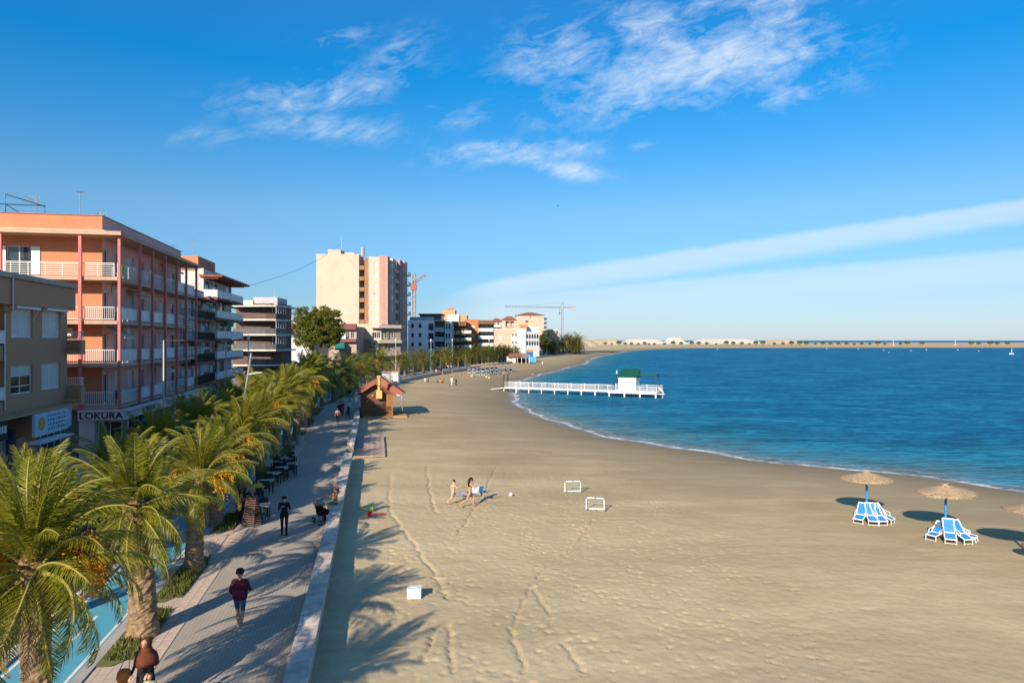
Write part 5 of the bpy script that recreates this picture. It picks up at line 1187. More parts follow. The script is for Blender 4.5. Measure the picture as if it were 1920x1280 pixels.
E0, E1, E2, E3 = (x0_,y0_,ze_),(x1_,y0_,ze_),(x1_,y1_,ze_),(x0_,y1_,ze_); R0_, R1_ = (xm_,y0_+1.7,zr_),(xm_,y1_-.5,zr_)
for f_ in ([E0,E1,R0_],[E1,E2,R1_,R0_],[E2,E3,R1_],[E3,E0,R0_,R1_],[E3,E2,E1,E0]): mb.face(f_)
obj('main_roof', mb, M_KROOF, t)
mb = MB(); mb.box(KW-.75, KW+.02, -.05, -.003, .12, KH-.1); obj('orange_plank_panel', mb, mat('orange_plank', (.30,.135,.05), .8, .15, 3, .4, 16), t)  # front right strip of planks, coloured more orange than the wall
mb = MB(); mb.lathe([(.17,3.2),(.17,4.72),(.27,4.74),(.27,4.92),(.18,4.95)], 14); obj('flue', mb, mat('flue_yellow', (.62,.42,.17), .6, .1, 3), t, (2.15,-.45,0))
mb = MB(); mb.prism([(-.34,-.3),(.34,-.3),(.34,.42),(-.34,.42)], 2.25, 3.2); obj('extractor_box', mb, MATS['flue_yellow'], t, (2.15,-.45,0))
mb = MB(); mb.tube([(KW+.25,.5,2.5),(KW+1.1,.5,2.5),(KW+1.15,.5,2.4),(KW+1.15,.5,.6)], .1, 10); obj('downpipe', mb, M_STEEL, t, smooth=True)
mb = MB(); mb.box(.3, KW+1.7, -.5, -.06, -.1, .14); mb.box(KW+.05, KW+1.7, -.05, KD, -.1, .12); obj('plinth_deck', mb, mat('deck_pine', (.42,.26,.13), .85, .15, 3, .4, 16), t)
for x_, z_, c in ((1.4,2.55,'flue_yellow'),(.75,1.9,'flue_yellow')):
    mb = MB(); mb.lathe([(.02,-.09),(.1,-.05),(.12,.06),(.02,.1)], 10); obj('wall_lamp', mb, MATS[c], t, (x_,-.12,z_))
mb = MB(); mb.box(-.6,-.35,-.1,.1,1.9,3.0); obj('white_sign_board', mb, M_WHITE, t)
p = PT(716, HY, 140); t = thing('utility_hut', 'white flat-roofed utility hut behind the timber kiosk', 'hut', (p.x, p.y, .95), R(3)); q_ = lambda px: (px-716)/F*140; zz = lambda py: zat(py,140)-.95
mb = MB(); mb.box(0, q_(746.5), 0, 3, 0, zz(698.5)); obj('wall', mb, M_WHITEW, t); mb = MB(); mb.box(-.12, q_(747.5), -.12, 3.1, zz(698.5), zz(696.8)); obj('roof_slab', mb, mat('hut_roof', (.50,.33,.24), .85), t)
for px_, py_, w_, h in ((720,705.5,.45,.14),(722.5,715,.18,.35),(734,718,.3,.65)):
    mb = MB(); mb.box(q_(px_), q_(px_)+w_, -.03, .0, zz(py_), zz(py_)+h); obj('vent', mb, M_BLACK, t)
print_lines(t, q_(729.5), q_(738), -.006, zz(706), 1, .3, .16, mat('faded_print', (.35,.36,.40), .7), 8)
# ---------------------------------------------------------------- bathing pier
pa, pb_ = Vector((-1.2, 135.5)), Vector((18.2, 126.0)); e_ = pb_-pa; PL = e_.length
t = thing('bathing_pier', 'white bathing pier on posts with picket railings', 'pier', (pa.x, pa.y, 0), math.atan2(e_.y, e_.x)); DZ = .95
mb = MB(); mb.box(0, PL, -.9, .9, DZ-.14, DZ); mb.box(0, PL, -.98, -.9, DZ-.2, DZ+.03); mb.box(0, PL, .9, .98, DZ-.2, DZ+.03); obj('deck', mb, M_WPLAS, t)
PX1 = PL+9.0; mb = MB(); mb.box(PL+.01, PX1, -1.7, 3.2, DZ-.14, DZ+.01); mb.box(PL, PX1+.05, -1.8, -1.7, DZ-.3, DZ+.05); obj('platform', mb, M_WPLAS, t)
mb = MB(); mb.box(-4.4, -.02, -.75, .75, -.06, .06); o = obj('ramp', mb, M_WPLAS, t, (0,0,DZ-.1), rot=(0, R(-7.5), 0))
nb_ = 8; st = PL/nb_
for k in range(nb_+1):
    for s in (-1,1):
        mb = MB(); mb.box(k*st-.1, k*st+.1, s*.86-.1, s*.86+.1, -2.5, DZ-.15); obj('post', mb, M_WPLAS, t)
def picket(x0, x1, y, side=0):
    mb = MB(); L = x1-x0; mb.box(0, L, -.02, .02, .99, 1.04); mb.box(0, L, -.015, .015, .15, .19); mb.box(-.05,.05,-.05,.05,0,1.12); x = .17
    while x < L-.05: mb.box(x-.016, x+.016, -.012, .012, .2, .98); x += .19
    return obj('railing_bay', mb, M_WPLAS, t, (x0, y, DZ), R(90) if side else 0)
for k in range(nb_):
    for s in (-.88, .88): picket(k*st, (k+1)*st, s)
for k in range(3):
    picket(PL+k*3, PL+(k+1)*3, -1.68); picket(PL+k*3, PL+(k+1)*3, 3.15)
o = picket(PX1-.05, PX1-.05+4.7, -1.65, 1)
for k in range(4):
    for y in (-1.6, 3.0):
        mb = MB(); mb.box(PL+.15+k*2.85, PL+.4+k*2.85, y-.12, y+.12, -2.5, DZ-.15); obj('post', mb, M_WPLAS, t)
mb = MB(); mb.tube([(PX1+.1,-1.2,DZ+1.0),(PX1+.9,-1.2,DZ+.1),(PX1+.9,-1.2,-.6)], .05, 6); mb.tube([(PX1+.1,-.5,DZ+1.0),(PX1+.9,-.5,DZ+.1),(PX1+.9,-.5,-.6)], .05, 6); mb.box(PX1+.06, PX1+1.3, -1.3, -.3, DZ-.3, DZ-.2); obj('ladder', mb, M_WPLAS, t)
hx = PL+1.6; mb = MB(); mb.box(hx, hx+3.3, -.4, 2.0, DZ+.01, DZ+2.6); obj('hut_wall', mb, M_WPLAS, t)
M_GREEN = mat('green_roof', (.008,.085,.045), .5, .1, 2); mb = MB()
A, B, C, D_ = (hx-.12,-.6,DZ+2.55),(hx+3.42,-.6,DZ+2.55),(hx+3.42,2.2,DZ+3.9),(hx-.12,2.2,DZ+3.9)
for s_ in ([A,B,C,D_], [D_,C,(hx+3.42,2.2,DZ+2.55),(hx-.12,2.2,DZ+2.55)], [B,(hx+3.42,2.2,DZ+2.55),C], [A,D_,(hx-.12,2.2,DZ+2.55)]): mb.face(s_)
obj('hut_roof', mb, M_GREEN, t); mb = MB(); mb.box(hx+3.45, hx+6.9, -.3, 2.3, DZ+2.95, DZ+3.12); obj('canopy', mb, M_GREEN, t)
for x_, y_ in ((hx+6.8,-.2),(hx+6.8,2.2)):
    mb = MB(); mb.box(x_-.03,x_+.03,y_-.03,y_+.03,DZ,DZ+2.95); obj('canopy_post', mb, M_GREEN, t)
mb = MB(); mb.box(hx-.35, hx-.14, -.6, -.3, DZ+3.2, DZ+3.75); obj('loudspeaker', mb, M_WPLAS, t)
for y_ in (-.9,.9):
    mb = MB(); mb.box(-.12,.06,y_-.08,y_+.08,DZ-.3,DZ+2.6); mb.lathe([(.02,0),(.1,.06),(.02,.2)], 8); obj('gate_post', mb, mat('dark_green_post', (.03,.07,.06), .6), t)
mb = MB(); mb.lathe([(.02,0),(.12,.08),(.12,.2),(.02,.3)], 10); obj('gate_lamp', mb, M_WPLAS, t, (-.03,-.9,DZ+2.6))
# ---------------------------------------------------------------- thatched parasols and sun loungers
M_THATCH = mat('thatch', (.46,.33,.20), .95, .22, 9, .9, 40); M_POLE = mat('blue_pole', (.03,.24,.62), .5, .08, 2); M_TTABLE = mat('table_brown', (.30,.14,.07), .7, .15, 4)
def thatch_mesh(seed, R0=1.22, hh=.36):
    rr = random.Random(seed); mb = MB(); mb.lathe([(R0,0),(R0*.98,.05),(R0*.66,hh*.42),(R0*.33,hh*.75),(.12,hh),(.05,hh+.07)], 34, jit=.022)
    for k in range(230):
        a = rr.uniform(0,6.28); r = R0*rr.uniform(.9,1.0); o = Vector((r*math.cos(a), r*math.sin(a), .05)); tip = o+Vector((math.cos(a)*rr.uniform(.06,.17), math.sin(a)*rr.uniform(.06,.17), -rr.uniform(.03,.13))); s = Vector((-math.sin(a), math.cos(a), 0))*.035; mb.face([o-s, o+s, tip])
    for k in range(18):
        a = rr.uniform(0,6.28); mb.face([(0,0,hh), (.06*math.cos(a), .06*math.sin(a), hh), (.2*math.cos(a), .2*math.sin(a), hh+rr.uniform(.0,.14))])
    return mb.mesh('canopy', M_THATCH)
THM = [thatch_mesh(k) for k in range(3)]
pm = MB(); pm.tube([(0,0,-.3),(0,0,2.25)], .055, 10); POLEM = pm.mesh('pole', M_POLE)
rb = MB()
for k in range(8): a = k*.785; rb.tube([(0,0,2.0),(1.2*math.cos(a),1.2*math.sin(a),2.1)], .018, 4)
RIBM = rb.mesh('ribs', M_TTABLE); tt = MB(); tt.lathe([(.55,.58),(.56,.60),(.56,.63),(.55,.64)], 22); TTM = tt.mesh('table_ring', M_TTABLE)
def parasol(p, label, group, seed, near=True):
    t = thing('thatched_parasol', label, 'parasol', p, seed*1.3, group); link('canopy', THM[seed % 3], t, (0,0,2.07), rot=(R(random.uniform(-3,3)), R(random.uniform(-3,3)), 0)); link('pole', POLEM, t)
    if near: link('ribs', RIBM, t); link('table_ring', TTM, t)
    return t
def lounger_mesh():
    fr_ = MB(); w_ = .30
    for s in (-w_, w_):
        fr_.tube([(s,0,.32),(s,.7,.34),(s,1.15,.36)], .042, 6); fr_.tube([(s,.62,.36),(s,1.0,.62),(s,1.32,.86)], .042, 6)
        fr_.tube([(s,.05,.32),(s,-.04,0)], .028, 6); fr_.tube([(s,.95,.34),(s,1.05,0)], .028, 6); fr_.tube([(s*1.05,.35,.36),(s*1.05,.42,.56),(s*1.05,.95,.58)], .026, 6)
    for y, z in ((0,.32),(.62,.35),(1.32,.86)): fr_.tube([(-w_,y,z),(w_,y,z)], .045, 6)
    fr_.tube([(-w_,-.03,.05),(w_,-.03,.05)], .02, 6); fr_.tube([(-w_,1.04,.05),(w_,1.04,.05)], .02, 6)
    st_ = MB(); st_.face([(-w_+.04,.03,.335),(w_-.04,.03,.335),(w_-.04,.61,.355),(-w_+.04,.61,.355)]); st_.box(-w_+.04,w_-.04,.03,.6,.30,.33)
    bk = MB(); bk.face([(-w_+.04,.66,.385),(w_-.04,.66,.385),(w_-.04,1.29,.83),(-w_+.04,1.29,.83)]); bk.face([(-w_+.04,.68,.365),(w_-.04,.68,.365),(w_-.04,1.31,.81),(-w_+.04,1.31,.81)][::-1])
    return fr_.mesh('frame', M_WPLAS), st_.mesh('seat', M_BLUE), bk.mesh('backrest', M_BLUE)
LF, LS, LB_ = lounger_mesh()
def lounger(label, group, mtx):
    t = thing('sun_lounger', label, 'sun lounger', (0,0,0), 0, group); t.matrix_world = mtx
    link('frame', LF, t); link('seat', LS, t); link('backrest', LB_, t); return t
def lean(p, a, tilt=50, r=.62):
    """lounger stood on its foot end and leaned on the parasol table, underside outwards"""
    return Matrix.Translation(p) @ Matrix.Rotation(a, 4, 'Z') @ Matrix.Translation((0, -r-.58, .03)) @ Matrix.Rotation(R(tilt), 4, 'X') @ Matrix.Scale(.74, 4)
pl_ = [(1625, 974, 'thatched parasol on a blue pole, left of the two in the foreground', 'left'), (1773, 1007, 'thatched parasol on a blue pole with scattered white loungers, right of the pair', 'right'), (1946, 1052, 'thatched parasol cut off by the right edge of the picture', 'cut')]
for i, (px, py, lab, nm) in enumerate(pl_):
    p = onsand(px, py); parasol(p, lab, 'thatched parasols on the near sand', i)
    if i < 2:
        for k, a in enumerate((-44, -16, 12, 40) if i == 0 else (-58, -20, 14, 46)):
            tl = (18, 22, 20, 17)[k] if i == 0 else (6, 24, 18, 2)[k]; lb = ['outer left','inner left','inner right','outer right'][k]
            lounger('%s of the white and blue loungers leaning on the %s parasol' % (lb, nm), 'loungers leaning on the near parasols', lean(p, R(a)+random.uniform(-.06,.06), tl))
for r_, (xa, ya, xb, yb, n_) in enumerate(((889,699,930,693.5,6),(906,703,957,697,7))):
    for k in range(n_):
        f = k/(n_-1); p = onsand(xa+(xb-xa)*f, ya+(yb-ya)*f)
        parasol(p, '%s parasol from the left in the %s row of the far parasols' % (ORD[k], ('inland','seaward')[r_]), 'far rows of thatched parasols', k+r_, False)
        for j in range(2):
            q = p+Vector((-.9+1.3*j, -.8, 0)); q.z = sandz(q.x, q.y)
            lounger('%s lounger of the pair under the %s parasol of the %s far row' % (('left','right')[j], ORD[k], ('inland','seaward')[r_]), 'loungers under the far parasols', Matrix.Translation(q) @ Matrix.Rotation(R(165), 4, 'Z') @ Matrix.Scale(1.25, 4))
# ---------------------------------------------------------------- football goals, ball, box, toys on the sand
def goal(px, py, rz, label):
    p = onsand(px, py); t = thing('toy_goal', label, 'goal', p, rz, 'small football goals'); w_, h, d = .47, .70, .36
    mb = MB()
    for s in (-w_, w_): mb.tube([(s,0,.03),(s,0,h)], .032, 8); mb.tube([(s,0,.04),(s,d,.04)], .03, 8); mb.tube([(s,d,.04),(s,0,h)], .012, 5)
    mb.tube([(-w_,0,h),(w_,0,h)], .032, 8); mb.tube([(-w_,d,.04),(w_,d,.04)], .04, 8); obj('frame', mb, M_WPLAS, t)
    mb = MB()
    for x in (-w_, 0, w_):
        for z in (.05, h): mb.lathe([(.05,z-.05),(.05,z+.05)], 8); mb.v[-16:] = [(v[0]+x, v[1], v[2]) for v in mb.v[-16:]]
    obj('joints', mb, mat('grey_joint', (.22,.23,.26), .6), t); mb = MB()
    for k in range(13): x = -w_+k*2*w_/12; mb.tube([(x,0,h),(x,d,.05)], .004, 3, cap=False)
    for k in range(8): f = k/8; mb.tube([(-w_,d*f,h*(1-f)+.05*f),(w_,d*f,h*(1-f)+.05*f)], .004, 3, cap=False)
    obj('net', mb, M_BLIND, t); return t
goal(1074, 924, R(4), 'small white toy goal, the upper left of the two'); goal(1116, 958, R(-10), 'small white toy goal, the lower right one with a crooked frame')
p = onsand(958, 930); mb = MB(); mb.lathe([(.01,-.11)]+[(.11*math.cos(a),.11*math.sin(a)) for a in np.linspace(-1.4,1.4,9)]+[(.01,.11)], 16); tag(obj('ball', mb, M_WPLAS, None, (p.x,p.y,p.z+.11), smooth=True), 'white football lying on the open sand', 'ball')
p = onsand(777, 1119); t = thing('cool_box', 'white lidded box standing alone on the sand', 'box', p, R(3)); mb = MB(); mb.box(-.24,.24,-.17,.17,0,.30); obj('body', mb, M_WPLAS, t); mb = MB(); mb.box(-.25,.25,-.18,.18,.305,.36); obj('lid', mb, M_WPLAS, t); mb = MB(); mb.box(-.1,.1,-.03,.03,.36,.375); obj('handle', mb, M_BLIND, t)
def spade(px, py, c1, label, rz, nm):
    p = onsand(px, py); t = thing(nm, label, 'toy', p, rz); mb = MB()
    mb.lathe([(.09,0),(.14,.18),(.15,.2),(.13,.2),(.08,.03)], 14); obj('bucket', mb, c1, t, (0,0,.14), rot=(R(80),0,0)); mb = MB(); mb.tube([(.25,-.05,.05),(.6,.05,.06)], .02, 6); mb.prism([(.6,-.05),(.82,-.04),(.85,.05),(.82,.14),(.6,.15)], .03, .07); obj('spade', mb, c1, t)
spade(692, 968, mat('toy_red', (.62,.03,.03), .5), 'red toy bucket and spade on the sand by the wall shadow', .4, 'red_sand_toys'); spade(691, 959, mat('toy_green', (.35,.55,.08), .5), 'green and white sand toys just behind the red ones', 2.2, 'green_sand_toys')
# beach bag, folding chair and towel behind the running woman
p = onsand(902, 926); t = thing('folding_beach_chair', 'blue and white folding beach chair behind the running woman', 'chair', p, R(25)); t.scale = (.62,.62,.62); mb = MB()
for s in (-.26,.26): mb.tube([(s,0,0),(s,.5,.35)], .018, 6); mb.tube([(s,.5,0),(s,.05,.30),(s,-.25,.85)], .018, 6)
mb.tube([(-.26,-.25,.85),(.26,-.25,.85)], .018, 6); obj('frame', mb, M_WPLAS, t); mb = MB(); mb.face([(-.25,.5,.35),(.25,.5,.35),(.25,.05,.28),(-.25,.05,.28)]); mb.face([(-.25,.05,.30),(.25,.05,.30),(.25,-.24,.83),(-.25,-.24,.83)]); mb.face([(-.25,.07,.30),(.25,.07,.30),(.25,-.22,.83),(-.25,-.22,.83)][::-1]); obj('fabric', mb, M_BLUE, t)
p = onsand(893, 924); t = thing('beach_bag', 'pale beach bag standing beside the blue beach chair', 'bag', p); mb = MB(); mb.lathe([(.2,0),(.27,.12),(.25,.34),(.2,.38)], 14, jit=.04, sq=(1,.6)); obj('body', mb, M_BLIND, t); mb = MB(); mb.tube([(-.15,0,.36),(-.1,0,.55),(.1,0,.55),(.15,0,.36)], .014, 5); obj('handle', mb, M_BLIND, t)
p = onsand(872, 927); mb = MB(); nx_ = 10
for i in range(nx_):
    for j in range(6):
        f = lambda a, b_: (a*.18-.9, b_*.16-.45, .03+.02*math.sin(a*1.7+b_))
        mb.face([f(i,j), f(i+1,j), f(i+1,j+1), f(i,j+1)])
tag(obj('beach_towel', mb, mat('lilac_towel', (.42,.38,.42), .95, .15, 4), None, p, R(10)), 'grey lilac towel spread on the sand beside the runners', 'towel')
# ---------------------------------------------------------------- cafe terrace
M_RATTAN = mat('dark_rattan', (.05,.042,.04), .8, .25, 18, .4, 60)
tb = MB(); tb.box(-.4,.4,-.4,.4,.70,.735); TBT = tb.mesh('table_top', mat('table_laminate', (.52,.50,.47), .4, .1, 2)); lg_ = MB(); lg_.box(-.02,.02,-.02,.02,0,.70); LEG = lg_.mesh('leg', M_BLACK)
cs = MB(); cs.box(-.22,.22,-.22,.22,.42,.46); CSEAT = cs.mesh('seat', M_RATTAN); cb = MB(); cb.box(-.22,.22,.19,.23,.5,.86); cb.tube([(-.22,.2,.46),(-.22,.23,.88),(.22,.23,.88),(.22,.2,.46)], .016, 5); CBACK = cb.mesh('backrest', M_RATTAN)
ca = MB(); ca.tube([(0,-.2,.46),(0,-.2,.66),(0,.2,.66)], .015, 5); CARM = ca.mesh('armrest', M_BLACK); cl2 = MB(); cl2.box(-.016,.016,-.016,.016,0,.42); CLEG = cl2.mesh('leg', M_BLACK)
def table(p, rz, label):
    t = thing('cafe_table', label, 'table', p, rz, 'cafe terrace tables'); link('table_top', TBT, t)
    for x in (-.35,.35):
        for y in (-.35,.35): link('leg', LEG, t, (x,y,0))
def chair(p, rz, label):
    t = thing('cafe_chair', label, 'chair', p, rz, 'cafe terrace chairs'); link('seat', CSEAT, t); link('backrest', CBACK, t)
    for x in (-.2,.2):
        link('armrest', CARM, t, (x,0,0))
        for y in (-.2,.2): link('leg', CLEG, t, (x,y,0))
tabs = [(490,960),(478,925),(500,910),(512,895),(528,884),(545,876),(519,872),(546,860),(535,866)]; nth = 0
for i, (px, py) in enumerate(tabs):
    g = G(px, py+14, 1.4); g.z = 1.41; rz = ANG0+random.uniform(-.2,.2)
    table(g, rz, '%s cafe table from the near end of the terrace' % ORD[i])
    for k, a in enumerate((rz+R(90), rz-R(90), rz) if i % 2 else (rz+R(90), rz-R(90))):
        q = g+Vector((math.cos(a+R(90)), math.sin(a+R(90)), 0))*.72; chair(q, a+random.uniform(-.3,.3), '%s chair at the %s cafe table from the near end' % (ORD[k], ORD[i]))
g = G(473, 985, 1.4); t = thing('slatted_stand', 'tall brown slatted A-frame stand at the near end of the terrace', 'stand', g, ANG0-R(120)); t.scale = (.8,.8,.95); M_STAND = mat('stand_wood', (.09,.055,.05), .8, .2, 5, .3, 30)
for s in (-1,1):
    for x in (-.38,.38):
        mb = MB(); mb.tube([(x*1.1,s*.42,0),(x*.8,s*.06,1.5)], .035, 6); obj('leg', mb, M_STAND, t)
    for k in range(13):
        f = (k+1)/14; mb = MB(); mb.box(-.40*(1.1-.3*f), .40*(1.1-.3*f), -.015, .015, -.035, .035); obj('slat', mb, M_STAND, t, (0, s*(.42-.36*f), 1.5*f), rot=(R(14*s),0,0))
g = G(495, 958, 1.4); mb = MB(); mb.box(-.35,.3,-.22,.22,0,.02); tag(obj('napkin_tray', mb, mat('tray_blue', (.08,.35,.70), .4), None, (g.x+.08, g.y-.45, 2.146)), 'bright blue tray lying on the nearest cafe table', 'tray')
g = G(562, 832, 1.4); t = thing('planter', 'pale cylindrical planter under the palms beyond the terrace', 'planter', g); mb = MB(); mb.lathe([(.3,0),(.34,.6),(.36,.7),(.30,.7),(.28,.6)], 16); obj('body', mb, M_CONC, t); mb = MB(); mb.lathe([(.29,.6),(.2,.64),(.02,.66)], 12); obj('soil', mb, M_SOIL, t)
# terracotta garden wall with balusters beyond the white block, blue dome bin
u, Yd = FR(428, -20.5); p = PT(424, HY, 82); t = thing('terracotta_garden_wall', 'terracotta and white garden wall catching the sun beside the street', 'wall', (p.x, p.y, 1.45), R(6)); k_ = 82/F
mb = MB(); mb.box(0, 50*k_, 0, .3, 0, zat(727,82)-1.45); obj('wall', mb, M_ORANGE, t); mb = MB(); mb.box(-.1, 50*k_, -.06, .36, zat(727,82)-1.45, zat(725,82)-1.45); obj('coping', mb, M_WHITE, t)
for x_ in (27, 48): mb = MB(); mb.lathe([(.18,0),(.2,.3),(.12,.4),(.2,.6),(.05,.8)], 10); obj('finial', mb, M_WHITE, t, (x_*k_, .15, zat(725,82)-1.45))
p = PT(412, HY, 80); t = thing('recycling_bin', 'dark blue domed recycling bin by the garden wall', 'bin', (p.x, p.y, 1.45)); mb = MB(); mb.lathe([(.55,0),(.62,.5),(.62,1.0),(.5,1.4),(.25,1.65),(.02,1.72)], 18); obj('shell', mb, mat('bin_blue', (.02,.06,.28), .4), t, smooth=True); mb = MB(); mb.lathe([(.16,0),(.16,.04)], 12); obj('hole', mb, M_BLACK, t, (.1,-.6,1.15), rot=(R(80),0,0))
u0, _ = FR(440, -17.6)
t = thing('white_planter_wall', 'low white wall with dark planter openings along the pavement', 'wall', pos(75, -17.5, 1.45), heading(78)); mb = MB(); mb.box(0, 26, 0, .25, 0, 1.15); obj('wall', mb, M_WHITEW, t)
for k in range(9): mb = MB(); mb.box(.8+k*2.8, 2.4+k*2.8, -.03, .0, .5, .95); obj('opening', mb, M_BLACK, t)
# ---------------------------------------------------------------- far beach bar
Yb = 272.0; p = PT(949, HY, Yb); t = thing('beach_bar', 'red-roofed beach bar with white counters on the far sand', 'bar', (p.x, p.y, 1.0)); q_ = lambda px: (px-949)/F*Yb; zz = lambda py: zat(py,Yb)-1.0
mb = MB(); mb.box(q_(950), q_(967), 0, 4, 0, zz(668)); obj('counter_block', mb, M_WHITEW, t); mb = MB(); mb.box(q_(958), q_(959), -.05, -.005, 0, zz(668)); mb.box(q_(950), q_(967), -.06, -.005, 0, .5); obj('timber_trim', mb, M_PLANK, t)
for a, b_ in ((952,974),(972,990)):
    mb = MB(); A, B, C, D_ = (q_(a),-1.2,zz(669)),(q_(b_),-1.2,zz(668)),(q_(b_-3),4.5,zz(662.5)),(q_(a+3),4.5,zz(662.5)); mb.face([A,B,C,D_]); mb.face([D_,C,(q_(b_),9,zz(668)),(q_(a),9,zz(669))]); mb.face([A,D_,(q_(a),9,zz(669))]); mb.face([B,(q_(b_),9,zz(668)),C]); obj('roof', mb, M_KROOF, t)
for px_ in (970, 978, 986, 992):
    mb = MB(); mb.box(q_(px_)-.08, q_(px_)+.08, -.9, -.74, 0, zz(668.5)); obj('post', mb, M_WHITE, t)
mb = MB(); mb.box(q_(967), q_(990), 3, 4, 0, zz(672)); obj('back_bar', mb, M_DARK, t); mb = MB(); mb.box(q_(978), q_(994), -1.4, 2, zz(666.5), zz(666)); obj('white_awning', mb, M_WHITE, t)
p = PT(988, HY, 290); t = thing('blue_kiosk', 'blue beach kiosk with an orange top behind the bar', 'kiosk', (p.x, p.y, 1.0)); q_ = lambda px: (px-988)/F*290; zz = lambda py: zat(py,290)-1.0
boxpart(t, 'body', (q_(988), q_(1000), 0, 4, 0, zz(659)), mat('kiosk_blue', (.02,.13,.32), .5)); boxpart(t, 'white_side', (q_(1000)+.01, q_(1003), 0, 4, 0, zz(657)), M_WHITEW); boxpart(t, 'orange_top', (q_(988), q_(1000), -.1, 4.1, zz(659), zz(655.5)), mat('kiosk_orange', (.70,.25,.06), .6)); boxpart(t, 'counter', (q_(992), q_(1005), -1.5, -.02, 0, zz(668.5)), mat('counter_blue', (.08,.36,.60), .5))
# ---------------------------------------------------------------- salt works and spit in the distance
M_SALT = mat('salt_heap', (.66,.58,.48), .9, .06, .02); M_DUNE = mat('spit_dune', (.52,.42,.28), .9, .15, .02)
def mound(px0, px1, pyt, Yd, m, nm, lab, cat, peak=.5):
    x0, x1 = (px0-960)/F*Yd, (px1-960)/F*Yd; p = ((x0+x1)/2, Yd, 1.5); mb = MB(); n = 26; h = zat(pyt, Yd)-1.5; hw = (x1-x0)/2; dpt = max(40, min(hw*.5, 140)); rr = random.Random(int(px0)); prof = []
    for i in range(n+1):
        t_ = i/n; e = min(1, t_/peak/.55 if t_ < peak else (1-t_)/(1-peak)/.55); prof.append((-hw+2*hw*t_, h*min(1,e)*rr.uniform(.95,1.0) if 0 < i < n else 0))
    for (xa, ha), (xb, hb) in zip(prof, prof[1:]):
        mb.face([(xa,-dpt,0),(xb,-dpt,0),(xb,0,hb),(xa,0,ha)]); mb.face([(xb,dpt,0),(xa,dpt,0),(xa,0,ha),(xb,0,hb)])
    return tag(obj(nm, mb, m, None, p), lab, cat, 'salt heaps and banks beyond the bay')
for a in ((1090,1180,635.5,1150,M_DUNE,'sand_bank','low sand bank at the end of the beach','bank'),(1150,1262,635.5,1500,M_SALT,'salt_heap','long pale salt heap left of the peaked one','salt heap'),(1240,1290,632.5,1450,M_SALT,'salt_heap','peaked pale salt heap in the middle of the far shore','salt heap'),(1270,1450,635,1500,M_SALT,'salt_heap','long bright white salt heap right of the peaked one','salt heap'),(1420,1510,636,1500,M_DUNE,'sand_bank','thin sand bank tapering off to the open sea','bank'),(1040,1130,635.8,900,M_DUNE,'sand_bank','sand bank rising behind the clump of far palms','bank')): mound(*a)
M_SEAW = mat('sea_wall_grey', (.16,.15,.145), .9, .2, .05)
for i, (a, b_) in enumerate(((1330,1500),(1560,1920))):
    Yd = 1010; mb = MB(); mb.box((a-960)/F*Yd, (b_-960)/F*Yd, -3, 3, -1, 3.2-i*.6); tag(obj('sea_wall', mb, M_SEAW, None, (0,Yd,0)), ['dark sea wall along the middle of the far spit','long dark sea wall along the right of the far spit'][i], 'wall')
for i, (px, py) in enumerate(((1550,654.5),(1609,654.5),(1657,657),(1667,661),(1708,658),(1737,656),(1796,656.5),(1835,658.5),(1345,654))):
    g = G(px, py, 0); t = thing('mooring_buoy', '%s white mooring buoy from the left on the bay' % ORD[i], 'buoy', g, 0, 'mooring buoys on the bay'); s_ = g.y/1000; mb = MB(); mb.lathe([(.1,-.3),(.6,-.1),(.75,.3),(.6,.7),(.1,.95)], 12); b_ = obj('float', mb, M_WPLAS, t, smooth=True); b_.scale = (s_,)*3; mb = MB(); mb.tube([(0,0,.9*s_),(0,0,1.5*s_)], .08*s_, 6); obj('ring_post', mb, M_STEEL, t)
g = G(1897, 664, 0); t = thing('sailing_dinghy', 'small white sailing boat at the right edge of the bay', 'boat', g, R(20)); mb = MB(); mb.prism([(-1.8,-.7),(1.2,-.7),(2.6,0),(1.2,.7),(-1.8,.7)], -.3, .8); obj('hull', mb, M_WPLAS, t); mb = MB(); mb.tube([(.3,0,.8),(.3,0,5.4)], .06, 6); obj('mast', mb, M_STEEL, t); mb = MB(); mb.face([(.25,.02,1.4),(.25,.02,4.8),(-.5,.1,1.5)]); mb.face([(.25,-.02,1.4),(-.5,-.02,1.5),(.25,-.02,4.8)]); obj('furled_sail', mb, M_WHITE, t)
for i, (px, Yd, top) in enumerate(((1791,1000,637),(1675,1020,636.5))):
    mb = MB(); x_ = (px-960)/F*Yd; mb.tube([(0,0,0),(0,0,zat(top,Yd)-2)], .25, 6); mb.lathe([(.8,0),(.6,1.2)], 8); tag(obj('beacon_post', mb, M_WHITE, None, (x_,Yd,2)), ['slim white beacon post on the right of the spit','short white beacon on the horizon right of the salt heaps'][i], 'beacon')
# gull in the sky
p = PT(1046, 386, 60); t = thing('bird', 'small dark bird high in the clear sky', 'bird', p, R(50)); t.scale = (.45,.45,.45); mb = MB(); mb.tube([(-.22,0,0),(-.1,0,.02),(.1,0,.02),(.3,0,0)], [.01,.06,.06,.01], 7); mb.face([(-.05,0,.03),(.1,0,.03),(.02,.5,.16)]); mb.face([(.1,0,.03),(-.05,0,.03),(.02,-.5,.16)]); obj('body', mb, M_BLACK, t)
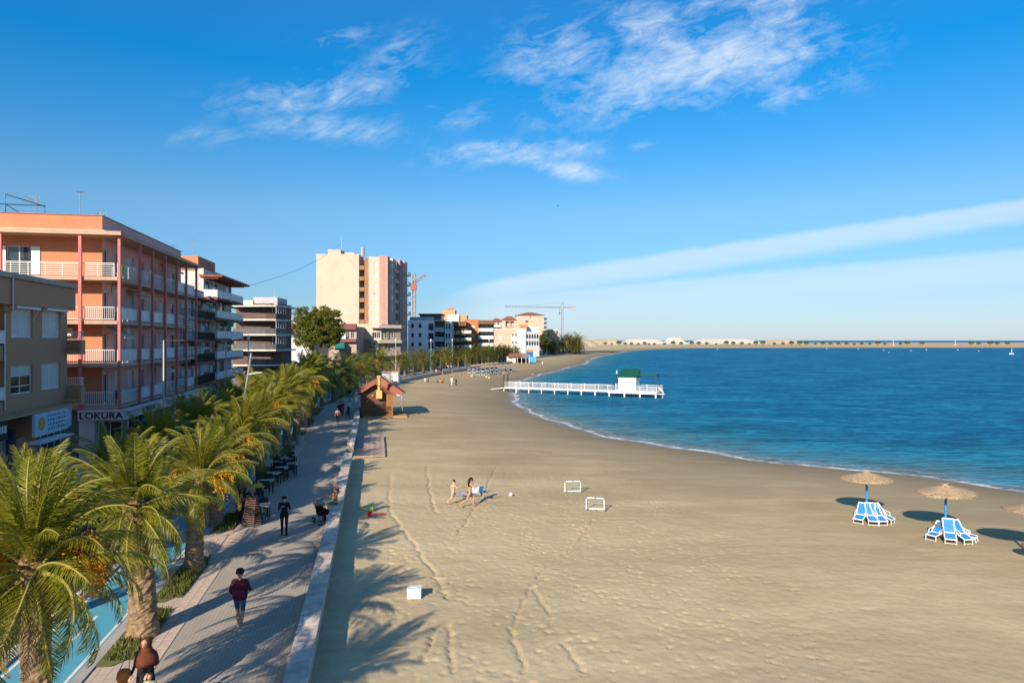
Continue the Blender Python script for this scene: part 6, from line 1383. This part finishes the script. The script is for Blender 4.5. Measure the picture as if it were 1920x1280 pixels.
# ---------------------------------------------------------------- parked cars
def car_parts():
    L, wd = 4.2, .86; bd = MB(); st = [(-2.1,.62,.35,.62),(-2.0,.8,.25,.86),(-1.5,.86,.22,.92),(-.6,.87,.2,.94),(.7,.87,.2,.94),(1.5,.85,.22,.84),(2.0,.78,.26,.70),(2.12,.6,.36,.55)]; rings = []
    for x, hw, z0, z1 in st: rings.append(bd._add([(x,-hw,z0),(x,hw,z0),(x,hw*1.02,(z0+z1)*.55),(x,hw*.9,z1),(x,-hw*.9,z1),(x,-hw*1.02,(z0+z1)*.55)]))
    for a, b_ in zip(rings, rings[1:]):
        for j in range(6): bd.f.append((a+j,a+(j+1)%6,b_+(j+1)%6,b_+j)); bd.m.append(0)
    bd.f += [tuple(rings[0]+j for j in range(5,-1,-1)), tuple(rings[-1]+j for j in range(6))]; bd.m += [0,0]
    gl = MB(); P = [(-1.75,-.74,.9),(1.15,-.74,.9),(1.15,.74,.9),(-1.75,.74,.9),(-1.2,-.58,1.4),(.35,-.58,1.4),(.35,.58,1.4),(-1.2,.58,1.4)]; i = gl._add(P)
    for q in ((0,1,5,4),(1,2,6,5),(2,3,7,6),(3,0,4,7)): gl.f.append(tuple(i+k for k in q)); gl.m.append(0)
    rf = MB(); rf.prism([(-1.25,-.6),(.38,-.6),(.38,.6),(-1.25,.6)], 1.395, 1.46); wh = MB(); wh.lathe([(.2,-.1),(.32,-.1),(.33,0),(.32,.1),(.2,.1)], 16); return bd, gl, rf, wh
CB, CG, CR, CW = car_parts(); CGm = CG.mesh('windows', M_GLASS); CWm = CW.mesh('wheel', mat('tyre', (.02,.02,.02), .8)); hl = MB(); hl.box(-.03,.03,-.16,.16,-.07,.07); HLm = hl.mesh('headlight', M_GLASSB)
def car(p, rz, c, nm, label):
    m = mat('car_'+nm, c, .25, .03, 1, spec=.6); t = thing('parked_car', label, 'car', p, rz, 'cars parked along the road'); link('body', CB.mesh('body', m), t); link('windows', CGm, t); link('roof', CR.mesh('roof', m), t)
    for x in (-1.3,1.3):
        for y in (-.8,.8): link('wheel', CWm, t, (x,y,.32), rot=(R(90),0,0))
    for y in (-.55,.55): link('headlight', HLm, t, (2.08,y,.58))
cc_ = [(.62,.68,.72,'silver'),(.70,.70,.70,'white'),(.05,.06,.08,'black'),(.15,.17,.2,'grey'),(.40,.04,.04,'red'),(.05,.12,.3,'blue')]
cars = [(62,-11.2),(104,-15.2),(110,-15.2),(118,-15.2),(126,-15.2),(150,-11.2),(158,-11.2),(190,-11.2),(198,-11.2),(206,-11.2),(214,-11.2),(222,-11.2),(230,-15.0),(240,-11.2)]
for i, (u, v) in enumerate(cars):
    c = cc_[(i*5) % 6 if i else 0]; car(pos(u, v, 1.31), heading(u), c[:3], c[3], 'pale silver car glimpsed between the terrace palms' if i == 0 else '%s car parked along the far road, %s from the camera' % (c[3], ORD[i]))
for i in range(9):
    c = cc_[(i*2+1) % 6]; q = PT(1022+i*7.5, HY, 415+i*7); car((q.x, q.y, 1.45), heading(UMAX-190), c[:3], c[3], '%s car parked under the far palms, %s from the left' % (c[3], ORD[i]))
# ================================================================ people
def capsule(mb, a, b_, ra, rb_, n=10):
    a, b_ = Vector(a), Vector(b_); d = (b_-a); L = d.length; d = d/L if L > 1e-6 else Vector((0,0,1)); pts, rd = [], []
    for k in range(4): t_ = math.pi/2*(k/4); pts.append(a-d*ra*math.cos(t_)); rd.append(max(.002, ra*math.sin(t_)))
    pts.append(a); rd.append(ra); pts.append(b_); rd.append(rb_)
    for k in range(3, -1, -1): t_ = math.pi/2*(k/4); pts.append(b_+d*rb_*math.cos(t_)); rd.append(max(.002, rb_*math.sin(t_)))
    mb.tube(pts, rd, n)
def figure(name, label, p, rz, cloth, h=1.72, legs=(10,0,-10,5), arms=(-10,10,12,10), spread=.12, lean=0, fem=False, skin=None, hair=M_HAIR, hairlen=0, seat=None, near=False, group=None, twist=0, cap=None, armout=.10, splay=0, nohair=False):
    """one continuous body: capsules along the limbs fused by a voxel remesh; cloth maps segment -> material"""
    s = h/1.75; skin = skin or M_SKIN; S = []                       # segments: a, b, ra, rb, tag
    V_ = lambda x, y, z: Vector((x, y, z)); hipz = .93; ln = R(lean)
    def tl(v): y, z = v.y, v.z-hipz; return Vector((v.x, y*math.cos(ln)+z*math.sin(ln), hipz-y*math.sin(ln)+z*math.cos(ln)))
    sw = .165 if fem else .19; hw = .10
    S += [(V_(-.075,0,hipz+.02), V_(.075,0,hipz+.02), .115, .115, 'hips'), (V_(0,0,hipz+.02), tl(V_(0,.0,1.14)), .115, .105 if fem else .115, 'torso'), (tl(V_(-.05,0,1.14)), tl(V_(.05,0,1.14)), .095, .095, 'torso'),
          (tl(V_(-.085,.01,1.30)), tl(V_(.085,.01,1.30)), .105, .105, 'torso'), (tl(V_(0,.0,1.14)), tl(V_(0,.01,1.34)), .11, .11, 'torso'), (tl(V_(-sw+.03,0,1.405)), tl(V_(sw-.03,0,1.405)), .068, .068, 'torso'),
          (tl(V_(0,0,1.40)), tl(V_(0,.015,1.53)), .056, .05, 'neck'), (tl(V_(0,.015,1.585)), tl(V_(0,.01,1.655)), .078, .092, 'head'), (tl(V_(0,.055,1.565)), tl(V_(0,.07,1.60)), .045, .05, 'head'), (tl(V_(0,.10,1.635)), tl(V_(0,.118,1.605)), .012, .017, 'head')]
    for q in (-1,1): S.append((tl(V_(q*.085,.0,1.63)), tl(V_(q*.092,-.005,1.60)), .02, .016, 'head'))
    if fem: S += [(tl(V_(q*.075,.085,1.29)), tl(V_(q*.075,.10,1.28)), .06, .055, 'torso') for q in (-1,1)]
    hands = []; feet = []
    for q, (a, b_) in ((-1, legs[:2]), (1, legs[2:])):
        a, b_ = R(a), R(b_); hp = V_(q*hw,0,hipz-.03); sx = q*splay
        kn = hp+Vector((sx, math.sin(a), -math.cos(a))).normalized()*.43; an = kn+Vector((sx*.3, math.sin(a-b_), -math.cos(a-b_)))*.42
        fa = a-b_ if abs(a-b_) > .5 else 0; toe = an+Vector((q*.03, math.cos(fa)*.17, math.sin(fa)*.17-.045)); heel = an+Vector((0,-.035,-.05))
        S += [(hp, kn, .098, .062, 'thigh'), (kn, kn.lerp(an,.4), .060, .062, 'shin'), (kn.lerp(an,.4), an, .062, .042, 'shin'), (heel, toe, .042, .034, 'foot')]; feet += [toe.z-.034, heel.z-.042]
    for q, (a, b_) in ((-1, arms[:2]), (1, arms[2:])):
        a, b_ = R(a), R(b_); sh = tl(V_(q*sw,0,1.40)); el = sh+Vector((q*armout*2, math.sin(a), -math.cos(a))).normalized()*.285; wr = el+Vector((-q*.05 if b_ > .5 else q*.05, math.sin(a+b_), -math.cos(a+b_))).normalized()*.25
        d = (wr-el).normalized(); hd = wr+d*.07; S += [(sh, el, .055, .043, 'arm'), (el, wr, .042, .030, 'forearm'), (wr, hd, .028, .034, 'hand')]; hands.append(hd)
        sd_ = d.cross(Vector((0,1,0) if abs(d.y) < .8 else (0,0,1))).normalized()
        if near:
            for k, off in enumerate((-.030,-.010,.010,.029)):
                b0 = hd+sd_*off+d*.015; m_ = b0+d*(.05,.056,.052,.042)[k]+d.cross(sd_)*.008; S += [(b0, m_, .0115, .011, 'hand'), (m_, m_+d*.028+d.cross(sd_)*.018, .011, .010, 'hand')]
            S.append((wr+d*.02-sd_*.02, hd-sd_*.065+d*.01, .014, .012, 'hand'))
        else: S.append((hd, hd+d*.07, .03, .016, 'hand'))
    mb = MB()
    for a, b_, ra, rb_, tg in S: capsule(mb, a, b_, ra, rb_, 10 if near else 8)
    me = mb.mesh('tmp', skin); o = bpy.data.objects.new('tmp', me); COL.objects.link(o); md = o.modifiers.new('r', 'REMESH'); md.mode = 'VOXEL'; md.voxel_size = .0135 if near else .03; md.use_smooth_shade = True
    sm_ = o.modifiers.new('s', 'SMOOTH'); sm_.factor = .5; sm_.iterations = 2
    body = bpy.data.meshes.new_from_object(o.evaluated_get(bpy.context.evaluated_depsgraph_get())); bpy.data.objects.remove(o); body.materials.clear()
    mats_ = [skin]; idx = {}
    for tg in ('hips','torso','neck','head','thigh','shin','foot','arm','forearm','hand'):
        m_ = cloth.get(tg) or skin
        if m_ not in mats_: mats_.append(m_)
        idx[tg] = mats_.index(m_)
    for m_ in mats_: body.materials.append(m_)
    n = len(body.polygons); C_ = np.empty(n*3, np.float32); body.polygons.foreach_get('center', C_); C_ = C_.reshape(-1,3); best = np.full(n, 1e9); lab = np.zeros(n, int)
    for a, b_, ra, rb_, tg in S:
        A_, B_ = np.array(a), np.array(b_); ab = B_-A_; t_ = np.clip(((C_-A_)@ab)/max(1e-9, ab@ab), 0, 1); dd = np.linalg.norm(C_-A_-t_[:,None]*ab, axis=1)-(ra+(rb_-ra)*t_); up = dd < best; best[up] = dd[up]; lab[up] = idx[tg]
    if cloth.get('shorts'):                                          # shorts end above the knee
        k = len(body.materials); body.materials.append(cloth['shorts']); lab[(C_[:,2] < hipz+.08) & (C_[:,2] > .58) & (np.abs(C_[:,0]) < .24)] = k
    if cloth.get('bikini'):
        k = len(body.materials); body.materials.append(cloth['bikini']); lab[(np.abs(C_[:,2]-1.28) < .055) & (np.abs(C_[:,0]) < .17)] = k; lab[(np.abs(C_[:,2]-.90) < .075) & (np.abs(C_[:,0]) < .15)] = k
    body.polygons.foreach_set('material_index', lab.astype(np.int32)); body.polygons.foreach_set('use_smooth', [True]*n)
    zoff = -min(feet) if seat is None else seat/s-(hipz-.10)
    t = thing(name, label, 'person', p, rz, group); t.scale = (s,s,s); link('body', body, t, (0,0,zoff)); hc = tl(V_(0,.0,1.635))
    if not nohair:
        hm = MB(); hm.lathe([(.112*math.cos(a), .115*math.sin(a)) for a in np.linspace(-.35, 1.5, 8)], 14, jit=.03); o = obj('hair', hm, hair, t, hc+Vector((0,-.018,.012+zoff)), rot=(R(-18)+ln*-1,0,0), smooth=True)
        if hairlen:
            hm = MB(); hm.tube([(0,-.07,.06),(0,-.12,-.04),(0,-.13,-hairlen*.5),(0.01,-.12,-hairlen)], [.06,.085,.07,.02], 8); obj('long_hair', hm, hair, t, hc+Vector((0,0,zoff)), rot=(-ln,0,0), smooth=True)
    if cap:
        hm = MB(); hm.lathe([(.118,-.01),(.12,.05),(.09,.11),(.02,.125)], 14); hm.prism([(-.09,.08),(.09,.08),(.07,.2),(-.07,.2)], -.01, .008); obj('cap', hm, cap, t, hc+Vector((0,.005,.02+zoff)), rot=(-ln,0,0))
    if near:
        for q in (-1,1):
            em = MB(); em.lathe([(.002,-.010),(.010,0),(.002,.010)], 8); obj('eye', em, M_BLACK, t, tl(V_(q*.033,.097,1.64))+Vector((0,0,zoff)))
        em = MB(); em.box(-.024,.024,-.006,.006,-.005,.005); obj('mouth', em, mat('lips', (.35,.12,.10), .5), t, tl(V_(0,.116,1.572))+Vector((0,0,zoff)))
    t['zoff'] = zoff; return t
def C(name, c, r=.85): return mat('cloth_'+name, c, r, .15, 6, .3, 60)
fwd = ANG0-R(90)            # facing up the street, away from the camera
def plain(shirt, trousers, shoes=None, sleeve=True): return {'torso': shirt, 'hips': trousers, 'thigh': trousers, 'shin': trousers, 'foot': shoes or M_BLACK, 'arm': shirt if sleeve else None, 'neck': None}
k_maroon, k_denim, k_black, k_brown, k_white, k_pink, k_navy = C('maroon', (.060,.008,.022)), C('denim', (.03,.085,.20)), C('black', (.012,.012,.015)), C('rust_scarf', (.13,.035,.015)), C('white', (.7,.7,.68)), C('pink', (.60,.22,.20)), C('navy', (.02,.03,.08))
k_green, k_sage, k_orange, k_yellow, k_tan, k_red, k_blue, k_grey = C('green', (.05,.25,.06)), C('sage', (.42,.47,.32)), C('orange', (.62,.20,.04)), C('yellow', (.60,.55,.05)), C('tan', (.50,.38,.24)), C('red', (.55,.06,.05)), C('blue', (.05,.18,.45)), C('grey', (.25,.25,.26))
g = G(450, 1180, 1.4); m_ = {'torso': k_maroon, 'arm': k_maroon, 'forearm': k_maroon, 'hips': k_denim, 'shorts': k_denim, 'foot': k_white, 'neck': None}
t = figure('person', 'person in a maroon jacket, blue shorts and a cap walking up the promenade', g, fwd-R(8), m_, 1.80, (14,4,-12,22), (-8,55,10,60), cap=k_black, near=True, skin=M_SKIN2, armout=.16)
jk = MB(); jk.lathe([(.185,.88),(.20,.95),(.205,1.1),(.225,1.28),(.235,1.36),(.15,1.45)], 18, jit=.03, sq=(1.08,.74)); obj('jacket', jk, k_maroon, t, (0,0,t['zoff']), smooth=True)
jk = MB(); jk.box(-.17,.17,-.175,-.13,1.0,1.2); obj('jacket_stripe', jk, C('magenta', (.14,.012,.06)), t, (0,0,t['zoff']))
g = Vector((-8.75, 16.3, 1.4)); t = figure('person', 'woman in a rust brown headscarf and dark robe at the lower left', g, fwd+R(168), {'torso': k_black, 'arm': k_black, 'forearm': k_black, 'hips': k_black, 'thigh': k_black, 'shin': k_black, 'foot': k_black, 'neck': k_brown}, 1.66, (12,3,-10,12), (12,50,16,35), fem=True, near=True, nohair=True)
sc2 = MB(); sc2.lathe([(.30,1.10),(.29,1.22),(.25,1.36),(.15,1.47),(.125,1.56),(.135,1.64),(.118,1.71),(.06,1.765),(.01,1.775)], 22, jit=.035, sq=(1,.86)); o = obj('headscarf', sc2, k_brown, t, (0,-.035,t['zoff']), smooth=True)
rb2 = MB(); rb2.lathe([(.27,.10),(.25,.5),(.20,.95),(.19,1.15)], 20, jit=.03, sq=(1,.8)); obj('robe', rb2, k_black, t, (0,0,t['zoff']), smooth=True)
q = g+Vector((-.45,-.1,.85)); t = thing('shoulder_bag', 'orange shoulder bag hanging beside the woman in the headscarf', 'bag', q, R(20)); mb = MB(); mb.lathe([(.13,-.16),(.17,-.05),(.15,.1),(.10,.16)], 14, jit=.04, sq=(1,.45)); obj('body', mb, k_orange, t, smooth=True); mb = MB(); mb.tube([(-.1,0,.15),(.12,.05,.62),(.1,0,.15)], .012, 6); obj('strap', mb, k_blue, t)
g = Vector((-8.35, 15.75, 1.4)); figure('person', 'child in a pale sage green top walking in front of the headscarf woman', g, fwd+R(172), plain(k_sage, k_tan, k_white), 1.12, (14,4,-12,14), (14,30,-10,20), near=True, hair=C('brown_hair', (.10,.05,.02)))
g = G(533, 1003, 1.4); t = figure('person', 'waiter in black standing on the terrace edge, seen from behind', g, fwd+R(4), {**plain(k_black, k_black, k_black)}, 1.74, (6,2,-8,8), (12,75,14,70), near=True)
print_lines(t, -.12, .12, -.128, 1.33+t['zoff'], 1, .1, .05, M_BLIND, 4)
gw = pos(35.8, -1.95, 1.885); t = figure('person', 'woman with red flower and orange top sitting on the beach wall', gw, ANG0+R(20), {'torso': k_orange, 'hips': k_pink, 'thigh': k_green, 'shin': None, 'foot': k_tan}, 1.64, (82,86,86,80), (28,60,35,75), fem=True, near=True, seat=.02, hair=C('auburn', (.22,.08,.025)), hairlen=.32)
fl_ = MB(); fl_.lathe([(.01,-.05),(.07,-.02),(.085,.03),(.04,.06)], 10, jit=.1); obj('hair_flower', fl_, k_red, t, (-.10,-.02,1.70+t['zoff']))
# stroller
g = G(604, 980, 1.4); t = thing('stroller', 'dark baby stroller with a grey hood in front of the seated woman', 'stroller', g, ANG0-R(60)); mb = MB()
for s in (-.24,.24): mb.tube([(s,-.35,.12),(s,.25,.75),(s,.48,1.02)], .016, 6); mb.tube([(s,.32,.12),(s,-.05,.55),(s,-.3,.62)], .016, 6)
mb.tube([(-.24,.48,1.02),(.24,.48,1.02)], .02, 6); obj('frame', mb, M_BLACK, t)
for x, y, r in ((-.26,-.36,.11),(.26,-.36,.11),(-.28,.34,.14),(.28,.34,.14)):
    mb = MB(); mb.lathe([(r*.45,-.02),(r,-.03),(r,.03),(r*.45,.02)], 14); w_ = obj('wheel', mb, MATS['tyre'], t, (x,y,r), rot=(0,R(90),0)); mb = MB(); mb.lathe([(r*.4,-.034),(r*.4,.034)], 10); obj('hub', mb, M_BLIND, w_)
mb = MB(); mb.prism([(-.21,-.3),(.21,-.3),(.21,.2),(-.21,.2)], .42, .5); mb.face([(-.21,.18,.45),(.21,.18,.45),(.21,.36,.92),(-.21,.36,.92)]); mb.box(-.22,-.19,-.3,.22,.5,.66); mb.box(.19,.22,-.3,.22,.5,.66); obj('seat', mb, k_black, t)
mb = MB(); mb.lathe([(.28*math.cos(a), .30*math.sin(a)) for a in np.linspace(.1,1.5,6)], 16); obj('hood', mb, k_grey, t, (0,.18,.78), rot=(R(-25),0,0), smooth=True)
# terrace guests
for i, (px, py, c1, c2, a, lab) in enumerate(((452,960,k_red,k_black,200,'guest in a red top seated at the near end of the terrace'),(462,948,k_black,k_grey,230,'guest in black seated behind the slatted stand'),(471,940,k_pink,k_white,20,'guest in pink seated on the terrace near the stand'),(484,930,k_yellow,k_denim,190,'guest in a bright yellow top seated at a terrace table'))):
    g = G(px, py+14, 1.4); g.z = 1.41; figure('person', lab, g, ANG0-R(90)+R(a), plain(c1, c2), 1.70, (84,84,80,82), (35,50,40,45), seat=.47, hair=M_HAIR if i % 2 else C('brown_hair', (.10,.05,.02)), fem=i != 3)
    chair(g.copy(), ANG0-R(90)+R(a), 'chair under the guest in %s' % ('red','black','pink','yellow')[i])
# walkers and cyclists further up
for i, (px, py, z, c1, c2, a, hh, lab) in enumerate(((633,795,1.4,k_pink,k_black,175,1.66,'walker in a pale pink top coming down the promenade before the kiosk'),(637,783,1.4,k_black,k_black,170,1.74,'walker in black just behind the one in pink'),(642,780,1.4,k_navy,k_black,172,1.70,'walker in dark navy beside the one in black'),(655,752,1.4,k_black,k_grey,170,1.74,'dark figure walking beyond the kiosk'),(652,728,1.4,k_black,k_denim,10,1.72,'dark figure standing by the far palm trunks left of the kiosk'),(380,788,1.45,k_navy,k_white,20,1.72,'walker in a navy top and white trousers on the shaded pavement'))):
    g = G(px, py, z); figure('person', lab, g, fwd+R(a), plain(c1, c2), hh, (14,3,-14,16), (-14,14,14,14))
def bicycle(p, rz, label):
    t = thing('bicycle', label, 'bicycle', p, rz, 'bicycles by the kiosk')
    for y in (-.52,.52):
        mb = MB(); n = 20; mb.tube([(0, y+.33*math.cos(2*math.pi*k/n), .34+.33*math.sin(2*math.pi*k/n)) for k in range(n+1)], .018, 5); w_ = obj('wheel', mb, MATS['tyre'], t); mb = MB()
        for k in range(6): a = k*math.pi/6; mb.tube([(0,y-.3*math.cos(a),.34-.3*math.sin(a)),(0,y+.3*math.cos(a),.34+.3*math.sin(a))], .004, 3)
        obj('spokes', mb, M_STEEL, w_)
    mb = MB(); 
    for a, b_ in (((0,-.52,.34),(0,-.05,.32)),((0,-.52,.34),(0,-.2,.82)),((0,-.05,.32),(0,-.2,.86)),((0,-.05,.32),(0,.38,.80)),((0,-.19,.80),(0,.36,.86)),((0,.52,.34),(0,.36,.95))): mb.tube([a,b_], .02, 6)
    obj('frame', mb, M_BLACK, t); mb = MB(); mb.tube([(-.26,.28,1.0),(-.1,.36,.97),(.1,.36,.97),(.26,.28,1.0)], .014, 6); obj('handlebar', mb, M_STEEL, t); mb = MB(); mb.prism([(-.07,-.32),(.07,-.32),(.02,-.08),(-.02,-.08)], .86, .91); obj('saddle', mb, M_BLACK, t)
bicycle(pos(80, -2.9, 1.40), heading(80)-R(70), 'bicycle parked against the wall by the kiosk'); bicycle(pos(86, -3.0, 1.40), heading(80)-R(100), 'bicycle standing left of the kiosk roof')
t = figure('person', 'person in white standing by the bicycle at the kiosk corner', pos(83, -2.9, 1.40), fwd+R(150), plain(k_white, k_black), 1.7, (8,2,-8,6), (10,30,12,30))
# runners on the sand
p = onsand(880, 949); figure('person', 'woman in a black bikini with long dark hair running to the right', p, R(-72), {'bikini': k_black}, 1.66, (46,52,-22,42), (-30,75,38,80), fem=True, near=True, skin=M_SKIN2, hairlen=.42, lean=10)
p = onsand(849, 944); figure('person', 'boy in tan shorts running behind the woman in the bikini', p, R(-65), {'shorts': k_tan, 'foot': M_SKIN2}, 1.32, (40,58,-16,28), (-28,70,34,75), near=True, skin=C('skin_light', (.60,.38,.25)), lean=9)
# bathers far along the beach
far = [(847,722,'stand',k_white,k_white,1.75,'bather in white standing on the far sand'),(855,724,'stand',k_navy,k_black,1.72,'bather in dark clothes standing beside the one in white'),(797,715,'sit',k_white,k_white,1.7,'bather in white sitting near the wall'),(803,716,'sit',k_black,k_black,1.7,'bather in black sitting beside the one in white'),
       (820,717,'sit',k_blue,k_black,1.7,'bather with a blue towel sitting in the orange group'),(826,718,'sit',k_orange,k_orange,1.75,'bather in orange sitting in the middle of the group'),(831,717,'sit',k_red,k_black,1.7,'bather in red sitting at the right of the orange group'),(818,703,'stand',k_pink,k_yellow,1.7,'bather in pink and yellow standing by the wall'),(830,703,'stand',k_pink,None,1.68,'bather in pink standing by the wall end'),(848,703,'stand',k_tan,k_pink,1.7,'bather in tan and pink standing where the wall bends'),
       (865,706,'sit',k_grey,k_grey,1.7,'bather in grey sitting left of the far loungers'),(871,706,'sit',k_red,k_pink,1.7,'bather in red sitting left of the far loungers'),(885,706,'sit',k_white,k_white,1.7,'bather in white sitting before the far loungers'),(912,709,'sit',k_white,None,1.7,'bather with bare legs sitting on the open sand'),(917,711,'sit',k_yellow,None,1.7,'bather in yellow sitting on the open sand'),
       (988,690,'sit',None,k_red,1.7,'bather sitting on the sand below the beach bar'),(1017,685,'stand',k_white,k_white,1.75,'bather in white standing near the far water'),(950,700,'stand',k_red,k_blue,1.8,'bather in red and blue behind the pier gate'),(999,705,'sit',None,k_red,1.7,'bather sitting at the water edge beyond the pier'),
       (969,680,'stand',k_black,k_black,1.75,'guest in black standing at the beach bar counter'),(975,680,'stand',k_white,k_black,1.75,'guest in white standing at the beach bar'),(981,680,'stand',k_grey,k_black,1.72,'guest in grey standing under the bar awning'),(986,681,'sit',k_white,k_black,1.7,'guest in white sitting outside the bar'),(993,681,'sit',k_black,k_black,1.7,'guest in black sitting at the bar edge'),(925,677,'stand',k_orange,k_navy,1.75,'walker in orange on the far promenade')]
for i, (px, py, ps, c1, c2, hh, lab) in enumerate(far):
    p = onsand(px, py) if i != 24 else G(px, py+6, 1.4); cl_ = {'torso': c1, 'arm': c1, 'hips': c2, 'thigh': c2, 'shin': c2 if ps == 'stand' else None}; a = random.uniform(0, 6.28)
    if ps == 'stand': figure('person', lab, p, a, cl_, hh, (8,3,-9,8), (-8,12,10,16), group=None)
    else: figure('person', lab, p, a, cl_, hh, (98,70,92,60), (-25,10,40,40), seat=.03, lean=-8)
